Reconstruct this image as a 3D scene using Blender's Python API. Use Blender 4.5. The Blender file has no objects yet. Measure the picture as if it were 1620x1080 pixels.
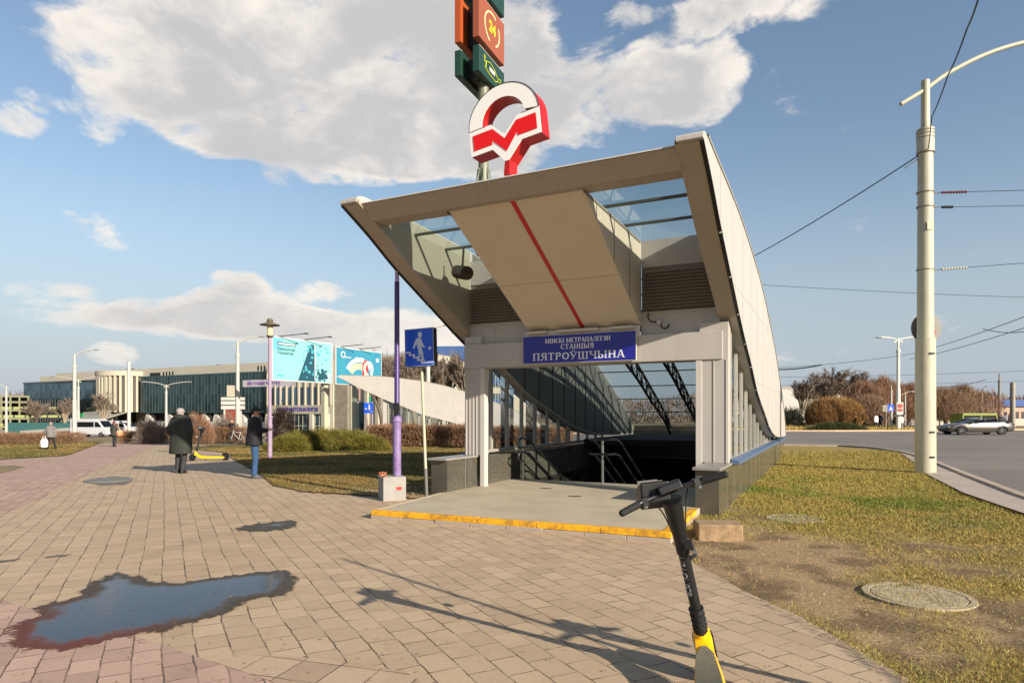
import bpy, bmesh, math, random
import numpy as np
from mathutils import Vector, Matrix, Euler
random.seed(7); np.random.seed(7)
R = math.radians
scene = bpy.context.scene
col = scene.collection

# ------------------------------------------------------------------ camera, world, sun, exposure
F = 1020.0; HOR = 656.0; CAMZ = 1.55
cd = bpy.data.cameras.new('camera'); cam = bpy.data.objects.new('camera', cd); col.objects.link(cam)
cd.sensor_width = 36; cd.lens = F / 1620 * 36; cd.shift_y = (HOR - 540) / 1620
cd.clip_start = 0.05; cd.clip_end = 6000
cam.location = (0, 0, CAMZ); cam.rotation_euler = (R(90), 0, 0)
scene.camera = cam
scene.view_settings.view_transform = 'Standard'; scene.view_settings.look = 'None'
scene.view_settings.gamma = 1; scene.view_settings.use_curve_mapping = False
scene.view_settings.exposure = 0.92
SUN_DIR = Vector((0.692, -0.722, 0)).normalized()      # towards the sun, on the ground
SUN_EL = R(21.5)
sl = bpy.data.lights.new('sun', 'SUN'); sl.energy = 4.8; sl.angle = R(0.5); sl.color = (1.0, 0.90, 0.77)
so = bpy.data.objects.new('sun', sl); col.objects.link(so)
sv = Vector((SUN_DIR.x * math.cos(SUN_EL), SUN_DIR.y * math.cos(SUN_EL), math.sin(SUN_EL)))
so.rotation_euler = sv.to_track_quat('Z', 'Y').to_euler(); so.location = (20, -20, 30)

def lin(h):
    if isinstance(h, (tuple, list)): return tuple(h)[:3] + (1,)
    c = [int(h[i:i+2], 16) / 255 for i in (0, 2, 4)]
    return tuple((x / 12.92 if x <= 0.04045 else ((x + 0.055) / 1.055) ** 2.4) for x in c) + (1,)

class NT:
    def __init__(s, nt): s.nt = nt; s.x = 0
    def n(s, t, **kw):
        o = s.nt.nodes.new(t); s.x += 40; o.location = (s.x, 0)
        for k, v in kw.items():
            if k[0] == 'i' and k[1:].isdigit(): o.inputs[int(k[1:])].default_value = v
            else: setattr(o, k, v)
        return o
    def l(s, a, b): s.nt.links.new(a, b)
    def put(s, sock, v):
        if v is None: return
        if hasattr(v, 'links') or isinstance(v, bpy.types.NodeSocket): s.l(v, sock)
        else: sock.default_value = v
    def m(s, op, a, b=None, c=None, clamp=False):
        o = s.n('ShaderNodeMath', operation=op, use_clamp=clamp)
        s.put(o.inputs[0], a); s.put(o.inputs[1], b); s.put(o.inputs[2], c)
        return o.outputs[0]
    def vm(s, op, a, b=None):
        o = s.n('ShaderNodeVectorMath', operation=op); s.put(o.inputs[0], a); s.put(o.inputs[1], b)
        return o.outputs[1] if op in ('DOT_PRODUCT', 'LENGTH') else o.outputs[0]
    def mix(s, f, a, b, blend='MIX'):
        o = s.n('ShaderNodeMix', data_type='RGBA', blend_type=blend)
        s.put(o.inputs[0], f); s.put(o.inputs[6], a); s.put(o.inputs[7], b)
        return o.outputs[2]
    def ss(s, v, a, b, lo=0.0, hi=1.0):
        o = s.n('ShaderNodeMapRange', interpolation_type='SMOOTHSTEP'); s.put(o.inputs[0], v)
        o.inputs[1].default_value = a; o.inputs[2].default_value = b; o.inputs[3].default_value = lo; o.inputs[4].default_value = hi
        return o.outputs[0]
    def noise(s, vec, scale, detail=4, rough=0.55, dist=0.0):
        o = s.n('ShaderNodeTexNoise'); s.put(o.inputs['Vector'], vec)
        o.inputs['Scale'].default_value = scale; o.inputs['Detail'].default_value = detail
        o.inputs['Roughness'].default_value = rough; o.inputs['Distortion'].default_value = dist
        return o.outputs[0]
    def comb(s, x, y, z=0.0):
        o = s.n('ShaderNodeCombineXYZ'); s.put(o.inputs[0], x); s.put(o.inputs[1], y); s.put(o.inputs[2], z); return o.outputs[0]
    def sep(s, v):
        o = s.n('ShaderNodeSeparateXYZ'); s.l(v, o.inputs[0]); return o.outputs

world = bpy.data.worlds.new('World'); scene.world = world; world.use_nodes = True
wn = NT(world.node_tree); world.node_tree.nodes.clear()
wout = wn.n('ShaderNodeOutputWorld'); bg = wn.n('ShaderNodeBackground'); wn.l(bg.outputs[0], wout.inputs[0])
sky = wn.n('ShaderNodeTexSky', sky_type='NISHITA'); sky.sun_disc = False
sky.sun_elevation = SUN_EL; sky.sun_rotation = math.atan2(SUN_DIR.x, SUN_DIR.y)
sky.air_density = 1.3; sky.dust_density = 1.0; sky.ozone_density = 1.2; sky.altitude = 200
tc = wn.n('ShaderNodeTexCoord'); dv = tc.outputs['Generated']
sx, sy_, sz = wn.sep(dv)
az = wn.m('ARCTAN2', sx, sy_)
hyp = wn.m('SQRT', wn.m('ADD', wn.m('MULTIPLY', sx, sx), wn.m('MULTIPLY', sy_, sy_)))
el = wn.m('ARCTAN2', sz, hyp)
ae = wn.comb(az, el, 0.0)
def azel(px, py):
    a = math.atan((px - 810) / F); e = math.atan((HOR - py) / F * math.cos(a)); return a, e
CLOUDS = [(200,85,190,105,1),(400,120,300,150,1.2),(620,130,280,170,1.2),(520,225,270,75,1),(300,205,150,50,.8),(770,150,150,150,1),
          (930,150,190,95,1),(1070,130,120,95,1),(1000,20,60,30,.5),(480,-40,420,120,1),(1200,-5,200,60,.8),(1320,10,90,34,.7),(1060,35,160,40,.55),(800,20,110,110,.9),
          (700,255,190,42,.9),(430,290,40,30,.6),(30,190,75,34,.8),(75,160,60,24,.7),(150,180,60,60,.6),
          (70,457,115,30,1.15),(120,500,150,26,.9),(290,503,170,36,.95),(400,485,120,40,1.1),(385,446,60,24,.9),(520,460,62,26,1.0),(600,522,210,42,1.3),(420,512,170,34,1.4),(185,558,60,24,.55),
          (640,540,200,26,.6),(1560,512,190,34,.42),(1330,560,300,22,.3),
          (-300,100,220,130,1),(-200,420,200,50,.8),(2000,80,260,80,.7),(1900,420,200,40,.7),(800,-350,600,160,1),(-500,-200,400,160,.9),(1500,-500,500,160,.8)]
fld = None
for (cx, cy, rx, ry, w) in CLOUDS:
    a, e = azel(cx, cy); ca = math.cos(a)
    ra = rx / F * ca * ca; re = ry / F * ca * math.cos(e) ** 2
    d = wn.vm('MULTIPLY', wn.vm('SUBTRACT', ae, (a, e, 0)), (1 / ra, 1 / re, 0))
    q = wn.m('MULTIPLY', wn.m('SUBTRACT', 1.0, wn.vm('DOT_PRODUCT', d, d), clamp=True), w)
    fld = q if fld is None else wn.m('ADD', fld, q)
nv = wn.vm('MULTIPLY', ae, (1, 1.7, 1))
n1 = wn.noise(nv, 4.2, 10, 0.62, 0.5); n2 = wn.noise(nv, 15.0, 8, 0.6, 0.3)
dens = wn.m('ADD', wn.m('MULTIPLY', wn.m('MINIMUM', fld, 1.1), 0.9), wn.m('MULTIPLY', wn.m('SUBTRACT', n1, 0.5), 3.3))
dens = wn.m('ADD', dens, wn.m('MULTIPLY', wn.m('SUBTRACT', n2, 0.5), 1.4))
dens = wn.m('SUBTRACT', dens, wn.ss(fld, 0.0, 0.22, 0.22, 0.0))
cmask = wn.ss(dens, 0.20, 0.82)
n3 = wn.noise(nv, 1.9, 4, 0.5, 0.2)
shade = wn.m('ADD', wn.m('MULTIPLY', wn.m('SUBTRACT', n3, 0.5), 1.6), wn.m('MULTIPLY', dens, 0.62))
nshift = wn.noise(wn.vm('ADD', nv, (0.04, 0.05, 0)), 4.2, 8, 0.62, 0.5)
relief = wn.m('MULTIPLY', wn.m('SUBTRACT', n1, nshift), -1.6)
shade = wn.m('MULTIPLY', wn.m('ADD', shade, relief), wn.ss(el, 0.08, 0.34, 0.62, 1.0))
ccol = wn.mix(wn.ss(shade, 0.10, 0.80), (6.3, 5.85, 5.25, 1), (3.8, 3.74, 3.76, 1))
skyc = wn.mix(1.0, sky.outputs[0], (0.88, 0.88, 0.92, 1), 'MULTIPLY')
hz = wn.ss(el, 0.0, 0.36, 0.9, 0.0)
skyc = wn.mix(hz, skyc, (2.75, 3.2, 3.85, 1))
fin = wn.mix(wn.m('MULTIPLY', cmask, 0.96), skyc, ccol)
wn.l(fin, bg.inputs[0]); bg.inputs[1].default_value = 0.085

# ------------------------------------------------------------------ helpers
def gz(x, y):
    return -0.018 * min(max(0.0, -0.8 * x + 0.6 * y - 18.0), 115.0)
def P(px, py, Y): return Vector(((px - 810) / F * Y, Y, CAMZ - (py - HOR) / F * Y))
def G(px, py):
    r = (px - 810) / F; Y = CAMZ * F / max(py - HOR, 1)
    for _ in range(60): Y = (CAMZ - gz(r * Y, Y)) * F / max(py - HOR, 1) * 0.5 + Y * 0.5
    return Vector((r * Y, Y, gz(r * Y, Y)))
def at(px, Y):
    x = (px - 810) / F * Y; return Vector((x, Y, gz(x, Y)))

MATS = {}
def mat(name, color, rough=0.6, metal=0.0, var=0.0, vs=3.0, bump=0.0, bs=40.0, color2=None, spec=0.5, coat=0.0):
    if name in MATS: return MATS[name]
    m = bpy.data.materials.new(name); m.use_nodes = True; nt = NT(m.node_tree)
    b = m.node_tree.nodes['Principled BSDF']
    b.inputs['Roughness'].default_value = rough; b.inputs['Metallic'].default_value = metal
    b.inputs['Specular IOR Level'].default_value = spec; b.inputs['Coat Weight'].default_value = coat
    c = lin(color); b.inputs['Base Color'].default_value = c
    if var or color2 or bump:
        t = nt.n('ShaderNodeTexCoord').outputs['Object']
    if var or color2:
        n = nt.noise(t, vs, 6, 0.6)
        c2 = lin(color2) if color2 else tuple(x * (1 - var) for x in c[:3]) + (1,)
        nt.l(nt.mix(nt.ss(n, 0.35, 0.68), c, c2), b.inputs['Base Color'])
    if bump:
        bn = nt.n('ShaderNodeBump'); bn.inputs['Strength'].default_value = bump; bn.inputs['Distance'].default_value = 0.01
        nt.l(nt.noise(t, bs, 4), bn.inputs['Height']); nt.l(bn.outputs[0], b.inputs['Normal'])
    MATS[name] = m; return m
def glass_mat(name, tint=(0.8, 0.86, 0.88), refl=0.25, rough=0.02, cap=0.9):
    if name in MATS: return MATS[name]
    m = bpy.data.materials.new(name); m.use_nodes = True; nt = NT(m.node_tree); m.node_tree.nodes.clear()
    out = nt.n('ShaderNodeOutputMaterial'); mx = nt.n('ShaderNodeMixShader')
    tr = nt.n('ShaderNodeBsdfTransparent'); tr.inputs[0].default_value = tint + (1,)
    gl = nt.n('ShaderNodeBsdfGlossy'); gl.inputs['Roughness'].default_value = rough; gl.inputs[0].default_value = (0.9, 0.95, 1, 1)
    lw = nt.n('ShaderNodeLayerWeight'); lw.inputs[0].default_value = refl
    nt.l(nt.m('MINIMUM', nt.m('ADD', lw.outputs[0], 0.04), cap), mx.inputs[0])
    nt.l(tr.outputs[0], mx.inputs[1]); nt.l(gl.outputs[0], mx.inputs[2]); nt.l(mx.outputs[0], out.inputs[0])
    MATS[name] = m; return m

def tag(o, label=None, cat=None, group=None, kind=None):
    if label: o['label'] = label
    if cat: o['category'] = cat
    if group: o['group'] = group
    if kind: o['kind'] = kind
    return o
def empty(name, loc, rz=0, label=None, cat=None, group=None):
    o = bpy.data.objects.new(name, None); col.objects.link(o); o.location = loc; o.rotation_euler = (0, 0, rz)
    o.empty_display_size = 0.2
    return tag(o, label, cat, group)

class MB:
    def __init__(s): s.v = []; s.f = []; s.mi = []; s.T = Matrix.Identity(4); s.cur = 0
    def add(s, vs, fs):
        b = len(s.v)
        for p in vs: s.v.append(tuple(s.T @ Vector(p)))
        for f in fs: s.f.append(tuple(b + i for i in f)); s.mi.append(s.cur)
        return s
    def b2(s, x0, x1, y0, y1, z0, z1):
        v = [(x, y, z) for x in (x0, x1) for y in (y0, y1) for z in (z0, z1)]
        return s.add(v, [(0,1,3,2),(4,6,7,5),(0,4,5,1),(2,3,7,6),(0,2,6,4),(1,5,7,3)])
    def box(s, c, d, rot=(0, 0, 0)):
        M = Matrix.Translation(c) @ Euler(rot).to_matrix().to_4x4(); T = s.T; s.T = T @ M
        s.b2(-d[0]/2, d[0]/2, -d[1]/2, d[1]/2, -d[2]/2, d[2]/2); s.T = T; return s
    def prism(s, poly, axis, a, b):
        n = len(poly)
        def mk(u, v, w): return {'x': (w, u, v), 'y': (u, w, v), 'z': (u, v, w)}[axis]
        vs = [mk(u, v, a) for u, v in poly] + [mk(u, v, b) for u, v in poly]
        fs = [tuple(range(n))[::-1], tuple(range(n, 2 * n))] + [(i, (i + 1) % n, n + (i + 1) % n, n + i) for i in range(n)]
        return s.add(vs, fs)
    def loft(s, secs, n=12, cap=True, sup=2.0):
        # secs: (center, rx, ry) horizontal ellipses
        vs = []; fs = []
        for c, rx, ry in secs:
            for i in range(n):
                a = 2 * math.pi * i / n; ca, sa = math.cos(a), math.sin(a)
                k = (abs(ca) ** sup + abs(sa) ** sup) ** (-1 / sup)
                vs.append((c[0] + rx * ca * k, c[1] + ry * sa * k, c[2]))
        for j in range(len(secs) - 1):
            for i in range(n): fs.append((j*n+i, j*n+(i+1) % n, (j+1)*n+(i+1) % n, (j+1)*n+i))
        if cap: fs.append(tuple(range(n))[::-1]); fs.append(tuple(range((len(secs)-1)*n, len(secs)*n)))
        return s.add(vs, fs)
    def tube(s, pts, r, n=8, cap=True, r2=None):
        pts = [Vector(p) for p in pts]; m = len(pts)
        rs = r if isinstance(r, (list, tuple)) else [r] * m
        vs = []; fs = []; up = None
        for i, p in enumerate(pts):
            d = (pts[min(i+1, m-1)] - pts[max(i-1, 0)]).normalized()
            if up is None: up = Vector((0, 0, 1)) if abs(d.z) < 0.9 else Vector((1, 0, 0))
            a = d.cross(up).normalized(); b = a.cross(d).normalized(); up = b
            for k in range(n):
                t = 2 * math.pi * k / n; vs.append(p + (a * math.cos(t) + b * math.sin(t)) * rs[i])
        for j in range(m - 1):
            for k in range(n): fs.append((j*n+k, j*n+(k+1) % n, (j+1)*n+(k+1) % n, (j+1)*n+k))
        if cap: fs.append(tuple(range(n))); fs.append(tuple(range((m-1)*n, m*n))[::-1])
        return s.add(vs, fs)
    def ell(s, c, r, n=12, m=8, rot=(0, 0, 0)):
        if not isinstance(r, (tuple, list)): r = (r, r, r)
        T = s.T; s.T = T @ Matrix.Translation(c) @ Euler(rot).to_matrix().to_4x4()
        vs = [(0, 0, -r[2])]; fs = []
        for j in range(1, m):
            t = math.pi * j / m - math.pi / 2
            for i in range(n):
                a = 2 * math.pi * i / n; vs.append((r[0]*math.cos(t)*math.cos(a), r[1]*math.cos(t)*math.sin(a), r[2]*math.sin(t)))
        vs.append((0, 0, r[2])); L = len(vs) - 1
        for i in range(n):
            fs.append((0, 1+(i+1) % n, 1+i)); fs.append((L, L-n+i, L-n+(i+1) % n))
        for j in range(m - 2):
            for i in range(n): fs.append((1+j*n+i, 1+j*n+(i+1) % n, 1+(j+1)*n+(i+1) % n, 1+(j+1)*n+i))
        s.add(vs, fs); s.T = T; return s
    def cap2(s, p0, p1, r0, r1, n=12):
        s.tube([p0, p1], [r0, r1], n); s.ell(p0, r0, n, 8); s.ell(p1, r1, n, 8); return s
    def build(s, name, mats, parent=None, smooth=False, bevel=0.0, fix=True):
        me = bpy.data.meshes.new(name); me.from_pydata(s.v, [], s.f)
        if not isinstance(mats, (list, tuple)): mats = [mats]
        for m in mats: me.materials.append(m)
        if len(mats) > 1: me.polygons.foreach_set('material_index', s.mi)
        if fix:
            bm = bmesh.new(); bm.from_mesh(me); bmesh.ops.recalc_face_normals(bm, faces=bm.faces); bm.to_mesh(me); bm.free()
        if smooth: me.polygons.foreach_set('use_smooth', [True] * len(me.polygons)); me.set_sharp_from_angle(angle=R(40))
        me.update()
        o = bpy.data.objects.new(name, me); col.objects.link(o)
        if parent: o.parent = parent
        if bevel:
            b = o.modifiers.new('bevel', 'BEVEL'); b.width = bevel; b.segments = 2; b.limit_method = 'ANGLE'; b.angle_limit = R(50)
        return o

def remesh(mb, name, mats, parent=None, voxel=0.01, smooth_it=3):
    o = mb.build(name, mats, parent, fix=False)
    r = o.modifiers.new('r', 'REMESH'); r.mode = 'VOXEL'; r.voxel_size = voxel; r.use_smooth_shade = True
    sm = o.modifiers.new('s', 'SMOOTH'); sm.iterations = smooth_it; sm.factor = 0.5
    dg = bpy.context.evaluated_depsgraph_get(); dg.update()
    me = bpy.data.meshes.new_from_object(o.evaluated_get(dg))
    old = o.data; o.modifiers.clear(); o.data = me; bpy.data.meshes.remove(old)
    me.name = name
    return o

def np_mesh(name, V, k, m, parent=None, colors=None, smooth=False):
    """V: (n*k,3) vertices, every k consecutive ones a face"""
    V = np.asarray(V, dtype=np.float32); n = len(V) // k
    me = bpy.data.meshes.new(name); me.vertices.add(len(V)); me.vertices.foreach_set('co', V.ravel())
    me.loops.add(n * k); me.loops.foreach_set('vertex_index', np.arange(n * k, dtype=np.int32))
    me.polygons.add(n); me.polygons.foreach_set('loop_start', np.arange(0, n * k, k, dtype=np.int32))
    if colors is not None:
        ca = me.color_attributes.new('tint', 'FLOAT_COLOR', 'POINT'); ca.data.foreach_set('color', np.asarray(colors, dtype=np.float32).ravel())
    me.materials.append(m); me.update(calc_edges=True)
    o = bpy.data.objects.new(name, me); col.objects.link(o)
    if parent: o.parent = parent
    return o

def text_mesh(body, size, extrude=0.004, bold=0.0, align='CENTER'):
    cu = bpy.data.curves.new('t', 'FONT'); cu.body = body; cu.size = size; cu.extrude = extrude; cu.offset = bold
    cu.align_x = align; cu.align_y = 'CENTER'; cu.resolution_u = 3
    o = bpy.data.objects.new('t', cu); col.objects.link(o)
    dg = bpy.context.evaluated_depsgraph_get(); dg.update()
    me = bpy.data.meshes.new_from_object(o.evaluated_get(dg)); bpy.data.objects.remove(o); return me
def text_part(name, body, size, m, parent, M, extrude=0.004, bold=0.0, align='CENTER'):
    me = text_mesh(body, size, extrude, bold, align); me.transform(M); me.name = name; me.materials.clear(); me.materials.append(m)
    o = bpy.data.objects.new(name, me); col.objects.link(o); o.parent = parent; return o

def copy_tree(o, parent=None, skip=()):
    c = o.copy(); col.objects.link(c); c.parent = parent
    for ch in list(o.children):
        if ch.name.split('.')[0] not in skip: copy_tree(ch, c, skip)
    return c
def catmull(pts, k=6):
    out = []; n = len(pts)
    for i in range(n - 1):
        p0 = pts[max(i-1, 0)]; p1 = pts[i]; p2 = pts[i+1]; p3 = pts[min(i+2, n-1)]
        for j in range(k):
            t = j / k
            out.append(tuple(0.5 * ((2*b) + (-a + c) * t + (2*a - 5*b + 4*c - d) * t*t + (-a + 3*b - 3*c + d) * t**3) for a, b, c, d in zip(p0, p1, p2, p3)))
    out.append(tuple(pts[-1])); return out
def interp(pts, x):
    return float(np.interp(x, [p[0] for p in pts], [p[1] for p in pts]))

# value noise
_g = np.random.RandomState(3).rand(256, 256)
def vnoise(x, y):
    xi = np.floor(x).astype(int); yi = np.floor(y).astype(int); fx = x - xi; fy = y - yi
    fx = fx*fx*(3-2*fx); fy = fy*fy*(3-2*fy); g = lambda a, b: _g[a % 256, b % 256]
    return (g(xi, yi)*(1-fx)+g(xi+1, yi)*fx)*(1-fy)+(g(xi, yi+1)*(1-fx)+g(xi+1, yi+1)*fx)*fy
def fbm(x, y, o=4):
    s = 0; a = 0.5
    for i in range(o): s = s + a * vnoise(x * 2**i + 17*i, y * 2**i + 9*i); a *= 0.5
    return s / (1 - 0.5**o)
def pip(X, Y, poly):
    ins = np.zeros(X.shape, bool); n = len(poly)
    for i in range(n):
        x1, y1 = poly[i][0], poly[i][1]; x2, y2 = poly[(i+1) % n][0], poly[(i+1) % n][1]
        c = ((y1 > Y) != (y2 > Y)) & (X < (x2-x1)*(Y-y1)/((y2-y1) if y2 != y1 else 1e-9)+x1); ins ^= c
    return ins

def sheet(name, poly, dz, m, thick=0.0, hole=None, kind='structure'):
    """a ground-hugging sheet; cut along the two creases of the terrain so that all sheets fit each other"""
    bm = bmesh.new(); vs = [bm.verts.new((p[0], p[1], 0)) for p in poly]; bm.faces.new(vs)
    for d in (18.0, 133.0):
        n = Vector((-0.8, 0.6, 0)); bmesh.ops.bisect_plane(bm, geom=bm.verts[:] + bm.edges[:] + bm.faces[:], plane_co=n * d, plane_no=n)
    if hole:
        o, ax, ay, x0, x1, y0, y1 = hole
        for co, no in ((o + ax*x0, ax), (o + ax*x1, ax), (o + ay*y0, ay), (o + ay*y1, ay)):
            bmesh.ops.bisect_plane(bm, geom=bm.verts[:] + bm.edges[:] + bm.faces[:], plane_co=co, plane_no=no)
        kill = []
        for f in bm.faces:
            c = f.calc_center_median() - o
            if x0 < c.dot(ax) < x1 and y0 < c.dot(ay) < y1: kill.append(f)
        bmesh.ops.delete(bm, geom=kill, context='FACES')
    bmesh.ops.triangulate(bm, faces=bm.faces)
    for v in bm.verts: v.co.z = gz(v.co.x, v.co.y) + dz
    bmesh.ops.recalc_face_normals(bm, faces=bm.faces)
    if bm.faces and sum(f.normal.z for f in bm.faces) < 0: bmesh.ops.reverse_faces(bm, faces=bm.faces)
    if thick:
        r = bmesh.ops.extrude_face_region(bm, geom=bm.faces[:])
        for g in r['geom']:
            if isinstance(g, bmesh.types.BMVert): g.co.z += thick
        bmesh.ops.recalc_face_normals(bm, faces=bm.faces)
    me = bpy.data.meshes.new(name); bm.to_mesh(me); bm.free(); me.materials.append(m)
    o = bpy.data.objects.new(name, me); col.objects.link(o); tag(o, kind=kind); return o

# station frame: sx to the right along the portal, depth away from it
TH = R(26.3)
U = Vector((math.sin(TH), math.cos(TH), 0)); W = Vector((math.cos(TH), -math.sin(TH), 0))
SO = W * -4.13 + U * 8.0
def L(x, y, z=0.0): return SO + W * x + U * y + Vector((0, 0, z))

# ------------------------------------------------------------------ materials
M_panel = mat('metal_cladding', 'aba59d', 0.45, 0.0, 0.06, 1.2, 0.04, 12)
M_fascia = mat('fascia_metal', '9c9184', 0.5, 0.0, 0.06, 1.5)
M_soffit = mat('soffit_board', 'c8bba6', 0.55, 0.0, 0.05, 0.9)
M_frame = mat('window_frame_metal', '8f8a7e', 0.45)
M_dark = mat('dark_metal', '15171a', 0.45, 0.3)
M_black = mat('black_plastic', '0d0d0f', 0.42)
M_rubber = mat('rubber', '0b0b0b', 0.8)
M_steel = mat('brushed_steel', '9a9a98', 0.3, 0.9)
M_red = mat('sign_red', 'a81410', 0.4, 0, 0.05, 2)
M_white = mat('painted_white', 'b8b3a9', 0.45, 0, 0.04, 2)
M_navy = mat('navy_sign', '1d1d86', 0.25)
M_blue = mat('road_sign_blue', '124ac0', 0.3)
M_bluecap = mat('blue_flashing', '536783', 0.4, 0.2)
M_conc = mat('concrete', 'a59c8c', 0.85, 0, 0.18, 6, 0.4, 60)
M_slab = mat('slab_granite', 'ada088', 0.7, 0, 0.16, 1.6, 0.15, 80)
M_louv = mat('louvre_grey', '7a7365', 0.5)
M_glass = glass_mat('clear_glass')
M_roofglass = glass_mat('roof_glass', (0.66, 0.74, 0.74), 0.2, cap=0.22)
M_pole = mat('pole_cream_paint', 'aca790', 0.55, 0, 0.10, 3.5, 0.1, 30)
M_purple = mat('pole_lilac_paint', '8f78a8', 0.5, 0, 0, 3, color2='6f5690')
M_violet = mat('pole_violet_paint', '3f2a66', 0.45)
M_lampw = mat('street_lamp_white', 'aaa79c', 0.5)
M_yellow = mat('scooter_yellow', 'f5b400', 0.35, coat=0.3)

def granite_mat():
    m = bpy.data.materials.new('polished_granite'); m.use_nodes = True; nt = NT(m.node_tree); b = m.node_tree.nodes['Principled BSDF']
    t = nt.n('ShaderNodeTexCoord').outputs['Object']
    a = nt.mix(nt.ss(nt.noise(t, 90, 3), 0.4, 0.62), lin('36352e'), lin('625d50'))
    a = nt.mix(nt.ss(nt.noise(t, 1.7, 5), 0.4, 0.7), a, lin('43403a'))
    nt.l(a, b.inputs['Base Color']); b.inputs['Roughness'].default_value = 0.16
    nt.l(nt.ss(nt.noise(t, 5, 5), 0.3, 0.7, 0.1, 0.3), b.inputs['Roughness']); return m
M_granite = granite_mat()
def weather(m, amt=0.14):
    # faint vertical run marks and grime, part of the old cladding
    nt = NT(m.node_tree); b = m.node_tree.nodes['Principled BSDF']; src = b.inputs['Base Color'].links[0].from_socket
    t = nt.n('ShaderNodeTexCoord').outputs['Object']; v = nt.vm('MULTIPLY', t, (7, 7, 0.5))
    s = nt.ss(nt.noise(v, 1.6, 6, 0.7), 0.48, 0.72, 0, 1); g = nt.ss(nt.noise(t, 0.7, 5, 0.7), 0.4, 0.7, 0.3, 1)
    nt.l(nt.mix(nt.m('MULTIPLY', s, g), src, nt.mix(1.0, src, (1 - amt, 1 - amt * 1.15, 1 - amt * 1.4, 1), 'MULTIPLY')), b.inputs['Base Color'])
weather(M_panel, 0.16); weather(M_fascia, 0.2); weather(M_soffit, 0.14); weather(M_pole, 0.22)

def paver_mat(name, c1, c2, mort, ang, w, h, off=0.5):
    m = bpy.data.materials.new(name); m.use_nodes = True; nt = NT(m.node_tree); b = m.node_tree.nodes['Principled BSDF']
    pos = nt.n('ShaderNodeNewGeometry').outputs['Position']
    ds = nt.n('ShaderNodeTexNoise'); ds.inputs['Scale'].default_value = 0.5; ds.inputs['Detail'].default_value = 2; nt.l(pos, ds.inputs['Vector'])
    ds2 = nt.n('ShaderNodeTexNoise'); ds2.inputs['Scale'].default_value = 9; ds2.inputs['Detail'].default_value = 3; nt.l(pos, ds2.inputs['Vector'])
    o1 = nt.vm('MULTIPLY', nt.vm('SUBTRACT', ds.outputs[1], (0.5, 0.5, 0.5)), (0.10, 0.10, 0))
    o2 = nt.vm('MULTIPLY', nt.vm('SUBTRACT', ds2.outputs[1], (0.5, 0.5, 0.5)), (0.022, 0.022, 0))
    p2 = nt.vm('ADD', nt.vm('ADD', pos, o1), o2)
    mp = nt.n('ShaderNodeMapping'); mp.vector_type = 'TEXTURE'; mp.inputs['Rotation'].default_value = (0, 0, ang); nt.l(p2, mp.inputs[0])
    br = nt.n('ShaderNodeTexBrick'); br.offset = off; br.inputs['Scale'].default_value = 1.0
    br.inputs['Brick Width'].default_value = w; br.inputs['Row Height'].default_value = h
    br.inputs['Mortar Size'].default_value = 0.006; br.inputs['Mortar Smooth'].default_value = 0.25; br.inputs['Bias'].default_value = -0.1
    br.inputs['Color1'].default_value = lin(c1); br.inputs['Color2'].default_value = lin(c2); br.inputs['Mortar'].default_value = lin(mort)
    nt.l(mp.outputs[0], br.inputs['Vector'])
    big = nt.noise(pos, 0.35, 6, 0.65); med = nt.noise(pos, 2.2, 6, 0.65); fine = nt.noise(pos, 45, 4, 0.7)
    c = nt.mix(nt.ss(big, 0.36, 0.68, 0, 0.5), br.outputs[0], nt.mix(1.0, br.outputs[0], (0.84, 0.80, 0.74, 1), 'MULTIPLY'))
    c = nt.mix(nt.ss(med, 0.45, 0.75, 0, 0.6), c, nt.mix(1.0, c, (0.80, 0.79, 0.77, 1), 'MULTIPLY'))
    c = nt.mix(nt.ss(fine, 0.3, 0.8, 0, 0.5), c, nt.mix(1.0, c, (0.74, 0.73, 0.72, 1), 'MULTIPLY'))
    # sand in the joints fades them in patches
    jn = nt.noise(pos, 2.6, 5, 0.7); 
    joint = nt.m('MULTIPLY', br.outputs[1], nt.ss(jn, 0.40, 0.58, 0.0, 1.0))
    c = nt.mix(nt.m('MULTIPLY', nt.m('SUBTRACT', br.outputs[1], joint), 0.75), c, lin(c2))
    nt.l(c, b.inputs['Base Color']); b.inputs['Roughness'].default_value = 0.85
    bn = nt.n('ShaderNodeBump'); bn.inputs['Strength'].default_value = 0.4; bn.inputs['Distance'].default_value = 0.012
    hgt = nt.m('ADD', nt.m('MULTIPLY', br.outputs[1], -1.0), nt.m('MULTIPLY', fine, 0.25)); nt.l(hgt, bn.inputs['Height']); nt.l(bn.outputs[0], b.inputs['Normal'])
    return m
PA = math.atan2(0.88, -0.475)
M_pave = paver_mat('concrete_pavers', 'b49d80', 'a58f75', '524332', PA, 0.27, 0.2)
M_pink = paver_mat('pink_concrete_pavers', 'b59684', '9c8070', '5c4a3e', PA, 0.25, 0.17)
M_diag = paver_mat('diagonal_concrete_pavers', 'b39b81', '9c846c', '5c4b38', PA + R(45), 0.27, 0.27, 0.0)
M_asph = mat('asphalt', '645e56', 0.85, 0, 0, 0.22, 0.3, 60, color2='756c61')
M_kerb = mat('kerb_stone', 'a39484', 0.85, 0, 0.15, 3, 0.3, 40)
M_soil = mat('dry_grass_ground', '6d5f3c', 0.95, 0, 0, 0.35, 0.5, 20, color2='7d6b45')
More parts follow.
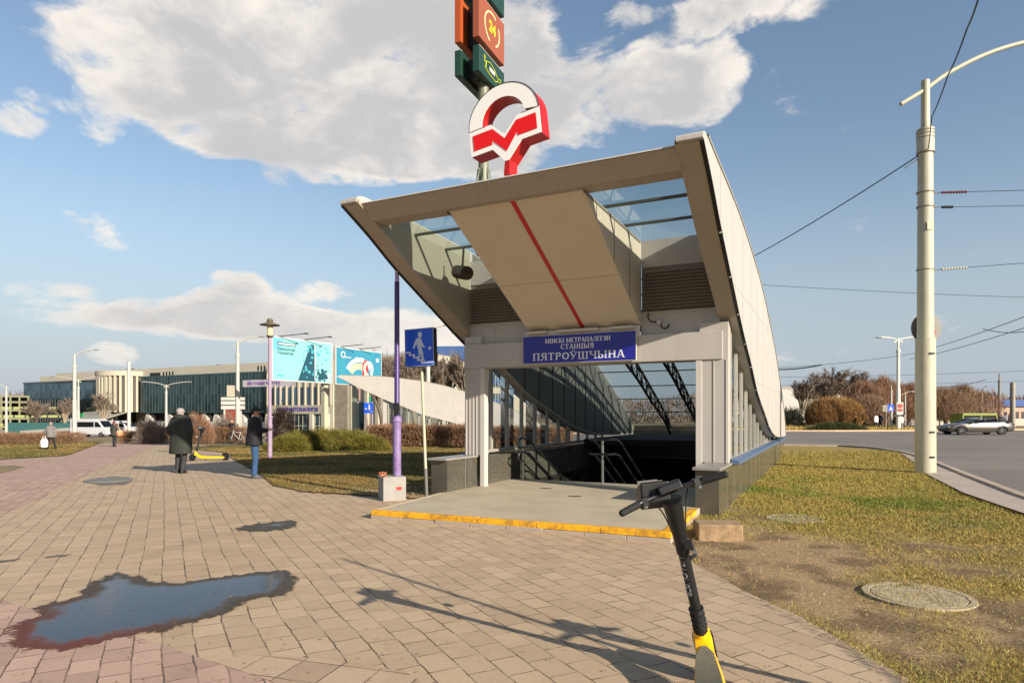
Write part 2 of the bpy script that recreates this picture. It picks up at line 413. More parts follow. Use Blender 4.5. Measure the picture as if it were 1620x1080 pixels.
# ------------------------------------------------------------------ the setting
SHX0, SHX1, SHY0, SHY1 = -2.25, 2.25, 5.05, 15.5
HOLE = (SO, W, U, SHX0, SHX1, SHY0, SHY1)
sheet('ground', [(-1500, -300), (1500, -300), (1500, 2500), (-1500, 2500)], -0.012, M_soil, hole=HOLE)
g = lambda px, py: tuple(G(px, py)[:2])
edgeR = [(2.42, -8), (2.36, 3.4), (2.30, 4.17), (2.22, 4.99), (2.04, 5.7), (2.0, 6.1), (1.90, 6.73), (1.93, 7.9)]
lawnL = [g(690, 791), g(560, 783), g(480, 778), g(432, 768), g(412, 752), g(380, 733), g(350, 715), g(330, 705), g(300, 699), g(225, 697), g(170, 700), g(145, 706), g(104, 721), g(0, 727), (-26, 22), (-40, 22), (-40, -8)]
slabL = tuple(L(-2.5, 2.2)[:2]); 
sheet('pavement', edgeR + [tuple(L(2.2, 0.5)[:2]), tuple(L(-1.5, 2.3)[:2]), slabL] + lawnL, 0.0, M_pave)
pinkA = [g(146, 706.6), g(172, 701), g(228, 698), g(262, 699), g(225, 715), g(150, 745), g(60, 790), g(-40, 830), g(-300, 850), (-25, 20), g(2, 728), g(104, 722)]
sheet('pink_path', pinkA, 0.004, M_pink)
pinkB = [g(-120, 905), g(0, 948), g(120, 985), g(225, 1010), g(330, 1045), g(420, 1075), g(560, 1150), (-1.2, 1.0), (-9, 1.0), (-12, 5.5)]
sheet('pink_path', pinkB, 0.0045, M_pink)
pinkC = [g(335, 1046), g(390, 1036), g(490, 1040), g(640, 1062), g(700, 1100), g(700, 1160), g(565, 1150), g(425, 1076)]
sheet('diagonal_path', pinkC, 0.004, M_diag)
tongue = [(-26, 19.0), g(0, 749), g(22, 744), g(41, 738), g(20, 736), g(0, 737), (-26, 20.2)]
sheet('lawn', tongue, 0.008, M_soil)
# lawns with their own uneven surface and tints
def tint_mat():
    m = bpy.data.materials.new('grass_tint'); m.use_nodes = True; nt = NT(m.node_tree); b = m.node_tree.nodes['Principled BSDF']
    a = nt.n('ShaderNodeAttribute', attribute_name='tint').outputs[0]
    pos = nt.n('ShaderNodeNewGeometry').outputs['Position']
    f = nt.noise(pos, 30, 5, 0.75)
    nt.l(nt.mix(nt.ss(f, 0.3, 0.75), a, nt.mix(1.0, a, (0.55, 0.5, 0.42, 1), 'MULTIPLY')), b.inputs['Base Color'])
    b.inputs['Roughness'].default_value = 0.95; b.inputs['Specular IOR Level'].default_value = 0.15
    bn = nt.n('ShaderNodeBump'); bn.inputs['Strength'].default_value = 0.8; bn.inputs['Distance'].default_value = 0.02
    nt.l(f, bn.inputs['Height']); nt.l(bn.outputs[0], b.inputs['Normal']); return m
M_tint = tint_mat()
def blade_mat():
    m = bpy.data.materials.new('grass_blade'); m.use_nodes = True; nt = NT(m.node_tree); b = m.node_tree.nodes['Principled BSDF']
    a = nt.n('ShaderNodeAttribute', attribute_name='tint').outputs[0]; nt.l(a, b.inputs['Base Color'])
    b.inputs['Roughness'].default_value = 0.7; b.inputs['Specular IOR Level'].default_value = 0.2; return m
M_blade = blade_mat()
cg = np.array(lin('717a2e')[:3]); cs = np.array(lin('a48f4e')[:3]); cdirt = np.array(lin('ab9370')[:3]); cdk = np.array(lin('7d6a50')[:3])
def lawn_fields(X, Y):
    """green share and bare-soil share of the right hand lawn"""
    n1 = fbm(X * 0.45 + 3, Y * 0.45 + 5, 4); n2 = fbm(X * 1.6 + 30, Y * 1.6 + 11, 4); n3 = fbm(X*4+2, Y*4+8, 3)
    green = np.clip((n1 - 0.40) * 4 + (n2 - 0.5) * 2.5, 0, 1)
    b1 = np.exp(-(((X - 5.5) / 2.6) ** 2 + ((Y - 12.0) / 2.8) ** 2)); b2 = np.exp(-(((X - 6.0) / 1.6) ** 2 + ((Y - 7.2) / 0.9) ** 2))
    green = np.clip(green * (0.25 + 1.0 * b1 + 0.5 * b2) + 0.15 * b1, 0, 1)
    d = np.exp(-(((X - 2.6) / 1.1) ** 2 + ((Y - 6.8) / 1.7) ** 2)) * 1.3 + np.exp(-(((X - 4.0) / 2.2) ** 2 + ((Y - 7.2) / 1.1) ** 2)) * 0.75 + np.exp(-(((X - 3.9) / 0.9) ** 2 + ((Y - 4.7) / 0.7) ** 2)) * 0.9
    d += np.exp(-(((X - 3.4) / 0.5) ** 2 + ((Y - 10.5) / 2.4) ** 2)) * 0.6 + np.exp(-(((X - 2.6) / 0.35) ** 2 + ((Y - 4.6) / 1.9) ** 2)) * 0.5 
    far = np.exp(-(((X - 11) / 4) ** 2 + ((Y - 26) / 3.0) ** 2)) * 0.7
    dirt = np.clip(d + far + (n2 - 0.5) * 1.3 + (n3 - 0.5) * 0.8, 0, 1)
    return green, dirt, n2, n3
def tint_of(X, Y):
    gr, di, n2, n3 = lawn_fields(X, Y)
    c = cs[None] * (1 - gr[:, None]) + cg[None] * gr[:, None]
    dd = cdirt[None] * (1 - np.clip((n3 - 0.45) * 4, 0, 1)[:, None]) + cdk[None] * np.clip((n3 - 0.45) * 4, 0, 1)[:, None]
    c = c * (1 - di[:, None]) + dd * di[:, None]
    return c
def lawn_grid(name, x0, x1, y0, y1, step, poly, dz=0.0, amp=0.03, tf=tint_of, kind='structure', sink=False):
    xs = np.arange(x0, x1 + step / 2, step); ys = np.arange(y0, y1 + step / 2, step)
    X, Y = np.meshgrid(xs, ys); nx, ny = len(xs), len(ys)
    cxm = (X[:-1, :-1] + step / 2).ravel(); cym = (Y[:-1, :-1] + step / 2).ravel(); keep = pip(cxm, cym, poly)
    i, j = np.meshgrid(np.arange(nx - 1), np.arange(ny - 1)); a = (j * nx + i).ravel()[keep]
    F4 = np.stack([a, a + 1, a + nx + 1, a + nx], 1)
    Z = np.array([gz(x, y) for x, y in zip(X.ravel(), Y.ravel())]) + dz + amp * fbm(X.ravel() * 1.7, Y.ravel() * 1.7, 5)
    if sink: Z = Z - 0.02 * np.clip(1 - (X.ravel() - np.interp(Y.ravel(), [3.4, 4.17, 4.99, 5.7, 6.73, 7.9], [2.30, 2.24, 2.16, 1.98, 1.84, 1.87])) / 0.14, 0, 1) + 0.016 * np.clip((X.ravel() - 2.6) / 1.0, 0, 1)
    V = np.stack([X.ravel(), Y.ravel(), Z], 1)
    used = np.unique(F4); mp = -np.ones(len(V), int); mp[used] = np.arange(len(used)); V = V[used]; F4 = mp[F4]
    T = tf(V[:, 0], V[:, 1]); T = np.concatenate([T, np.ones((len(T), 1))], 1)
    me = bpy.data.meshes.new(name); me.vertices.add(len(V)); me.vertices.foreach_set('co', V.astype(np.float32).ravel())
    me.loops.add(F4.size); me.loops.foreach_set('vertex_index', F4.ravel().astype(np.int32)); me.polygons.add(len(F4))
    me.polygons.foreach_set('loop_start', np.arange(0, F4.size, 4, dtype=np.int32))
    ca = me.color_attributes.new('tint', 'FLOAT_COLOR', 'POINT'); ca.data.foreach_set('color', T.astype(np.float32).ravel())
    me.polygons.foreach_set('use_smooth', [True] * len(F4)); me.materials.append(M_tint); me.update(calc_edges=True)
    o = bpy.data.objects.new(name, me); col.objects.link(o); tag(o, kind=kind); return o
def blades(name, poly, n, x0, x1, y0, y1, tf, dens_fn, hmul=1.0, dz=0.012, fall=9.0):
    X = np.random.uniform(x0, x1, n * 4); Y = y0 + (y1 - y0) * np.random.rand(n * 4) ** 1.7
    k = pip(X, Y, poly); X = X[k]; Y = Y[k]
    k = np.random.rand(len(X)) < dens_fn(X, Y); X = X[k][:n]; Y = Y[k][:n]; n = len(X)
    h = np.random.uniform(0.010, 0.036, n) * hmul * (0.8 + Y / 22); w = 0.0015 + Y * 0.00036; a = np.random.uniform(0, 6.283, n)
    lx = np.random.normal(0, 0.8, n) * h; ly = np.random.normal(0, 0.8, n) * h
    z0 = np.array([gz(x, y) for x, y in zip(X, Y)]) + dz + 0.03 * fbm(X * 1.7, Y * 1.7, 5) - 0.006
    V = np.zeros((n, 3, 3)); V[:, 0] = np.stack([X - np.cos(a) * w, Y - np.sin(a) * w, z0], 1); V[:, 1] = np.stack([X + np.cos(a) * w, Y + np.sin(a) * w, z0], 1)
    V[:, 2] = np.stack([X + lx, Y + ly, z0 + h], 1)
    T = tf(X, Y) * np.random.uniform(0.5, 1.08, (n, 1)) * (1 + np.random.normal(0, 0.08, (n, 3)))
    T = np.repeat(np.concatenate([T, np.ones((n, 1))], 1), 3, 0)
    o = np_mesh(name, V.reshape(-1, 3), 3, M_blade, colors=T); tag(o, kind='stuff'); return o

granR = [tuple(L(2.58, y)[:2]) for y in (15.72, 2.2)]
road_near = [g(1380, 709.5), g(1400, 712), g(1430, 717), g(1450, 722), g(1488, 735.5), g(1540, 757), g(1620, 788), g(1700, 815), (11.2, 3.0), (11.5, -20)]
rightlawn = [(2.34, -2), (2.28, 3.4), (2.22, 4.17), (2.14, 4.99), (1.96, 5.7), (1.92, 6.1), (1.82, 6.73), (1.85, 7.9), tuple(L(2.3, 2.1)[:2]), granR[1], granR[0], tuple(L(-2.6, 15.72)[:2]), (-4, 27), (-4, 32.4), (9, 33), g(1240, 705.5), g(1330, 707)] + road_near[:-2] + [(10.3, -2)]
tag(lawn_grid('lawn', -4, 21, -2, 34, 0.07, rightlawn, -0.016, 0.036, sink=True), kind='structure')
def dens_r(X, Y):
    gr, di, n2, n3 = lawn_fields(X, Y); return np.clip(1.1 - di * 1.15, 0.03, 1)
def tint_blade(X, Y):
    gr, di, n2, n3 = lawn_fields(X, Y); gr = np.clip(gr + np.random.normal(0, 0.3, len(X)), 0, 1)
    return (cs * 1.05)[None] * (1 - gr[:, None]) + (cg * 1.0)[None] * gr[:, None]
blades('grass', rightlawn, 260000, 1.9, 17, 3.4, 27, tint_blade, dens_r)
# left lawn between pavement and hedge
leftlawn = [g(691, 791.5), g(560, 783.5), g(480, 778.5), g(433, 768), g(413, 752), g(381, 733), g(352, 715.5), (-20, 38), (-16, 46), (3.0, 40), (-3.8, 31), tuple(L(-2.62, 15.72)[:2]), tuple(L(-2.62, 2.3)[:2])]
cg2 = np.array(lin('5d5c2a')[:3]); cs2 = np.array(lin('85703f')[:3])
def tint_l(X, Y):
    n1 = fbm(X * 0.5 + 8, Y * 0.5 + 1, 4); n2 = fbm(X * 2.2 + 5, Y * 2.2, 4)
    gr = np.clip((n1 - 0.42) * 4 + (n2 - .5) * 2, 0, 1)[:, None]
    e = np.clip(1 - (Y - 11.8) / 2.2 , 0, 1) * 0.9; di = np.clip(e + (n2 - 0.55) * 1.5, 0, 1)[:, None]
    c = cs2[None] * (1 - gr) + cg2[None] * gr; return c * (1 - di) + cdirt[None] * di
tag(lawn_grid('lawn', -22, 4, 9, 46, 0.15, leftlawn, 0.004, 0.03, tint_l), kind='structure')
blades('grass', leftlawn, 90000, -16, 0, 11, 36, lambda X, Y: tint_l(X, Y), lambda X, Y: np.clip((Y - 11.4) / 2.5, 0.1, 1), 1.0)
farlawn = [g(146, 705.6), g(104, 720.5), g(0, 726.5), (-30, 22.5), (-45, 23), (-60, 45), g(-150, 698), g(0, 697.5), g(160, 697.5)]
tag(lawn_grid('lawn', -62, -15, 18, 60, 0.3, farlawn, 0.004, 0.02, tint_l), kind='structure')
blades('grass', farlawn, 25000, -50, -18, 20, 50, lambda X, Y: tint_l(X, Y), lambda X, Y: np.full(X.shape, 1.0), 1.3)

# road on the right, its kerb, the far verge; road on the left
far_kerb = [(-30, 60), (2, 61), (20, 61), (30, 60), (44, 62), (70, 75), (260, 120)]
sheet('road', [(-14, 34.5), (2, 33), (9, 33.2), g(1240, 705), g(1330, 706.5)] + road_near + [(60, -20), (260, 0)] + far_kerb[::-1], -0.004, M_asph)
def kerb_strip(name, line, w, h, m, z=0.0, seg=1.0):
    mb = MB(); pts = [Vector((p[0], p[1], 0)) for p in line]
    for a, b in zip(pts, pts[1:]):
        d = (b - a); n = max(1, int(d.length / seg)); nn = Vector((-d.y, d.x, 0)).normalized() * w
        for i in range(n):
            p = a + d * (i / n); q = a + d * ((i + 1) / n) - d.normalized() * 0.008
            if (b - a).length < 0.02: continue
            zz = gz(p.x, p.y) + z
            T = [p, q, q + nn, p + nn]
            mb.add([(v.x, v.y, zz - 0.1) for v in T] + [(v.x, v.y, zz + h + random.uniform(-.004, .004)) for v in T], [(0,1,2,3),(4,5,6,7),(0,1,5,4),(1,2,6,5),(2,3,7,6),(3,0,4,7)])
    o = mb.build(name, m); tag(o, kind='structure'); return o
rn = [g(1240, 705), g(1330, 706.5)] + road_near[:-1]
kerb_strip('kerb', rn[::-1], 0.16, 0.10, M_kerb)
apron = [Vector((p[0], p[1], 0)) for p in rn[4:]]
ap2 = []
for i, p in enumerate(apron):
    d = (apron[min(i+1, len(apron)-1)] - apron[max(i-1, 0)]).normalized(); nn = Vector((d.y, -d.x, 0)); ap2.append(p + nn * 0.18 + nn * 0.75 * min(1, i / 3))
M_pave2 = mat('kerbside_paving', '9c8f85', 0.9, 0, 0.1, 1.5, 0, 50)
sheet('kerbside_paving', [tuple(p[:2]) for p in apron[:]] + [tuple(p[:2]) for p in ap2[::-1]], 0.062, M_pave2)
kerb_strip('kerb', far_kerb[:-1], 0.2, 0.14, mat('far_kerb_stone', 'b59c80', 0.9, 0, 0.1), seg=2)
sheet('pavement', [(x, y + 0.3) for x, y in far_kerb[:-2]] + [(44, 64), (30, 62.4), (20, 63.2), (2, 63.2), (-30, 62.2)], 0.06, mat('far_pavement', 'a98d70', 0.9, 0, 0.1))
sheet('road', [(-300, 60), (-60, 46), g(160, 691), g(300, 690), g(430, 686), (-14, 62), (-14, 70), g(430, 678), (-90, 85), (-300, 120)], -0.004, M_asph)
sheet('forecourt', [(-300, 135), (-90, 97), (-40, 84), (-5, 72), (20, 100), (-20, 112), (-50, 128), (-105, 158), (-300, 250)], 0.0, mat('forecourt_paving', '9a8a78', 0.9, 0, 0.1, 0.3))

# manholes
def manhole(px, py, r, label, m1='8b8370'):
    c = G(px, py); e = empty('manhole_cover', (c.x, c.y, c.z + 0.001), 0, label, 'manhole cover')
    m = mat('manhole_concrete' + m1, m1, 0.9, 0, 0.2, 6, 0.6, 90)
    mb = MB(); mb.loft([((0,0,-0.02), r, r), ((0,0,0.026), r, r), ((0,0,0.026), r-0.05, r-0.05), ((0,0,0.020), r-0.06, r-0.06)], 40); mb.build('rim', m, e)
    mb = MB(); mb.loft([((0,0,0.0), r-0.07, r-0.07), ((0,0,0.024), r-0.07, r-0.07)], 40)
    for k in range(3): rr = (r - 0.1) * (0.3 + 0.28 * k); mb.loft([((0,0,0.0235), rr+0.012, rr+0.012), ((0,0,0.0252), rr+0.008, rr+0.008), ((0,0,0.0252), rr-0.008, rr-0.008), ((0,0,0.0235), rr-0.012, rr-0.012)], 40, cap=False)
    mb.build('cover', m, e, smooth=True); return e
manhole(1452, 945, 0.42, 'wide concrete manhole cover lying in the worn grass, right foreground', 'a8997a')
manhole(1258, 822, 0.40, 'small pale manhole cover almost sunk in grass beside the station wall', 'a3977c')
manhole(172, 760, 0.5, 'grey manhole cover set in the pavement at left, ringed by damp', '6f6c66')
# puddles
def wet_mat(name, dark, alpha_noise=True):
    m = bpy.data.materials.new(name); m.use_nodes = True; nt = NT(m.node_tree); b = m.node_tree.nodes['Principled BSDF']
    pos = nt.n('ShaderNodeNewGeometry').outputs['Position']
    nt.l(nt.mix(nt.ss(nt.noise(pos, 6, 5), 0.35, 0.7), lin(dark), tuple(x * 0.6 for x in lin(dark)[:3]) + (1,)), b.inputs['Base Color'])
    b.inputs['Roughness'].default_value = 0.05; b.inputs['IOR'].default_value = 1.45; b.inputs['Specular IOR Level'].default_value = 0.8
    bn = nt.n('ShaderNodeBump'); bn.inputs['Strength'].default_value = 0.12; bn.inputs['Distance'].default_value = 0.004
    nt.l(nt.noise(pos, 14, 2), bn.inputs['Height']); nt.l(bn.outputs[0], b.inputs['Normal']); return m
def puddle(name, ring, dz, m, jag, seed, label=None):
    rs = np.random.RandomState(seed); pts = []
    W3 = [G(px, py) for px, py in ring]; n = len(W3)
    for i in range(n):
        a, b = W3[i], W3[(i+1) % n]; d = b - a; k = max(2, int(d.length / 0.07)); nn = Vector((-d.y, d.x, 0)).normalized()
        for j in range(k):
            t = j / k; q = a + d * t; w = (float(vnoise(np.array([q.x * 5.0]), np.array([q.y * 5.0]))[0]) - 0.5) * jag * 2.2 + (rs.rand() - 0.5) * jag * 0.7
            q = q + nn * w; pts.append((q.x, q.y))
    return sheet(name, pts, dz, m, kind='structure')
M_damp = mat('damp_pavers', '665440', 0.5, 0, 0.25, 8, 0.3, 60)
def puddle_mat():
    m = bpy.data.materials.new('puddle_surface'); m.use_nodes = True; nt = NT(m.node_tree); b = m.node_tree.nodes['Principled BSDF']; out = m.node_tree.nodes['Material Output']
    a = nt.n('ShaderNodeAttribute', attribute_name='tint').outputs[0]; r, g_, bl = nt.sep(a)
    pos = nt.n('ShaderNodeNewGeometry').outputs['Position']; fine = nt.noise(pos, 26, 5, 0.7); med = nt.noise(pos, 7, 5, .65)
    d = nt.m('ADD', r, nt.m('ADD', nt.m('MULTIPLY', nt.m('SUBTRACT', fine, .5), .35), nt.m('MULTIPLY', nt.m('SUBTRACT', med, .5), .5)))
    wet = nt.mix(g_, lin('453a2c'), lin('63301f')); wet = nt.mix(nt.ss(fine, .35, .7), wet, nt.mix(1.0, wet, (.7, .7, .7, 1), 'MULTIPLY'))
    w = nt.ss(d, .32, .60)
    nt.l(nt.mix(w, wet, lin('2c2c33')), b.inputs['Base Color']); nt.l(nt.ss(d, .28, .60, .5, .10), b.inputs['Roughness'])
    b.inputs['IOR'].default_value = 1.33; nt.l(nt.ss(d, .28, .60, .3, .42), b.inputs['Specular IOR Level'])
    bn = nt.n('ShaderNodeBump'); bn.inputs['Strength'].default_value = 0.1; bn.inputs['Distance'].default_value = 0.004; nt.l(nt.noise(pos, 12, 2), bn.inputs['Height']); nt.l(bn.outputs[0], b.inputs['Normal'])
    tr = nt.n('ShaderNodeBsdfTransparent'); mx = nt.n('ShaderNodeMixShader'); nt.l(nt.ss(d, .06, .20), mx.inputs[0]); nt.l(tr.outputs[0], mx.inputs[1]); nt.l(b.outputs[0], mx.inputs[2]); nt.l(mx.outputs[0], out.inputs[0]); return m
M_pud = puddle_mat()
def seg_dist(X, Y, poly):
    D = np.full(X.shape, 1e9); n = len(poly)
    for i in range(n):
        ax, ay = poly[i]; bx, by = poly[(i+1) % n]; dx, dy = bx-ax, by-ay; t = np.clip(((X-ax)*dx+(Y-ay)*dy)/(dx*dx+dy*dy+1e-9), 0, 1); D = np.minimum(D, np.hypot(X-ax-t*dx, Y-ay-t*dy))
    return D
def water_sheet(ring, dz, scale, redf, step=0.035):
    poly = [tuple(G(px, py)[:2]) for px, py in ring]; xs = np.arange(min(p[0] for p in poly)-.3, max(p[0] for p in poly)+.3, step); ys = np.arange(min(p[1] for p in poly)-.3, max(p[1] for p in poly)+.3, step)
    X, Y = np.meshgrid(xs, ys); x = X.ravel(); y = Y.ravel(); ins = pip(x, y, poly); D = seg_dist(x, y, poly) * np.where(ins, 1, -1)
    # water creeps along the paver joints
    c, s_ = math.cos(PA), math.sin(PA); u = x * c + y * s_; v = -x * s_ + y * c; jt = np.minimum(np.abs(((v / .2) % 1) - .5) * 2, 1)
    dep = .2 + D / scale + (jt > .86) * .12 + (fbm(x * 2.2, y * 2.2, 4) - .5) * .6
    nx = len(xs); ny = len(ys); i, j = np.meshgrid(np.arange(nx-1), np.arange(ny-1)); a = (j*nx+i).ravel(); F4 = np.stack([a, a+1, a+nx+1, a+nx], 1); F4 = F4[(dep[F4] > -.15).any(1)]
    me = bpy.data.meshes.new('puddle'); me.vertices.add(len(x)); me.vertices.foreach_set('co', np.stack([x, y, np.full(len(x), dz)], 1).astype(np.float32).ravel())
    me.loops.add(F4.size); me.loops.foreach_set('vertex_index', F4.ravel().astype(np.int32)); me.polygons.add(len(F4)); me.polygons.foreach_set('loop_start', np.arange(0, F4.size, 4, dtype=np.int32))
    ca = me.color_attributes.new('tint', 'FLOAT_COLOR', 'POINT'); ca.data.foreach_set('color', np.stack([dep, redf(x, y), dep*0, dep*0+1], 1).astype(np.float32).ravel())
    me.materials.append(M_pud); me.update(calc_edges=True); o = bpy.data.objects.new('puddle', me); col.objects.link(o); tag(o, kind='structure')
BIG = [(15, 1000), (35, 985), (70, 975), (60, 962), (125, 945), (150, 922), (185, 908), (215, 912), (225, 920), (290, 922), (345, 915), (400, 908), (445, 906), (455, 920), (445, 942), (380, 948), (345, 968), (290, 985), (235, 998), (170, 1010), (110, 1024), (60, 1022), (25, 1015)]
water_sheet(BIG, 0.0068, 0.42, lambda x, y: np.clip((-2.35 - x) / .5, 0, 1) * np.clip(1.1 - (y - 4.6) / .9, 0, 1))
water_sheet([(385, 834), (408, 829), (440, 828), (450, 830), (438, 833), (415, 835)], 0.0068, 1.0, lambda x, y: x * 0)
puddle('wet_patch', [(68, 881), (90, 878), (116, 876), (104, 880), (72, 883)], 0.0065, M_damp, 0.03, 4)
puddle('wet_patch', [(-20, 889), (10, 886), (38, 883), (24, 887), (0, 890)], 0.0065, M_damp, 0.03, 5)
0 and water_sheet([(283, 905), (279, 885), (285, 868), (290, 868), (288, 886), (294, 912)], 0.0064, 1.2, lambda x, y: x * 0)
puddle('wet_patch', [(140, 762), (150, 756), (180, 753), (205, 755), (208, 760), (200, 766), (160, 768)], 0.0065, M_damp, 0.08, 7)
puddle('pavement_repair', [(1110, 905), (1180, 925), (1240, 965), (1300, 1000), (1330, 1030), (1300, 1010), (1230, 975), (1160, 935)], -0.02, M_soil, 0.02, 8)

# ------------------------------------------------------------------ underground stairway
sh = MB(); x0, x1, y0, y1 = SHX0, SHX1, SHY0, 22.0
sh.T = Matrix.Translation(SO) @ Matrix.Rotation(-TH, 4, 'Z')
sh.add([(x0,y0,0.02),(x0,y1,0.02),(x0,y1,-5.4),(x0,y0,-5.4)], [(0,1,2,3)]); sh.add([(x1,y0,0.02),(x1,y1,0.02),(x1,y1,-5.4),(x1,y0,-5.4)], [(0,1,2,3)])
sh.add([(x0,y1,0.02),(x1,y1,0.02),(x1,y1,-5.4),(x0,y1,-5.4)], [(0,1,2,3)]); sh.add([(x0,SHY1,-0.02),(x1,SHY1,-0.02),(x1,y1,-0.02),(x0,y1,-0.02)], [(0,1,2,3)])
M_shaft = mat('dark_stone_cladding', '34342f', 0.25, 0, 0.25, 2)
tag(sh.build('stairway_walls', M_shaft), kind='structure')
stp = MB(); stp.T = sh.T; nst = 33
for i in range(nst):
    y = SHY0 + i * 0.31; z = 0.10 - (i + 1) * 0.155; stp.b2(x0, x1, y, y + 0.31 - 0.001, z - 0.4, z)
stp.b2(x0, x1, SHY0 + nst * 0.31, y1, -5.5, 0.10 - nst * 0.155)
tag(stp.build('stairs', mat('stair_stone', '5d574c', 0.7, 0, 0.2, 3)), kind='structure')

# entrance slab with its yellow kerb
sl_ = [(-2.02, -0.29), (2.39, -0.13), (2.32, 2.20), (2.27, SHY0), (-2.27, SHY0), (-2.30, 2.05)]
mb = MB(); mb.T = sh.T; mb.prism([(x * 0.985 if y < 1 else x, y + (0.10 if y < 1 else 0)) for x, y in sl_], 'z', 0.0, 0.118)
tag(mb.build('entrance_slab', M_slab), kind='structure')
def worn_yellow():
    m = bpy.data.materials.new('worn_yellow_paint'); m.use_nodes = True; nt = NT(m.node_tree); b = m.node_tree.nodes['Principled BSDF']
    pos = nt.n('ShaderNodeNewGeometry').outputs['Position']
    n = nt.m('ADD', nt.m('MULTIPLY', nt.noise(pos, 3, 5, 0.7), 0.6), nt.m('MULTIPLY', nt.noise(pos, 22, 4, 0.7), 0.4))
    c = nt.mix(nt.ss(n, 0.44, 0.60), lin('e0a210'), lin('a5791e'))
    nt.l(nt.mix(nt.ss(n, 0.58, 0.66), c, lin('82705a')), b.inputs['Base Color']); b.inputs['Roughness'].default_value = 0.75; return m
M_wy = worn_yellow()
def kerbrow(pts, w, z0, z1, m, name, seg, out):
    mb = MB(); mb.T = sh.T
    for a, b in zip(pts, pts[1:]):
        a = Vector(a + (0,)); b = Vector(b + (0,)); d = b - a; n = max(1, round(d.length / seg)); nn = Vector((-d.y, d.x, 0)).normalized()
        for i in range(n):
            p = a + d * (i / n) + d.normalized() * 0.004; q = a + d * ((i + 1) / n) - d.normalized() * 0.004
            j = random.uniform(-.004, .004); T = [p - nn * (out + j), q - nn * (out + j), q + nn * w, p + nn * w]
            mb.add([(v.x, v.y, z0) for v in T] + [(v.x, v.y, z1 + j) for v in T], [(0,1,2,3),(4,5,6,7),(0,1,5,4),(1,2,6,5),(2,3,7,6),(3,0,4,7)])
    tag(mb.build(name, m, bevel=0.006), kind='structure')
front = [(-2.03, -0.30), (2.40, -0.14)]; side = [(2.40, -0.14), (2.33, 2.1)]
kerbrow(front, 0.13, 0.052, 0.126, M_wy, 'painted_kerb', 0.95, 0.0); kerbrow(front, 0.10, -0.02, 0.05, M_kerb, 'kerb', 0.55, 0.006)
kerbrow(side, 0.13, 0.052, 0.124, M_wy, 'painted_kerb', 0.95, -0.01); kerbrow(side, 0.10, -0.02, 0.05, M_kerb, 'kerb', 0.55, 0.0)
kerbrow([(-2.30, 2.05), (-2.03, -0.17)], 0.05, -0.02, 0.122, mat('light_edge_stone', 'c7b798', 0.8, 0, .1), 'kerb', 0.9, 0.02)

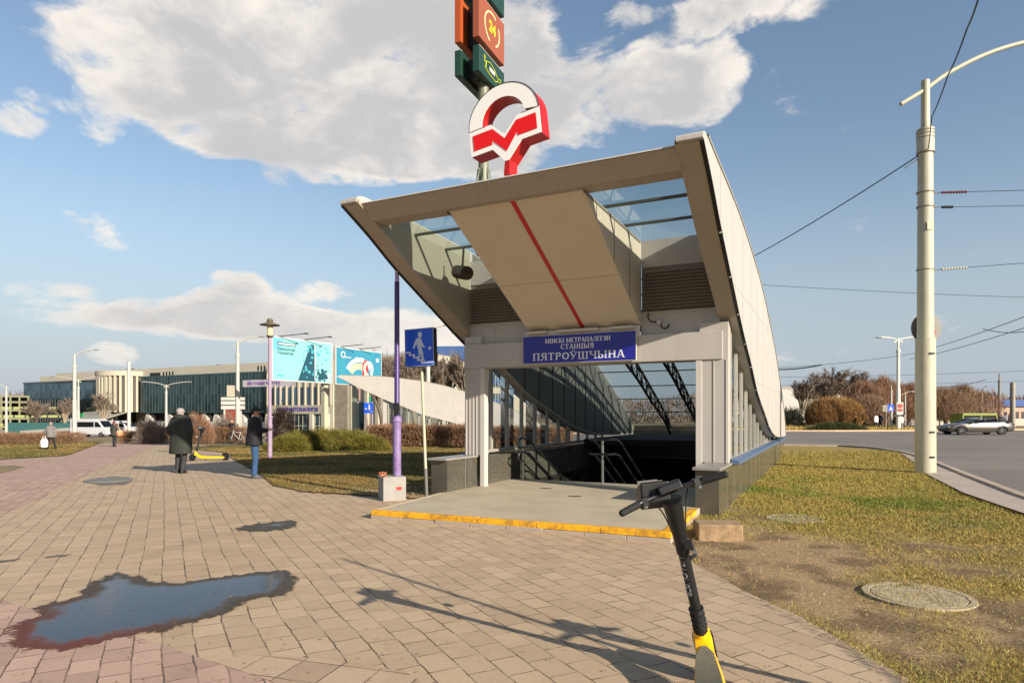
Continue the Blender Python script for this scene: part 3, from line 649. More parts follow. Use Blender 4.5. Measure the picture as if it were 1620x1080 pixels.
# ------------------------------------------------------------------ metro entrance pavilion (local frame: x right, y into the building)
st = empty('metro_entrance', SO, -TH, 'metro station entrance with a beaked metal roof, red M emblem and blue name board', 'metro entrance')
TOP = catmull([(-0.13, 4.90), (0.06, 4.975), (0.8, 4.955), (1.95, 4.93), (3.37, 4.87), (4.98, 4.70), (6.6, 4.47), (7.89, 4.20), (8.8, 3.95), (10.85, 3.33), (12.85, 2.52), (14.4, 1.83), (15.2, 1.3), (15.65, 0.92)], 4)
BOT = catmull([(-0.13, 4.855), (0.55, 4.53), (1.19, 4.18), (1.98, 3.81), (2.75, 3.46), (3.4, 3.16), (4.23, 2.82), (5.06, 2.52), (6.3, 2.0), (8.03, 1.54), (9.25, 1.22), (10.8, 1.0), (12.6, 0.90), (15.6, 0.84)], 4)
FX0, FX1 = 2.45, 2.77
for s in (1, -1):
    n = len(TOP); mb = MB()
    # cladding: curved slab built as a strip so that the long concave outline stays clean
    ys = sorted(set([round(y, 4) for y, _ in TOP] + [round(y, 4) for y, _ in BOT if y > 0.02])); ys = [y for y in ys if y <= 15.6]
    ring = [(-0.13, 4.855, 4.89)] + [(y, interp(BOT, y), interp(TOP, y)) for y in ys] 
    xa, xb = s * FX0, s * FX1
    vs = []; fs = []
    for y, a, b in ring: vs += [(xa, y, a), (xb, y, a), (xb, y, b), (xa, y, b)]
    for i in range(len(ring) - 1):
        k = i * 4
        fs += [(k, k+1, k+5, k+4), (k+1, k+2, k+6, k+5), (k+2, k+3, k+7, k+6), (k+3, k, k+4, k+7)]
    fs += [(0, 1, 2, 3), tuple(len(vs) - 4 + q for q in (0, 1, 2, 3))]
    mb.add(vs, fs); mb.build('side_fin', M_panel, st)
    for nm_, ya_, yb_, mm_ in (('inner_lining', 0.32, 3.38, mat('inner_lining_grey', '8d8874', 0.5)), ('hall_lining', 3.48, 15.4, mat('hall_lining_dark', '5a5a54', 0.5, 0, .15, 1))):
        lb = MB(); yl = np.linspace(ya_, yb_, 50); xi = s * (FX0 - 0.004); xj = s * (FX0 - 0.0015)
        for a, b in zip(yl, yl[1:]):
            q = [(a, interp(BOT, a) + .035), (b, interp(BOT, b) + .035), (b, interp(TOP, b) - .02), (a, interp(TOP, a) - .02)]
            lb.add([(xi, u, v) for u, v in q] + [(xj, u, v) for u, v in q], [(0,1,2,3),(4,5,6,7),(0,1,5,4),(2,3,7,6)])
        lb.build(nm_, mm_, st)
        if nm_ == 'hall_lining':
            for y_ in np.arange(4.3, 14, .85): MB().b2(min(xi, xi - s*.012), max(xi, xi - s*.012), y_, y_ + .025, interp(BOT, y_) + .04, interp(TOP, y_) - .22).build('lining_seam', mat('seam_dark', '262622', .6), st)
    # dark shadow gap and edge trim along the outer lower edge, with clips
    mb = MB(); low = [(y, interp(BOT, y)) for y in np.linspace(-0.10, 15.3, 90)]
    for (ya, za), (yb, zb) in zip(low, low[1:]):
        mb.add([(s*(FX1-0.045), ya, za-0.022), (s*(FX1+0.006), ya, za-0.022), (s*(FX1+0.006), ya, za+0.004), (s*(FX1-0.045), ya, za+0.004),
                (s*(FX1-0.045), yb, zb-0.022), (s*(FX1+0.006), yb, zb-0.022), (s*(FX1+0.006), yb, zb+0.004), (s*(FX1-0.045), yb, zb+0.004)], [(0,1,5,4),(1,2,6,5),(2,3,7,6),(3,0,4,7)])
    mb.build('edge_gap', M_dark, st)
    for y in np.arange(1.35, 14.5, 0.95): z = interp(BOT, y); MB().box((s*(FX1-0.005), y, z-0.006), (0.05, 0.06, 0.035)).build('edge_clip', M_white, st)
    mb = MB()
    for (ya, za), (yb, zb) in zip(TOP[5:], TOP[6:]):
        mb.add([(s*(FX1-0.10), ya, za+0.002), (s*(FX1+0.015), ya, za+0.002), (s*(FX1+0.015), ya, za+0.035), (s*(FX1-0.10), ya, za+0.035),
                (s*(FX1-0.10), yb, zb+0.002), (s*(FX1+0.015), yb, zb+0.002), (s*(FX1+0.015), yb, zb+0.035), (s*(FX1-0.10), yb, zb+0.035)], [(0,1,5,4),(1,2,6,5),(2,3,7,6),(3,0,4,7)])
    mb.build('roof_edge_trim', M_frame, st)
    # panel seams on the outer face
    mb = MB()
    for y in (1.2, 2.45, 3.7, 4.95, 6.2, 7.45, 8.7, 9.95, 11.2, 12.45):
        a, b = interp(BOT, y) + 0.03, interp(TOP, y) - 0.01; mb.b2(s*FX1 + (-0.001 if s > 0 else -0.003), s*FX1 + (0.003 if s > 0 else 0.001), y, y + 0.011, a, b)
    for z in (3.6, 2.2):
        yy = [y for y in np.linspace(0.2, 15, 150) if interp(BOT, y) + .03 < z < interp(TOP, y) - .03]
        if yy: mb.b2(s*FX1 + (-0.001 if s > 0 else -0.0025), s*FX1 + (0.0022 if s > 0 else 0.001), min(yy), max(yy), z, z + 0.008)
    mb.build('panel_seam', mat('seam_grey', '918a7f', 0.6), st)
    # side glazing
    gx = s * 2.56
    mb = MB(); yy = np.linspace(3.62, 12.3, 40)
    for a, b in zip(yy, yy[1:]): mb.add([(gx, a, 0.78), (gx, b, 0.78), (gx, b, interp(BOT, b) + 0.02), (gx, a, interp(BOT, a) + 0.02)], [(0, 1, 2, 3)])
    mb.build('side_glazing', M_glass, st)
    mb = MB(); y = 3.66
    while y < 12.2:
        t = interp(BOT, y) + 0.01
        if t > 0.95: mb.b2(gx - 0.03, gx + 0.03, y, y + 0.10, 0.76, t)
        y += 0.78
    mb.b2(gx - 0.05, gx + 0.05, 3.6, 15.4, 0.74, 0.80); mb.build('window_mullion', M_frame, st)
    # granite parapet with capstone
    xa, xb = sorted((s * 2.25, s * 2.61))
    mb = MB(); mb.b2(xa, xb, 2.2, 15.72, -0.35, 0.70); mb.build('granite_parapet', M_granite, st, bevel=0.004)
    mb = MB(); mb.b2(xa - 0.03, xb + 0.03, 2.12, 3.42, 0.702, 0.742); mb.build('capstone', mat('grey_capstone', '83807a', 0.35, 0, 0.1, 5), st, bevel=0.004)
    for y in np.arange(3.0, 15.6, 0.9): MB().b2(min(s*2.609, s*2.613), max(s*2.609, s*2.613), y, y + 0.006, 0.0, 0.699).build('granite_joint', mat('joint_light', '8b8676', 0.7), st)
    MB().b2(min(s*2.2475, s*2.2505), max(s*2.2475, s*2.2505), 2.85, 2.857, 0.12, 0.70).build('granite_joint', mat('joint_light', '8b8676', 0.7), st)
    mb = MB(); xo = s * 2.612
    mb.add([(xo, 3.5, 0.80), (xo, 15.8, 0.80), (xo + s*0.13, 15.8, 0.765), (xo + s*0.13, 3.5, 0.765), (xo + s*0.13, 3.5, 0.71), (xo + s*0.13, 15.8, 0.71), (xo, 3.5, 0.71), (xo, 15.8, 0.71)], [(0,1,2,3),(3,2,5,4),(0,3,4,6),(1,2,5,7),(6,4,5,7),(0,1,7,6)])
    mb.build('flashing', M_bluecap, st)
    # column, ribbed
    xa, xb = (2.12, 2.59) if s > 0 else (-2.52, -2.14); mb = MB(); mb.b2(xa, xb, 3.30, 3.60, 0.742, 3.12)
    k = 5 if s < 0 else 3
    for i in range(k):
        x = xa + 0.03 + (xb - xa - 0.06) * i / (k - 1); mb.b2(x - 0.009, x + 0.009, 3.289, 3.301, 0.744, 2.487)
    mb.build('column', M_panel, st, bevel=0.003)
    xa, xb = sorted((s * 2.06, s * 2.16)); mb = MB(); mb.b2(xa, xb, 3.285, 3.43, 0.12, 2.488); mb.build('column_trim', M_white, st, bevel=0.003)
    # louvre field between soffit box and fin
    lx0, lx1 = sorted((s * 1.088, s * 2.449)); mb = MB()
    z = 3.40
    while z < 4.14: mb.box(((lx0+lx1)/2, 3.385, z), (lx1-lx0-.06, 0.05, 0.012), (R(40), 0, 0)); z += 0.058
    mb.b2(lx0, lx1, 3.425, 3.44, 3.36, 4.18); mb.build('louvre', M_louv, st)
    MB().b2(lx0, lx1, 3.40, 3.47, 4.18, 4.66).build('upper_panel', M_panel, st); MB().b2(lx0, lx1, 3.38, 3.47, 2.968, 3.36).build('lower_panel', M_panel, st); MB().b2(lx0, lx1, 3.355, 3.379, 3.345, 3.375).build('panel_trim', M_panel, st)
# roof: front beam, glass, mullions, trusses
mb = MB(); mb.prism([(-0.02, 4.83), (0.24, 4.64), (0.55, 4.64), (0.55, 4.835)], 'x', -2.449, 2.449); mb.build('front_beam', M_fascia, st, bevel=0.006)
for s in (1, -1):   # inclined fascia facing on the inner side of the fins
    mb = MB()
    low = [(y, interp(BOT, y)) for y in np.linspace(-0.1, 3.3, 24)]
    xa, xb = s * (FX0 - 0.02), s * (FX1 - 0.05)
    for (ya, za), (yb, zb) in zip(low, low[1:]):
        mb.add([(xa, ya, za-0.012), (xb, ya, za-0.012), (xb, ya, za-0.002), (xa, ya, za+0.05), (xa, yb, zb-0.012), (xb, yb, zb-0.012), (xb, yb, zb-0.002), (xa, yb, zb+0.05)], [(0,1,5,4),(1,2,6,5),(2,3,7,6),(3,0,4,7)])
    mb.build('front_fascia', M_fascia, st)
mb = MB(); mb.b2(-2.449, 2.449, -0.03, 0.56, 4.838, 4.855); mb.build('front_flashing', M_white, st)
RZ = lambda y: interp(TOP, y) - (0.20 if y < 12 else 0.20 - (y - 12) * 0.03)
ry = np.linspace(0.5, 15.3, 50)
mb = MB()
for a, b in zip(ry, ry[1:]): mb.add([(-2.449, a, RZ(a)), (2.449, a, RZ(a)), (2.449, b, RZ(b)), (-2.449, b, RZ(b))], [(0, 1, 2, 3)])
mb.build('roof_glazing', M_roofglass, st, fix=False)
mb = MB(); y = 1.45
while y < 15:
    z = RZ(y); mb.b2(-2.448, 2.448, y - 0.03, y + 0.03, z - 0.04, z - 0.005); y += 1.0
mb.build('roof_mullion', mat('mullion_green_grey', '4f5348', 0.5, 0.2), st)
for lx in (-1.0, 0.05, 1.1):
    mb = MB(); ys = np.arange(3.6, 15.2, 0.55)
    up = [(lx, y, RZ(y) - 0.14) for y in ys]; dn = [(lx, y, RZ(y) - 0.55 + max(0, y - 12) * 0.05) for y in ys]
    mb.tube(up, 0.05, 6); mb.tube(dn, 0.045, 6)
    for i in range(len(ys)):
        mb.tube([up[i], dn[i]], 0.035, 5)
        if i + 1 < len(ys): mb.tube([up[i], dn[i+1]] if i % 2 else [dn[i], up[i+1]], 0.016, 5)
    mb.build('roof_truss', M_dark, st)
# soffit box and red line
mb = MB(); mb.prism([(0.34, 4.66), (3.28, 3.16), (3.38, 3.13), (3.38, 4.66)], 'x', -1.09, 1.09); mb.build('soffit_box', M_soffit, st, bevel=0.006)
sd = Vector((0, 2.94, -1.50)).normalized()
mb = MB(); a = Vector((0, 0.34, 4.656)); nrm = Vector((0, -sd.z, sd.y)) * -1
for (o, w) in ((0.0, 0.036),):
    p = a + nrm * 0.004; q = Vector((0.02, 3.27, 3.163)) + nrm * 0.004; mb.add([(p.x-w, p.y, p.z), (p.x+w, p.y, p.z), (q.x+w, q.y, q.z), (q.x-w, q.y, q.z)] + [(v[0], v[1] + .01, v[2] + .006) for v in [(p.x-w, p.y, p.z), (p.x+w, p.y, p.z), (q.x+w, q.y, q.z), (q.x-w, q.y, q.z)]], [(0,1,2,3),(4,5,6,7),(0,1,5,4),(2,3,7,6),(1,2,6,5),(3,0,4,7)])
mb.build('red_line', mat('red_line_paint', 'b30e10', 0.4), st)
mb = MB(); mid = Vector((0, 0.34, 4.66)) + sd * 1.9 + nrm * 0.002
mb.box(mid, (2.17, 0.008, 0.004), (math.atan2(sd.z, sd.y), 0, 0)); mb.build('soffit_seam', mat('seam_grey', '968c7e'), st)
for s in (1, -1):
    mb = MB(); 
    for y in (0.9, 1.75, 2.6): zb = 4.66 - (y - .34) * .51; mb.b2(min(s*1.088, s*1.096), max(s*1.088, s*1.096), y, y + .02, zb, 4.66)
    mb.add([(s*1.10, 0.34, 4.60), (s*1.10, 3.3, 4.60), (s*1.10, 3.3, 4.64), (s*1.10, 0.34, 4.64), (s*1.085, 0.34, 4.60), (s*1.085, 3.3, 4.60), (s*1.085, 3.3, 4.64), (s*1.085, 0.34, 4.64)], [(0,1,2,3),(0,1,5,4),(2,3,7,6)])
    mb.build('soffit_rail', M_louv, st)
# lintel, name board
mb = MB(); mb.b2(-2.52, 2.50, 3.27, 3.72, 2.49, 2.965); mb.build('lintel', M_panel, st, bevel=0.006)
mb = MB(); mb.b2(-1.16, 1.10, 3.235, 3.268, 2.93, 3.14); mb.build('board_backing', M_white, st, bevel=0.004)
mb = MB(); 
for xa, xb in ((-1.05, -0.66), (-0.45, 0.36), (0.58, 1.0)): mb.b2(xa, xb, 3.12, 3.235, 3.085, 3.13)
mb.build('light_fitting', M_white, st, bevel=0.004)
nb = MB(); nb.b2(-1.18, 1.05, 3.205, 3.236, 2.515, 3.055); nbo = nb.build('name_board', M_white, st, bevel=0.003)
nb = MB(); nb.b2(-1.165, 1.035, 3.2, 3.2055, 2.53, 3.04); nb.build('board_face', M_navy, nbo)
GLY = {
 'М': (1.15, 't.18,0,.18,1 n.18,1,.56,.12 n.56,.12,.92,1 t.95,0,.95,1 s.18,0 s.95,0 s.14,1 s.98,1'), 'І': (.5, 't.25,0,.25,1 s.25,0 s.25,1'),
 'Н': (1.0, 't.22,0,.22,1 t.78,0,.78,1 n.22,.5,.78,.5 s.22,0 s.78,0 s.22,1 s.78,1'), 'С': (.85, 'c.45,.5,.32,.42,45,315'), 'К': (.95, 't.22,0,.22,1 n.25,.45,.75,1 t.38,.58,.8,0 s.22,0 s.22,1 s.82,0'),
 'Е': (.85, 't.22,0,.22,1 n.22,.96,.72,.96 n.22,.5,.6,.5 n.22,.04,.75,.04 v.73,.85 v.74,.15'), 'Т': (.9, 't.45,0,.45,1 n.1,.96,.8,.96 s.45,0 v.1,.87 v.8,.87'),
 'Р': (.85, 't.22,0,.22,1 c.4,.73,.28,.24,-90,90 n.22,.97,.4,.97 n.22,.49,.4,.49 s.22,0'), 'А': (.95, 'n.15,0,.45,1 t.5,1,.8,0 n.25,.32,.68,.32 s.15,0 s.8,0'),
 'П': (1.0, 't.22,0,.22,1 t.78,0,.78,1 n.1,.96,.9,.96 s.22,0 s.78,0'), 'Л': (1.0, 'n.18,0,.4,1 t.78,0,.78,1 n.35,.96,.88,.96 s.18,0 s.78,0'),
 'Э': (.85, 'c.38,.5,.34,.42,-135,135 n.35,.5,.7,.5'), 'Ц': (1.0, 't.22,0,.22,1 t.74,0,.74,1 n.22,.04,.92,.04 v.92,-.08 s.22,1 s.74,1'),
 'Ы': (1.2, 't.2,0,.2,1 c.38,.27,.27,.24,-90,90 n.2,.51,.38,.51 n.2,.04,.38,.04 t.98,0,.98,1 s.2,1 s.98,0 s.98,1'), 'Я': (.9, 't.7,0,.7,1 c.5,.73,.28,.24,90,270 n.5,.97,.7,.97 n.5,.49,.7,.49 n.5,.49,.18,0 s.7,0 s.16,0'),
 'О': (.95, 'c.47,.5,.35,.42,0,360'), 'Ў': (.95, 't.15,1,.46,.35 n.8,1,.42,.1 n.42,.1,.2,.06 s.15,1 s.8,1 n.3,1.2,.47,1.12 n.47,1.12,.64,1.2'), 'Ш': (1.35, 't.2,0,.2,1 t.65,0,.65,1 t.1.1,0,1.1,1 n.2,.04,1.1,.04 s.2,1 s.65,1 s1.1,1'),
 'Щ': (1.4, 't.2,0,.2,1 t.65,0,.65,1 t1.1,0,1.1,1 n.2,.04,1.25,.04 s.2,1 s.65,1 s1.1,1'), 'Ч': (.95, 't.74,0,.74,1 t.2,.62,.2,1 n.2,.55,.74,.48 s.2,1 s.74,1 s.74,0'), ' ': (.5, '')}
GLY['Ш'] = (1.35, 't.2,0,.2,1 t.65,0,.65,1 t1.1,0,1.1,1 n.2,.04,1.1,.04 s.2,1 s.65,1 s1.1,1')
def serif_line(word, cx, z, h, y, parent, m, wide=1.0):
    tot = sum(GLY[c][0] for c in word) * h * wide; x = cx - tot / 2; mb = MB(); cnt = [0]
    def seg(x1, y1, x2, y2, w):
        cnt[0] = (cnt[0] + 1) % 9; yy = y - 0.0025 - cnt[0] * 0.0003
        a = Vector((x1 * wide, y1)) * h; b = Vector((x2 * wide, y2)) * h; d = (b - a).normalized(); nn = Vector((-d.y, d.x)) * w * h / 2
        q = [a + nn, a - nn, b - nn, b + nn]; mb.add([(x + p.x, yy, z + p.y) for p in q] + [(x + p.x, y + .0005, z + p.y) for p in q], [(0,1,2,3),(0,1,5,4),(1,2,6,5),(2,3,7,6),(3,0,4,7)])
    for c in word:
        w_, prog = GLY[c]
        for s_ in prog.split():
            k = s_[0]; p = [float(v) for v in s_[1:].split(',')]
            if k == 't': seg(*p, 0.20)
            elif k == 'n': seg(*p, 0.09)
            elif k == 's': yy = p[1] + (0.035 if p[1] < .5 else -0.035); seg(p[0] - .17, yy, p[0] + .17, yy, 0.07)
            elif k == 'v': seg(p[0], p[1] - .09, p[0], p[1] + .09, 0.07)
            elif k == 'c':
                cx_, cy_, rx, ry_, a0, a1 = p; n_ = 12
                for i in range(n_):
                    t0 = R(a0 + (a1 - a0) * i / n_); t1 = R(a0 + (a1 - a0) * (i + 1.12) / n_)
                    seg(cx_ + rx * math.cos(t0), cy_ + ry_ * math.sin(t0), cx_ + rx * math.cos(t1), cy_ + ry_ * math.sin(t1), 0.10 + 0.11 * abs(math.cos((t0 + t1) / 2)))
        x += w_ * h * wide
    mb.build('lettering', m, parent, fix=False)
M_letter = mat('letter_white', 'cfd0d6', 0.5)
serif_line('МІНСКІ МЕТРАПАЛІТЭН', -0.065, 2.895, 0.085, 3.2, nbo, M_letter, 0.92)
serif_line('СТАНЦЫЯ', -0.065, 2.775, 0.092, 3.2, nbo, M_letter, 1.05)
serif_line('ПЯТРОЎШЧЫНА', -0.065, 2.58, 0.135, 3.2, nbo, M_letter, 1.22)
# fittings under the canopy
mb = MB(); mb.tube([(1.22, 3.36, 3.36), (1.22, 3.34, 3.27), (1.27, 3.33, 3.2), (1.38, 3.33, 3.19)], 0.012, 6); mb.build('cable', M_black, st)
cmo = MB(); cmo.ell((1.42, 3.32, 3.19), 0.048, 14, 10); cmo.tube([(1.42, 3.38, 3.19), (1.42, 3.3, 3.19)], 0.03, 10); cmo = cmo.build('security_camera', M_white, st, smooth=True)
mb = MB(); mb.tube([(1.47, 3.3, 3.14)] + [(1.53 + 0.07 * math.cos(a), 3.3, 3.13 + 0.07 * math.sin(a)) for a in np.linspace(R(190), R(370), 9)], 0.014, 6); mb.build('camera_cable', M_black, cmo)
mb = MB(); mb.tube([(-2.12, 2.35, 4.22), (-1.74, 2.05, 4.10)], 0.125, 18); mb.tube([(-1.93, 2.2, 4.2), (-1.90, 2.2, 4.6)], 0.02, 6); mb.build('floodlight', mat('floodlight_brown', '2b241d', 0.45), st, smooth=True)
# emblem on the roof
ec = P(800, 200, 9.15); eml = st.matrix_world if False else None
Ms = Matrix.Translation(SO) @ Matrix.Rotation(-TH, 4, 'Z'); lc = Ms.inverted() @ ec
EMB = Matrix.Translation((lc.x + .045, lc.y, 5.57)) @ Matrix.Rotation(R(-3), 4, 'Z') @ Matrix.Rotation(R(-6.5), 4, 'Y')
mb = MB(); mb.T = EMB; hw = 0.565; dep = 0.25
band = [(-hw, 0.10), (-0.20, 0.10), (0.0, -0.10), (0.23, 0.10), (hw, 0.10), (hw, -0.26), (0.26, -0.26), (0.03, -0.48), (-0.03, -0.48), (-0.21, -0.26), (-hw, -0.26)]
arc = [(hw * math.cos(t), 0.104 + hw * 0.90 * math.sin(t)) for t in np.linspace(0, math.pi, 28)] + [(0.35 * math.cos(t), 0.104 + 0.35 * 0.92 * math.sin(t)) for t in np.linspace(math.pi, 0.12, 22)]
mb.prism(band, 'y', -dep / 2, dep / 2); mb.prism(arc, 'y', -dep / 2, dep / 2)
embo = mb.build('emblem', M_red, st)
mb = MB(); mb.T = EMB
mb.prism(band, 'y', -dep / 2 - 0.012, -dep / 2 - 0.001); mb.prism(arc, 'y', -dep / 2 - 0.012, -dep / 2 - 0.001); mb.build('emblem_face', mat('emblem_white', 'e9e6e0', .4), embo)
mb = MB(); mb.T = EMB
redm = [(-0.51, 0.03), (-0.18, 0.03), (0.0, -0.165), (0.205, 0.03), (0.51, 0.03), (0.51, -0.19), (0.205, -0.19), (0.205, -0.13), (0.01, -0.35), (-0.205, -0.13), (-0.205, -0.19), (-0.51, -0.19)]
mb.prism(redm, 'y', -dep / 2 - 0.018, -dep / 2 - 0.0125); mb.build('emblem_letter', mat('letter_red', 'd80d08', 0.35), embo)
mb = MB(); mb.T = EMB; mb.tube([(hw*math.cos(t), -dep/2 - 0.013, 0.104 + hw*.9*math.sin(t)) for t in np.linspace(0, math.pi, 30)], 0.006, 5); mb.tube([(-hw, -dep/2 - .014, 0.102), (-0.3, -dep/2 - .014, 0.102)], 0.005, 4); mb.tube([(hw, -dep/2 - .014, 0.102), (0.3, -dep/2 - .014, 0.102)], 0.005, 4)
mb.build('emblem_outline', M_black, embo)
mb = MB(); p = EMB @ Vector((0.02, 0.0, -0.44)); q = Vector((0.03, 0.28, 4.9)); w = 0.05
mb.T = EMB; qq = EMB.inverted() @ q; mb.prism([(-0.035, -0.44), (0.04, -0.44), (qq.x + 0.10, qq.z), (qq.x + 0.01, qq.z)], 'y', -0.125, 0.10); mb.build('emblem_stem', M_red, st)

for x_, y_ in ((-0.95, 3.5), (-0.02, 2.6)):
    mb = MB(); mb.T = sh.T; mb.b2(x_, x_ + .22, y_, y_ + .12, .10, .1215); o_ = mb.build('floor_drain', mat('drain_dark', '3d382f', .7)); tag(o_, 'small dark drain cover set in the entrance slab, ' + ('nearer the left column' if x_ < -.5 else 'in the middle'), 'drain cover', 'drain covers in the slab')
# added end over the lower flight, slab top painted near black as stairwell shade
MB().b2(-2.245, 2.245, 9.6, 15.45, 0.70, 0.86).build('corridor_ceiling', mat('stairwell_shade_black', '141412', .9), st)
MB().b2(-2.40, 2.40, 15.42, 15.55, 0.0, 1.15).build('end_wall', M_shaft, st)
# handrails on the stairs
def handrail(x, two, label):
    e = empty('stair_handrail', SO, -TH, label, 'handrail', None); slope = -0.5
    def zf(y, h): return h + (0.12 if y < SHY0 else 0.12 + (y - SHY0) * slope)
    xs = (x - 0.27, x + 0.27) if two else (x,)
    for h in (0.92, 0.62):
        mb = MB(); pts = []
        if two:
            pts = [(xs[0], 15, zf(15, h)), (xs[0], SHY0 + .1, zf(SHY0 + .1, h)), (xs[0], SHY0 - 0.2, zf(0, h)), (x - .19, SHY0 - .38, zf(0, h)), (x + .19, SHY0 - .38, zf(0, h)), (xs[1], SHY0 - 0.2, zf(0, h)), (xs[1], SHY0 + .1, zf(SHY0 + .1, h)), (xs[1], 15, zf(15, h))]
        else:
            pts = [(x, 15, zf(15, h)), (x, SHY0 + .1, zf(SHY0 + .1, h)), (x, SHY0 - 0.3, zf(0, h)), (x, SHY0 - 0.42, zf(0, h) - 0.03), (x, SHY0 - 0.44, zf(0, h) - 0.12), (x, SHY0 - 0.36, zf(0, h) - 0.2), (x, SHY0 - 0.2, zf(0, h) - 0.2)]
        mb.tube(pts, 0.024, 10); mb.build('rail', mat('shaded_steel', '3c3c3b', 0.3, 0.7), e, smooth=True)  # rails darker than the lit top post, shade put into the steel colour
    for y in (SHY0 - 0.2, 7.2, 9.4, 11.6):
        mb = MB(); z0 = 0.118 if y < SHY0 else -0.05 + (y - SHY0) * slope
        mb.tube([(x, y, z0 - 0.06), (x, y, zf(y, 0.9))], 0.03, 10)
        if two: mb.tube([(xs[0], y, zf(y, .62)), (xs[1], y, zf(y, .62))], 0.015, 6)
        mb.build('post', M_steel if y < SHY0 else mat('shaded_steel', '3c3c3b'), e, smooth=True)  # top post keeps the lit steel, lower posts take the copy darkened for shade
handrail(-0.12, True, 'double steel handrail with a looped end down the middle of the stairs')
handrail(-1.95, False, 'steel handrail with curled ends along the left wall of the stairs')
handrail(1.95, False, 'steel handrail along the right wall of the stairs, behind the right column')
# ------------------------------------------------------------------ electric scooter (local: y forward, origin on the ground under the steering head)
def make_scooter(loc, rz, roll, steer, label, text=True, lean_y=-0.26, tilt=0.0):
    e = empty('electric_scooter', loc, 0, label, 'electric scooter', 'shared electric scooters'); e.rotation_mode = 'XYZ'
    e.rotation_euler = (0, roll, rz)
    def wheel(y, r):
        w = MB(); 
        pts = [(0.0, y + r * math.cos(t), r + r * math.sin(t)) for t in np.linspace(0, 2 * math.pi, 25)]
        w.tube([(0, y + (r - .025) * math.cos(t), r + (r - .025) * math.sin(t)) for t in np.linspace(0, 2 * math.pi, 25)], 0.027, 8, cap=False)
        wo = w.build('wheel', M_rubber, e, smooth=True)
        h = MB(); h.tube([(-0.028, y, r), (0.028, y, r)], r * 0.62, 20); h.tube([(-0.045, y, r), (0.045, y, r)], 0.022, 10); h.build('hub', M_dark, wo, smooth=True)
    wheel(0.12, 0.125); wheel(-1.02, 0.115)
    DK = [(0.035, .325, .27, .030), (-.02, .30, .20, .045), (-.07, .255, .14, .052), (-.12, .225, .105, .062), (-.2, .19, .09, .072), (-.33, .165, .085, .082), (-.6, .157, .08, .085), (-.92, .153, .085, .076), (-.98, .13, .10, .06)]
    DK = catmull(DK, 3); d = MB(); vs = []; fs = []; nn_ = 16
    for (yy, zt, zb, hw_) in DK:
        for i in range(nn_):
            a = 2 * math.pi * i / nn_; ca, sa = math.cos(a), math.sin(a); k = (abs(ca) ** 5 + abs(sa) ** 5) ** -.2; vs.append((hw_ * ca * k, yy, (zt + zb) / 2 + (zt - zb) / 2 * sa * k))
    for j in range(len(DK) - 1):
        for i in range(nn_): fs.append((j*nn_+i, j*nn_+(i+1) % nn_, (j+1)*nn_+(i+1) % nn_, (j+1)*nn_+i))
    fs += [tuple(range(nn_)), tuple(range(len(vs) - nn_, len(vs)))]; d.add(vs, fs); d.build('deck', M_yellow, e, smooth=True)
    nk = MB(); nk.tube([(0, 0.02, 0.20), (0, 0.015, 0.27), (0, 0.0, 0.34)], [0.05, 0.052, 0.045], 16); nk.build('neck', M_yellow, e, smooth=True)
    gp = MB(); ring = []
    yy_ = [q[0] for q in DK][::-1]; dzf = lambda y: float(np.interp(y, yy_, [q[1] for q in DK][::-1])) + .0015; dwf = lambda y: float(np.interp(y, yy_, [q[3] for q in DK][::-1])) - .014
    gy = [-.07 - .012 * k for k in range(8)] + list(np.linspace(-.17, -.9, 14))
    for ya, yb in zip(gy, gy[1:]):
        f_ = lambda y: dwf(y) * min(1.0, math.sqrt(max(0.02, (-.065 - y) / .05)))
        gp.add([(-f_(ya), ya, dzf(ya)), (f_(ya), ya, dzf(ya)), (f_(yb), yb, dzf(yb)), (-f_(yb), yb, dzf(yb))] + [(-f_(ya), ya, dzf(ya) + .006), (f_(ya), ya, dzf(ya) + .006), (f_(yb), yb, dzf(yb) + .006), (-f_(yb), yb, dzf(yb) + .006)], [(4,5,6,7),(0,3,7,4),(1,2,6,5)])
    mg = bpy.data.materials.get('grip_mat')
    if not mg:
        mg = bpy.data.materials.new('grip_mat'); mg.use_nodes = True; nt = NT(mg.node_tree); b = mg.node_tree.nodes['Principled BSDF']
        t = nt.n('ShaderNodeTexCoord').outputs['Object']; br = nt.n('ShaderNodeTexBrick'); br.inputs['Scale'].default_value = 1; br.inputs['Brick Width'].default_value = 0.022; br.inputs['Row Height'].default_value = 0.014; br.inputs['Mortar Size'].default_value = 0.0016
        br.inputs['Color1'].default_value = lin('77705c'); br.inputs['Color2'].default_value = lin('6c6655'); br.inputs['Mortar'].default_value = lin('4b473b'); nt.l(t, br.inputs['Vector']); nt.l(br.outputs[0], b.inputs['Base Color']); b.inputs['Roughness'].default_value = 0.9
    gp.build('deck_mat', mg, e)
    fd = MB(); fd.tube([(0, -1.02 + 0.15 * math.cos(t), 0.115 + 0.15 * math.sin(t)) for t in np.linspace(R(35), R(165), 9)], 0.03, 8); fd.build('fender', M_black, e, smooth=True)
    fk = MB()
    for s in (-1, 1): fk.tube([(s*0.045, 0.12, 0.125), (s*0.045, 0.06, 0.28)], 0.014, 8)
    fk.tube([(-0.055, 0.06, 0.28), (0.055, 0.06, 0.28)], 0.02, 8); fk.tube([(0, 0.06, 0.27), (0, 0.02, 0.34)], 0.03, 10); fk.build('fork', M_black, e, smooth=True)
    ks = MB(); ks.tube([(-0.06, -0.35, 0.1), (-0.15, -0.40, 0.0)], 0.01, 6); ks.build('kickstand', M_dark, e)
    top = Vector((0, lean_y, 1.115)); bot = Vector((0, 0.0, 0.31)); ax = (top - bot).normalized()
    sl = MB(); p1 = bot + ax * 0.17; sl.tube([bot, p1], [0.041, 0.038], 16)
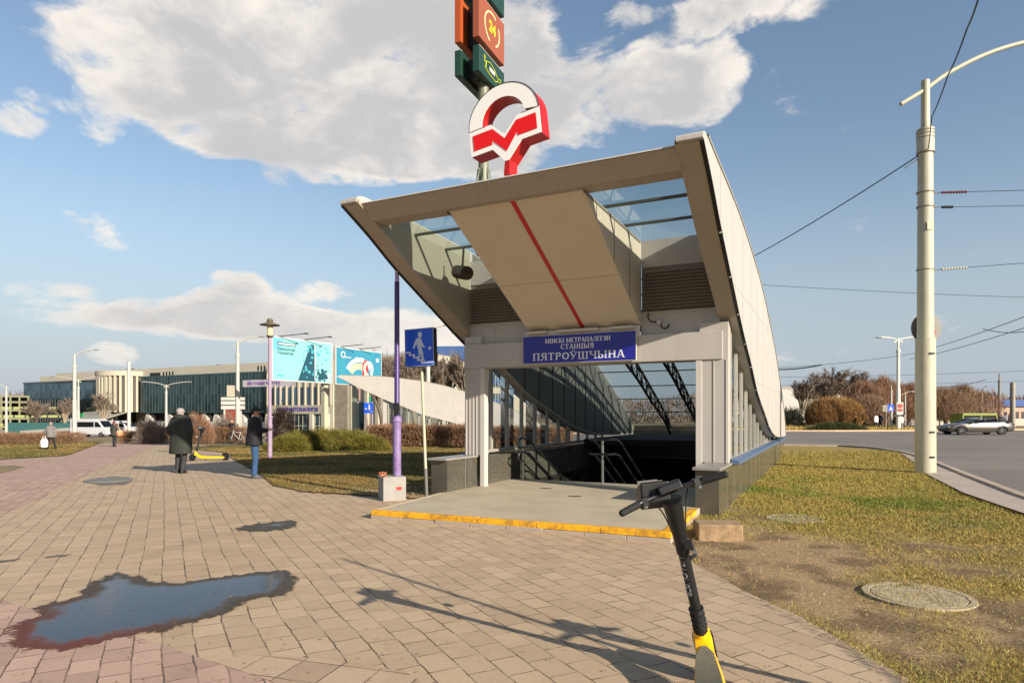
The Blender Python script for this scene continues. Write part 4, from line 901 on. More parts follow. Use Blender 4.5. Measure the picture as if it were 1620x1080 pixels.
    for k in range(5):
        q = bot + ax * (0.02 + k * 0.035); sl.tube([q, q + ax * 0.006], 0.0425, 16)
    sl.build('stem_sleeve', mat('sleeve_black', '111112', 0.55, 0, 0, 5, 0.8, 60), e, smooth=True)
    p2 = bot + ax * 0.53
    s2 = MB(); s2.tube([p1, p2], 0.030, 16); sto = s2.build('stem', mat('stem_graphite', '17171a', 0.4), e, smooth=True)
    cl = MB(); cl.tube([p2 - ax * 0.01, p2 + ax * 0.085], 0.036, 16); cl.box(p2 + ax * 0.04 + Vector((0.035, -0.02, 0)), (0.05, 0.05, 0.05)); cl.tube([p2 + Vector((0.05, -.03, .03)), p2 + Vector((0.062, -.05, -0.02)), p2 + Vector((0.03, -.06, -.03))], 0.012, 8)
    cl.build('folding_clamp', M_black, e, bevel=0.004)
    lt = MB(); lt.box(p2 + ax * 0.03 + Vector((0.058, -0.045, -0.03)), (0.018, 0.012, 0.02)); lt.build('clamp_lever', M_steel, e)
    p3 = bot + ax * 0.60
    up = MB(); a = p3 - ax * 0.02; zz = (top - a)
    T = up.T; q = ax.to_track_quat('Z', 'X').to_matrix().to_4x4(); up.T = Matrix.Translation(a) @ q
    Lh = zz.length; up.loft([((0,0,0), 0.036, 0.036), ((0,0,Lh*0.35), 0.044, 0.04), ((0,0,Lh*0.75), 0.062, 0.05), ((0,0,Lh), 0.072, 0.055)], 16); up.build('stem_head', M_black, e, smooth=True)
    # steered upper part
    hb = Vector((0, 0, 0)); ST = Matrix.Translation(top + Vector((0, 0, 0.045))) @ Matrix.Rotation(steer, 4, 'Z') @ Matrix.Rotation(tilt, 4, 'Y')
    h = MB(); h.T = ST; h.tube([(-0.28, -0.06, -0.01), (-0.16, -0.01, 0.0), (0, 0, 0), (0.16, -0.01, 0), (0.28, -0.06, -0.01)], 0.0135, 10); hbo = h.build('handlebar', mat('bar_black_gloss', '1a1a1c', 0.25), e, smooth=True)
    for s in (-1, 1):
        g_ = MB(); g_.T = ST; g_.tube([(s*0.185, -0.022, -0.003), (s*0.29, -0.062, -0.011)], 0.0195, 12); g_.ell((s*0.292, -0.063, -0.011), 0.0195, 10, 6); g_.build('grip', M_rubber, hbo, smooth=True)
        b_ = MB(); b_.T = ST; b_.tube([(s*0.15, 0.0, -0.02), (s*0.19, 0.03, -0.03), (s*0.27, 0.01, -0.035)], 0.006, 6); b_.box((s*0.15, -0.005, -0.005), (0.03, 0.045, 0.045)); b_.build('brake_lever', M_black, hbo)
        bell = MB(); bell.T = ST; bell.ell((s*0.155, -0.01, -0.035), (0.014, 0.014, 0.012), 10, 6); bell.build('bell', M_steel, hbo)
    dsp = MB(); dsp.T = ST; dsp.box((0, -0.005, 0.012), (0.13, 0.075, 0.045), (R(-20), 0, 0)); dsp.box((0.03, 0.03, 0.028), (0.09, 0.05, 0.03)); dsp.build('display_housing', M_black, e, bevel=0.008)
    sc_ = MB(); sc_.T = ST; sc_.box((0.0, -0.02, 0.038), (0.09, 0.03, 0.004), (R(-20), 0, 0)); sc_.build('display', mat('display_glass', '1c2030', 0.08), e)
    bx = MB(); bx.T = ST @ Matrix.Translation((-0.075, 0.085, 0.025)) @ Matrix.Rotation(R(14), 4, 'Y')
    bx.prism([(-0.075, 0.05), (0.055, 0.018), (0.05, -0.075), (-0.015, -0.10), (-0.07, -0.06)], 'x', -0.075, 0.085); bx.build('phone_cradle', M_black, e, bevel=0.01)
    bx = MB(); bx.T = ST @ Matrix.Translation((-0.075, 0.085, 0.025)) @ Matrix.Rotation(R(14), 4, 'Y')
    bx.prism([(-0.066, 0.052), (0.05, 0.0235), (0.05, 0.0275), (-0.066, 0.056)], 'x', -0.062, 0.05); 
    bx.prism([(0.04, 0.03), (0.055, 0.035), (0.055, 0.055), (0.05, 0.055)], 'x', -0.062, 0.05); bx.build('cradle_pad', mat('cradle_grey', '55504d', 0.7), e)
    for s, k in ((-1, .12), (1, .10)):
        cb = MB(); a_ = ST @ Vector((s*k, .0, -.01)); b_ = top + Vector((s*.05, .07, -.12)); c_ = top + Vector((s*.02, .065, -.28)); cb.tube(catmull([tuple(a_), tuple(a_.lerp(b_, .5) + Vector((0, .06, .01))), tuple(b_), tuple(c_)], 5), 0.004, 5); cb.build('brake_cable', M_rubber, e)
    hl = MB(); hl.tube([(0, 0.02, 0.86), (0, -0.02, 0.865)], 0.022, 10); hl.build('headlight', M_white, e)
    if text:
        me = text_mesh('870VOASU', 0.052, 0.0004, 0.0014)
        # wrap on the left-rear side of the stem, reading upwards
        n_out = Vector((-0.72, -0.69, 0)); n_out = (n_out - ax * n_out.dot(ax)).normalized(); yv = -ax.cross(n_out).normalized() * -1
        for v in me.vertices:
            s, t = v.co.x, v.co.y; ang = t / 0.0305
            side = n_out.cross(ax).normalized()
            p = bot + ax * (0.385 + s) + (n_out * math.cos(ang) + side * -math.sin(ang)) * 0.0312
            v.co = p
        me.materials.clear(); me.materials.append(mat('decal_white', 'c9c9c9', 0.5)); me.name = 'lettering'
        o = bpy.data.objects.new('lettering', me); col.objects.link(o); o.parent = sto
    return e
make_scooter((1.14, 3.66, 0.004), R(-15), R(-11.5), R(17), tilt=R(-9), label= 'yellow and black electric scooter in the foreground, leaning in front of the granite parapet')
make_scooter((2.80, 2.76, 0.004), R(-12), R(-10), R(14), 'yellow and black electric scooter parked just outside the picture beside the foreground one', text=False)
c = G(303, 729); make_scooter((c.x + 0.15, c.y, c.z + 0.004), R(96), R(6), R(20), 'yellow electric scooter parked alone on the path between the two standing people', text=False, lean_y=-0.18)

# ------------------------------------------------------------------ poles and signs near the entrance
def lamp_head(e, r, top, m_shade):
    mb = MB(); mb.loft([((0,0,top), r*0.30, r*0.30), ((0,0,top+0.42), r*0.36, r*0.36)], 16); mb.build('lamp_glass', mat('lamp_glass', 'c9b890', 0.3), e, smooth=True)
    mb = MB(); mb.loft([((0,0,top+0.40), r*1.15, r*1.15), ((0,0,top+0.42), r*1.15, r*1.15), ((0,0,top+0.50), r*0.42, r*0.42), ((0,0,top+0.54), r*0.30, r*0.30), ((0,0,top+0.55), r*.38, r*.38), ((0,0,top+0.60), r*.34, r*.34), ((0,0,top+0.64), r*.22, r*.22)], 24); mb.build('lamp_shade', m_shade, e, smooth=True)
    mb = MB(); mb.loft([((0,0,top-.06), r*.22, r*.22), ((0,0,top), r*.42, r*.42), ((0,0,top+.03), r*.42, r*.42)], 16); mb.build('lamp_holder', m_shade, e, smooth=True)
c = Vector(((628 - 810) / F * 11.9, 11.9, 0))
e = empty('lilac_pole', c, 0, 'tall pole, lilac below and dark violet above, rising from a concrete block', 'pole')
mb = MB(); mb.tube([(0,0,0.36), (0,0,1.52)], 0.076, 18); mb.tube([(0,0,1.42), (0,0,1.47)], 0.095, 18); mb.tube([(0,0,1.30), (0,0,1.32)], 0.085, 18); mb.build('lower_shaft', mat('lilac_peeling', '7f6d94', 0.6, 0, 0, 9, 0.2, 40, color2='66507f'), e, smooth=True)
mb = MB(); mb.tube([(0,0,1.52), (0,0,1.58), (0,0,4.0)], [0.07, 0.05, 0.046], 16); mb.build('upper_shaft', M_violet, e, smooth=True)
mb = MB(); mb.tube([(0,0,4.0), (0,0,4.5)], 0.040, 16); mb.build('tip', mat('lilac_light', 'b39fd0', 0.5), e, smooth=True)
mb = MB(); mb.tube([(0,0,1.70),(0,0,1.62)], 0.053, 14); mb.box((0.0, -0.05, 1.66), (0.10, 0.06, 0.22)); mb.build('clamp', M_dark, e, bevel=.004)
pb = G(620, 792)
e = empty('concrete_block', (c.x - 0.08, c.y - 0.06, 0), R(24), 'grey concrete block with a small red sticker at the foot of the lilac pole', 'concrete block')
mb = MB(); mb.b2(-0.21, 0.21, -0.21, 0.21, -0.01, 0.43); mb.build('block', mat('block_concrete', '918d86', 0.85, 0, 0.12, 5, 0.3, 50), e, bevel=0.012)
mb = MB(); mb.b2(0.03, 0.125, -0.2135, -0.2105, 0.19, 0.25); mb.build('sticker', M_red, e)
e = empty('dried_flowers', (c.x - 0.22, c.y - 0.22, 0.43), 0, 'small bunch of dried orange flowers left on top of the concrete block', 'flowers')
for nm, hexc, k, zz in (('petals', 'c4683a', 26, .05), ('leaves', '5a4a2c', 20, .03), ('paper', 'd8cdbb', 8, .05)):
    mb = MB()
    for i in range(k):
        a = random.uniform(0, 6.28); r = random.uniform(0, 0.07); mb.box((r*math.cos(a), r*math.sin(a)*.6, zz*random.uniform(.2, 1.8)), (random.uniform(.015, .035), random.uniform(.012, .03), .006), (random.uniform(-1, 1), random.uniform(-1, 1), a))
    mb.build(nm, mat('flower_' + nm, hexc, 0.8), e)
# underpass sign on its leaning post
base = G(675, 787)
e = empty('underpass_sign', base, 0, 'square blue pedestrian underpass sign on a thin leaning post', 'sign')
topp = P(667, 580, 12.1) - base; tp2 = P(664.5, 530, 12.1) - base
pt = lambda z: topp * (z / topp.z)
mb = MB(); mb.tube([(0,0,-0.02), pt(0.55)], 0.034, 12); mb.build('post_foot', mat('post_foot_grey', '5e5b55', 0.6), e, smooth=True)
mb = MB(); mb.tube([pt(0.55), topp, tp2], 0.028, 12); mb.build('post', M_pole, e, smooth=True)
SG = Matrix.Translation(P(664.6, 549.5, 12.02) - base) @ Matrix.Rotation(R(-24), 4, 'Z') @ Matrix.Rotation(R(-1.5), 4, 'Y')
mb = MB(); mb.T = SG; mb.b2(-0.315, 0.315, -0.03, 0.11, -0.355, 0.355); bxo = mb.build('sign_box', mat('box_black', '17171a', .4), e, bevel=0.03)
mb = MB(); mb.T = SG; mb.b2(-0.312, 0.312, -0.036, -0.0305, -0.352, 0.352); mb.build('sign_rim', mat('rim_pale', '8090ab', .4), bxo)
mb = MB(); mb.T = SG; mb.b2(-0.297, 0.297, -0.041, -0.0365, -0.337, 0.337); mb.build('sign_panel', M_blue, bxo)
mb = MB(); mb.T = SG
def flat(poly, y=-0.046): mb.prism(poly, 'y', y, -0.0412)
flat([(0.03 + 0.045*math.cos(t), 0.235 + 0.055*math.sin(t)) for t in np.linspace(0, 6.28, 14)[:-1]])
flat([(-0.04, 0.17), (0.04, 0.185), (0.075, 0.10), (0.06, -0.02), (-0.02, -0.02), (-0.05, 0.06)])
flat([(-0.045, 0.165), (-0.09, 0.10), (-0.13, -0.01), (-0.10, -0.02), (-0.06, 0.06), (-0.03, 0.1)], -0.0475)
flat([(0.05, 0.16), (0.09, 0.06), (0.135, 0.0), (0.115, -0.02), (0.06, 0.03)], -0.049)
flat([(-0.02, -0.015), (0.045, -0.015), (0.05, -0.10), (0.02, -0.20), (-0.035, -0.24), (-0.05, -0.215), (-0.005, -0.16), (0.0, -0.10)], -0.0505)
flat([(0.02, -0.015), (0.06, -0.015), (0.09, -0.10), (0.10, -0.22), (0.14, -0.26), (0.06, -0.26), (0.055, -0.11)], -0.052)
flat([(-0.29, -0.07), (-0.18, -0.07), (-0.18, -0.12), (-0.09, -0.12), (-0.09, -0.17), (0.0, -0.17), (0.0, -0.225), (0.08, -0.225), (0.08, -0.275), (0.29, -0.275), (0.29, -0.305), (0.045, -0.305), (0.045, -0.255), (-0.035, -0.255), (-0.035, -0.20), (-0.125, -0.20), (-0.125, -0.15), (-0.215, -0.15), (-0.215, -0.10), (-0.29, -0.10)], -0.0535)
flat([(0.235 + 0.03*math.cos(t), -0.03 + 0.035*math.sin(t)) for t in np.linspace(0, 6.28, 12)[:-1]], -0.0445)
mb.build('pictogram', mat('pictogram_pale', 'b2bccd', .4), bxo)
# lilac street lamp further back
c = G(427, 726)
e = empty('lilac_street_lamp', c, 0, 'pale lilac street lamp with a flat round hood, beside the left billboard', 'street lamp')
mb = MB(); mb.tube([(0,0,-.02), (0,0,1.55)], 0.082, 14); mb.tube([(0,0,1.55),(0,0,4.45)], 0.062, 14); mb.tube([(0,0,1.5),(0,0,1.56)], 0.11, 14); mb.tube([(0,0,1.2),(0,0,1.24)], 0.10, 14); mb.build('shaft', mat('lilac_faded', '927f92', 0.55, 0, 0.1, 4), e, smooth=True)
lamp_head(e, 0.31, 4.45, mat('lamp_bronze', '5d5242', 0.5))
# stone block by the slab, metal post out of frame that throws the long thin shadow
c = (G(1104, 857) + G(1184, 855)) / 2
e = empty('stone_block', (c.x + 0.0, c.y + 0.22, 0), R(-6), 'rough brown stone block lying against the corner of the entrance slab', 'stone block')
mb = MB(); mb.b2(-0.27, 0.27, -0.20, 0.20, -0.05, 0.20); mb.build('block', mat('rough_sandstone', '9c8160', 0.95, 0, 0.35, 9, 0.9, 45), e, bevel=0.02)
e = empty('metal_post', (3.35, 1.55, 0), 0, 'thin bare metal post standing just outside the picture on the right', 'post')
mb = MB(); mb.tube([(0,0,-.02), (0,0,2.95)], [0.032, 0.022], 12); mb.build('shaft', M_pole, e, smooth=True)
mb = MB(); mb.tube([(0,0,-.0), (0,0,0.05)], 0.06, 12); mb.build('base_plate', M_dark, e)

# ------------------------------------------------------------------ tall concrete-and-steel lamp column on the right with wires
c = G(1464, 750); YP = c.y
e = empty('lamp_column', c, 0, 'thick cream lamp and overhead-wire column standing in the grass at right', 'lamp post')
zz = lambda py: CAMZ - (py - HOR) / F * YP
def smooth_tube(pts, r, name, m, n=20): mb = MB(); mb.tube(pts, r, n); return mb.build(name, m, e, smooth=True)
smooth_tube([(0,0,-.05), (0,0,zz(535))], [0.245, 0.232], 'lower_shaft', M_pole, 28)
smooth_tube([(0,0,zz(535)), (0,0,zz(205))], [0.195, 0.175], 'upper_shaft', M_pole, 28)
smooth_tube([(0,0,zz(242)), (0,0,zz(205))], 0.205, 'collar', M_pole, 28)
for i, py in enumerate((208, 213, 219, 242)): smooth_tube([(0,0,zz(py)), (0,0,zz(py)-.02)], 0.214, 'ring', M_louv, 28)
smooth_tube([(0,0,zz(205)), (0,0,zz(128))], [0.105, 0.10], 'tip', M_pole)
for py in (683, 722, 560): mb = MB(); mb.box((0.02, -0.24, zz(py)), (0.12, 0.03, 0.05)); mb.build('hatch_bolt', M_dark, e)
mb = MB(); mb.box((0.0, -0.20, zz(360)), (0.16, 0.01, 0.22)); mb.build('number_plate', mat('plate_weathered', 'b0a78c', 0.6, 0, .2, 20), e)
arm = catmull([tuple(P(1425, 165, YP) - c), tuple(P(1450, 150, YP) - c), tuple(P(1466, 140, YP) - c), tuple(P(1500, 116, YP) - c), tuple(P(1560, 86, YP) - c), tuple(P(1622, 67, YP) - c), tuple(P(1680, 58, YP) - c)], 5)
smooth_tube(arm, 0.055, 'arm', M_pole, 12)
mb = MB(); q = P(1690, 58, YP) - c; mb.ell(q, (0.42, 0.16, 0.08), 14, 8, (0, R(-6), 0)); mb.build('lamp_head', M_lampw, e, smooth=True)
zs = zz(517); sg = MB(); sg.tube([(0.19, 0.26, zs), (0.19, 0.275, zs)], 0.40, 32); sgo = sg.build('sign_disc', mat('sign_back_grey', '6e6c62', 0.55, 0, 0.1, 6), e)
mb = MB(); mb.box((0.40, 0.256, zs - 0.09), (0.09, 0.004, 0.07)); mb.build('sticker', mat('sticker_red', 'a51523', .5), sgo)
mb = MB(); mb.tube([(0.0, 0.1, zs + .15), (0.0, 0.27, zs + .15)], 0.02, 6); mb.build('bracket', M_dark, sgo)
def wire(pts, r, label, grp='overhead wires', name='overhead_wire', sag=0.0, ins=None):
    pts = [Vector(p) for p in pts]; out = []
    for a, b in zip(pts, pts[1:]):
        for i in range(14): t = i / 14; p = a.lerp(b, t); p.z -= sag * 4 * t * (1 - t); out.append(p)
    out.append(pts[-1]); o0 = pts[0]; e2 = empty(name, o0, 0, label, 'wire', grp)
    mb = MB(); mb.tube([p - o0 for p in out], r, 5); mb.build('cable', mat('wire_dark', '22252b', 0.6), e2)
    if ins:
        a, b, m_ = ins; mb = MB(); d = (pts[1] - pts[0]).normalized()
        for k in range(9): q = d * (a + (b - a) * k / 8); mb.ell(q, (0.035, 0.035, 0.035), 8, 6)
        mb.tube([d * a, d * b], 0.02, 6); mb.build('insulator', m_, e2)
    return e2
cx = c.copy(); H = lambda py: Vector((c.x, c.y, zz(py)))
wire([H(247) + Vector((-.2, 0, 0)), P(1060, 470, 30)], 0.016, 'dark wire running from the cream column down behind the station roof', sag=0.25)
wire([H(252) + Vector((-.2, 0, 0)), P(1432, 266, YP)], 0.014, 'short dark wire stay clamped under the wire that runs to the station roof')
wire([H(240) + Vector((-.05, -0.2, 0)), P(1474, 185, YP - 1.5), P(1500, 118, YP - 4.5), P(1530, 45, YP - 7), P(1556, -30, YP - 9)], 0.013, 'dark twisted wire rising steeply from the column to the upper picture edge', sag=0.05)
mb_red = mat('insulator_red', '5a1f22', .4); mb_gr = mat('insulator_grey', 'a9a393', .4)
wire([H(305) + Vector((.2, 0, 0)), P(1700, 299, YP)], 0.010, 'wire with a dark red insulator, topmost of three leaving the column rightwards', ins=(0.25, 0.85, mb_red))
wire([H(328) + Vector((.2, 0, 0)), P(1700, 324, YP)], 0.008, 'thin wire just under the one with the red insulator', ins=(0.25, 0.5, M_dark))
wire([H(427) + Vector((.2, 0, 0)), P(1700, 410, YP)], 0.008, 'wire with a pale insulator, lowest of three leaving the column rightwards', ins=(0.25, 0.85, mb_gr))
for py in (305, 328, 427):
    mb = MB(); mb.tube([(-0.24, 0, zz(py)), (0.30, 0, zz(py))], 0.018, 8); mb.tube([(0,0,zz(py)-.012), (0,0,zz(py)+.012)], 0.205, 24); mb.build('wire_clamp', M_louv, e)
far = [((1170, 448, 60), (1760, 474, 60), 'faint wire crossing the sky high behind the cream column'),
       ((1200, 583, 55), (1440, 560, 60), 'trolley wire running from behind the station roof to the distant mast'),
       ((1200, 583, 55), (1300, 577, 52), 'thick trolley wire fitting close to the station roof edge'),
       ((1440, 560, 60), (1700, 470, 30), 'trolley wire rising right from the distant mast'),
       ((1440, 568, 60), (1700, 492, 30), 'second trolley wire rising right, just under the first'),
       ((1180, 597, 80), (1700, 583, 80), 'long level wire above the far brown trees'),
       ((1180, 610, 90), (1700, 600, 90), 'lower long level wire above the far brown trees'),
       ((1478, 612, 60), (1560, 600, 55), 'short wire over the far road behind the column'),
       ((1555, 520, 34), (1640, 520, 34), 'short level cross wire under the rising trolley wires')]
for (a, b, lb) in far: wire([P(*a), P(*b)], 0.022 if 'thick' not in lb else 0.05, lb, sag=0.2)

# ------------------------------------------------------------------ advertising tower behind the station
bp = Vector(((765 - 810) / F * 21.0, 21.0, 0))
e = empty('advertising_tower', bp, 0, 'tall advertising tower with green and orange boxes rising behind the station roof', 'advertising tower')
Z = lambda py, Y: CAMZ - (py - HOR) / F * Y
mb = MB(); mb.tube([(0,0,-.02), (0,0,Z(292, 21)), ], 0.24, 20); mb.tube([(0,0,Z(292,21)), (0,0,18.5)], 0.17, 20); mb.tube([(0,0,Z(293,21)-.1), (0,0,Z(290,21))], 0.27, 20)
for k in range(8): a = k * math.pi / 4; mb.tube([(0.25*math.cos(a), 0.25*math.sin(a), Z(290,21)), (0.18*math.cos(a), 0.18*math.sin(a), Z(268,21))], 0.02, 5)
mb.build('mast', mat('mast_green_grey', '6f7460', 0.5, 0, 0.1, 3), e, smooth=True)
ud = Vector((0.40, 0.917, 0)).normalized(); vd = Vector((0.917, -0.40, 0))
M_gb = mat('box_green', '1c3a2f', 0.4); M_ob = mat('box_orange', '8a4a30', 0.45); M_ob2 = mat('box_bright_orange', 'a04818', 0.5)
A0 = Vector((-1.04, 20.0, 0)) - bp; B0 = Vector((-1.63, 20.3, 0)) - bp
LEV = [(Z(111, 20), Z(70, 20), 'green'), (Z(57, 20), Z(-14, 20), 'orange'), (Z(-26, 20), Z(-80, 20), 'green')]
ang = math.atan2(ud.y, ud.x)
for z0, z1, kind in LEV:
    for base_, off in ((A0, 1), (B0, -1)):
        mbx = MB(); mbx.T = Matrix.Translation(base_) @ Matrix.Rotation(ang, 4, 'Z')
        mbx.b2(0, 1.9, -0.02 if off > 0 else -0.02, 0.20, z0, z1)
        bo = mbx.build('sign_box', M_gb if kind == 'green' else (M_ob if off > 0 else M_ob2), e, bevel=0.01)
        t_ = MB(); t_.T = mbx.T; t_.b2(0.1, 1.9, 0.02, 0.14, z1 + 0.0, z1 + 0.06); t_.build('light_strip', M_white, bo)
        if off > 0 and kind == 'orange':
            zc = (z0 + z1) / 2 + .02
            for (a0, a1) in ((R(60), R(250)), (R(-60), R(30))):
                rn_ = MB(); rn_.T = mbx.T; ts = np.linspace(a0, a1, 20)
                for t0, t1 in zip(ts, ts[1:]):
                    q = [(0.95 + k * math.cos(t) * 1.1, -0.026, zc + k * math.sin(t)) for k, t in ((0.52, t0), (0.47, t0), (0.47, t1), (0.52, t1))]; rn_.add(q + [(x, -0.0205, z) for x, y, z in q], [(0,1,2,3),(0,1,5,4),(2,3,7,6)])
                rn_.build('emblem_ring', mat('cream_print', 'f0d69a', .5), bo)
            M24 = mbx.T @ Matrix.Translation((0.95, -0.028, zc)) @ Matrix.Rotation(R(90), 4, 'X')
            text_part('lettering', '24', 0.5, mat('yellow_print', 'f0c21c', .5), bo, M24, 0.004, 0.012)
        if off > 0 and kind == 'green' and z0 < 14:
            cr = MB(); cr.T = mbx.T; zc = (z0 + z1) / 2
            pts = [(0.45, zc - .12), (0.5, zc + .12), (0.8, zc + .2), (1.1, zc + .12), (1.35, zc - .05), (1.6, zc + .02), (1.6, zc - .14), (1.35, zc - .12), (1.2, zc - .22), (0.7, zc - .18), (0.45, zc - .12)]
            cr.tube([(x, -0.03, z) for x, z in pts], 0.014, 5); cr.tube([(0.4, -.03, zc + .05), (0.36, -.03, zc + .26), (0.46, -.03, zc + .22)], 0.012, 5); cr.build('print', mat('yellow_green_print', 'c8d020', .5), bo)
            cr = MB(); cr.T = mbx.T; cr.b2(0.75, 1.15, -0.027, -0.0205, zc - .06, zc + .07); cr.build('print', M_white, bo)
mb = MB(); 
for z0, z1, kd in LEV[:2]:
    mb.T = Matrix.Translation((B0 + A0) / 2) @ Matrix.Rotation(ang, 4, 'Z'); mb.b2(0.5, 1.6, -0.2, 0.35, z0 + 0.1, z1 - 0.1)  # blocks coloured dark to stand for the shadow between the paired boxes
mb.T = Matrix.Identity(4); mb.tube([(-.1, -.5, LEV[0][0]), (-.1, -.5, 17)], 0.03, 6); mb.build('inner_shadow_fill', M_dark, e)

# ------------------------------------------------------------------ billboards
def billboard(TLp, Ya, TRp, Yb, ztop, zbot, label, n):
    a = at(TLp, Ya); b = at(TRp, Yb); d = Vector((b.x - a.x, b.y - a.y, 0)); Ln = d.length; rz = math.atan2(d.y, d.x)
    e = empty('billboard', (a.x, a.y, gz(a.x, a.y)), rz, label, 'billboard', 'billboards behind the shrubs')
    z0 = zbot - gz(a.x, a.y); z1 = ztop - gz(a.x, a.y)
    mb = MB(); mb.b2(0, Ln, 0.0, 0.25, z0, z1); bo = mb.build('panel', M_white, e, bevel=.02)
    return e, bo, Ln, z0, z1
e, bo, Ln, z0, z1 = billboard(430, 46, 526, 51, 7.2, 4.0, 'pale turquoise billboard with dark lettering at left and a dark blue city picture at right', 1)
mb = MB(); mb.b2(Ln - 0.55, Ln - 0.15, 0.3, 0.7, -1.5, z1 - .2); mb.build('post', M_pole, e)
mb = MB(); mb.b2(0.08, Ln - 0.08, -0.006, -0.001, z0 + 0.08, z1 - 0.08); pa = mb.build('poster', mat('poster_turquoise', '6fb0aa', 0.5, 0, 0, .5, color2='7ab6b0'), bo)
mb = MB(); mb.b2(0.08, 0.95, -0.009, -0.0065, z1 - 0.95, z1 - 0.08); mb.build('print', mat('print_steel_blue', '5f9fb0', .5), pa)
Mpd = mat('print_dark_teal', '16404f', .5); Mpm = mat('print_mid_teal', '3c8f9c', .5)
mb = MB(); mb.prism([(2.35, z0 + .1), (3.55, z1 - .3), (3.9, z1 - .3), (4.05, z0 + .1)], 'y', -0.010, -0.0065); mb.build('print', Mpd, pa)
mb = MB(); rs = random.Random(5)
for k in range(46):
    x = rs.uniform(2.8, 5.1); z = rs.uniform(z0 + .15, z1 - .45); w = rs.uniform(.04, .3); h = rs.uniform(.03, .22); mb.b2(x, x + w, -0.0115 - k * .0001, -0.0105, z, z + h)
mb.build('print', Mpm, pa)
mb = MB()
for k in range(30):
    x = rs.uniform(3.9, 5.0); z = rs.uniform(z0 + .12, z0 + 1.5 - (x - 3.9) * .6); w = rs.uniform(.08, .4); h = rs.uniform(.08, .3); mb.b2(x, x + w, -0.018 - k * .0001, -0.0175, z, z + h)
mb.build('print', Mpd, pa)
mb = MB(); mb.b2(3.95, 4.03, -0.0225, -0.0215, z0 + .2, z1 - .3); mb.b2(5.2, 5.6, -0.0235, -0.0225, z0 + .18, z0 + .38); mb.prism([(5.4 + .16*math.cos(t), z0 + .62 + .18*math.sin(t)) for t in np.linspace(0, 6.28, 14)[:-1]], 'y', -0.0235, -0.0225); mb.build('print', mat('print_white', 'b4baba', .5), pa)
mb = MB(); mb.b2(0.45, 2.15, -0.012, -0.0095, z1 - 0.62, z1 - 0.38); mb.build('print', Mpd, pa)
mb = MB(); mb.b2(0.52, 2.08, -0.015, -0.0125, z1 - 0.56, z1 - 0.44); mb.build('print', mat('print_white', 'b4baba', .5), pa)
TX = lambda x, z: Matrix.Translation((x, -0.013, z)) @ Matrix.Rotation(R(90), 4, 'X')
text_part('lettering', 'Удзельнічай', 0.27, Mpd, pa, TX(0.45, z1 - 0.88), 0.002, 0.006, 'LEFT'); text_part('lettering', 'Перамагай', 0.27, Mpd, pa, TX(0.45, z1 - 1.16), 0.002, 0.006, 'LEFT')
mb = MB(); mb.b2(0.45, 1.15, -0.0095, -0.0065, z0 + 0.35, z0 + 0.45); mb.build('print', Mpm, pa)
for x in (0.6, 2.9): 
    mb = MB(); mb.tube([(x, 0.1, z1), (x + 1.2, -1.4, z1 + 0.25)], 0.03, 5); mb.box((x + 1.25, -1.45, z1 + .25), (.25, .15, .08)); mb.build('light_arm', M_dark, e)
e, bo, Ln, z0, z1 = billboard(531, 53, 604, 58.4, 7.2, 4.05, 'blue billboard with a red and white round emblem, partly behind the far station roof', 2)
mb = MB(); mb.b2(Ln / 2 - 0.2, Ln / 2 + 0.2, 0.3, 0.7, -1.5, z1 - .2); mb.build('post', M_pole, e)
mb = MB(); mb.b2(0.08, Ln - 0.08, -0.006, -0.001, z0 + 0.08, z1 - 0.08); pa = mb.build('poster', mat('poster_blue', '2d7f90', 0.5, 0, 0, .8, color2='2f7292'), bo)
def ringp(cx, cz, r0, r1, a0, a1, y0, y1, k=20, sq=1.0):
    for t0, t1 in zip(np.linspace(a0, a1, k)[:-1], np.linspace(a0, a1, k)[1:]):
        q = [(cx + r*math.cos(t)*sq, y0, cz + r*math.sin(t)) for r, t in ((r0, t0), (r1, t0), (r1, t1), (r0, t1))]; mb.add(q + [(x, y1, z) for x, y, z in q], [(0,1,2,3),(0,1,5,4),(2,3,7,6)])
mb = MB(); ringp(0.9, z1 - .62, .28, .18, 0, 6.28, -0.011, -0.0065); mb.b2(1.1, 1.9, -0.0105, -0.0065, z1 - .85, z1 - .78); mb.build('print', M_white, pa)
mb = MB(); ringp(3.0, z0 + .5, 1.9, 1.55, R(35), R(150), -0.011, -0.0065, 30, 1.05); mb.b2(2.4, 3.5, -0.0112, -0.0065, z1 - 1.05, z1 - .72); mb.b2(5.2, 5.6, -.0112, -.0065, z1 - .95, z1 - .6); mb.build('print', mat('print_white', 'b4baba', .5), pa)
mb = MB(); ringp(2.9, z0 + .5, 1.45, 0.9, R(45), R(150), -0.012, -0.0066, 30, 1.05); mb.build('print', mat('print_sand', 'a8a68a', .5), pa)
mb = MB(); mb.prism([(3.35, z0 + .9), (3.35, z0 + 1.9), (3.6, z0 + 2.25), (4.0, z0 + 2.3), (4.2, z0 + .7)], 'y', -0.016, -0.0125); mb.build('print', mat('print_red', 'b3201a', .5), pa)
mb = MB(); ringp(4.15, z0 + 1.55, .68, .38, R(-60), R(230), -0.020, -0.0165, 24); mb.prism([(3.6, z0 + 1.25), (4.0, z0 + 1.2), (4.3, z0 + .8), (4.7, z0 + 1.3), (4.7, z0 + .9), (4.3, z0 + .45), (3.6, z0 + .8)], 'y', -0.021, -0.0175); mb.build('print', M_white, pa)
for x in (0.6, 2.9): 
    mb = MB(); mb.tube([(x, 0.1, z1), (x + 1.2, -1.4, z1 + 0.25)], 0.03, 5); mb.build('light_arm', M_dark, e)
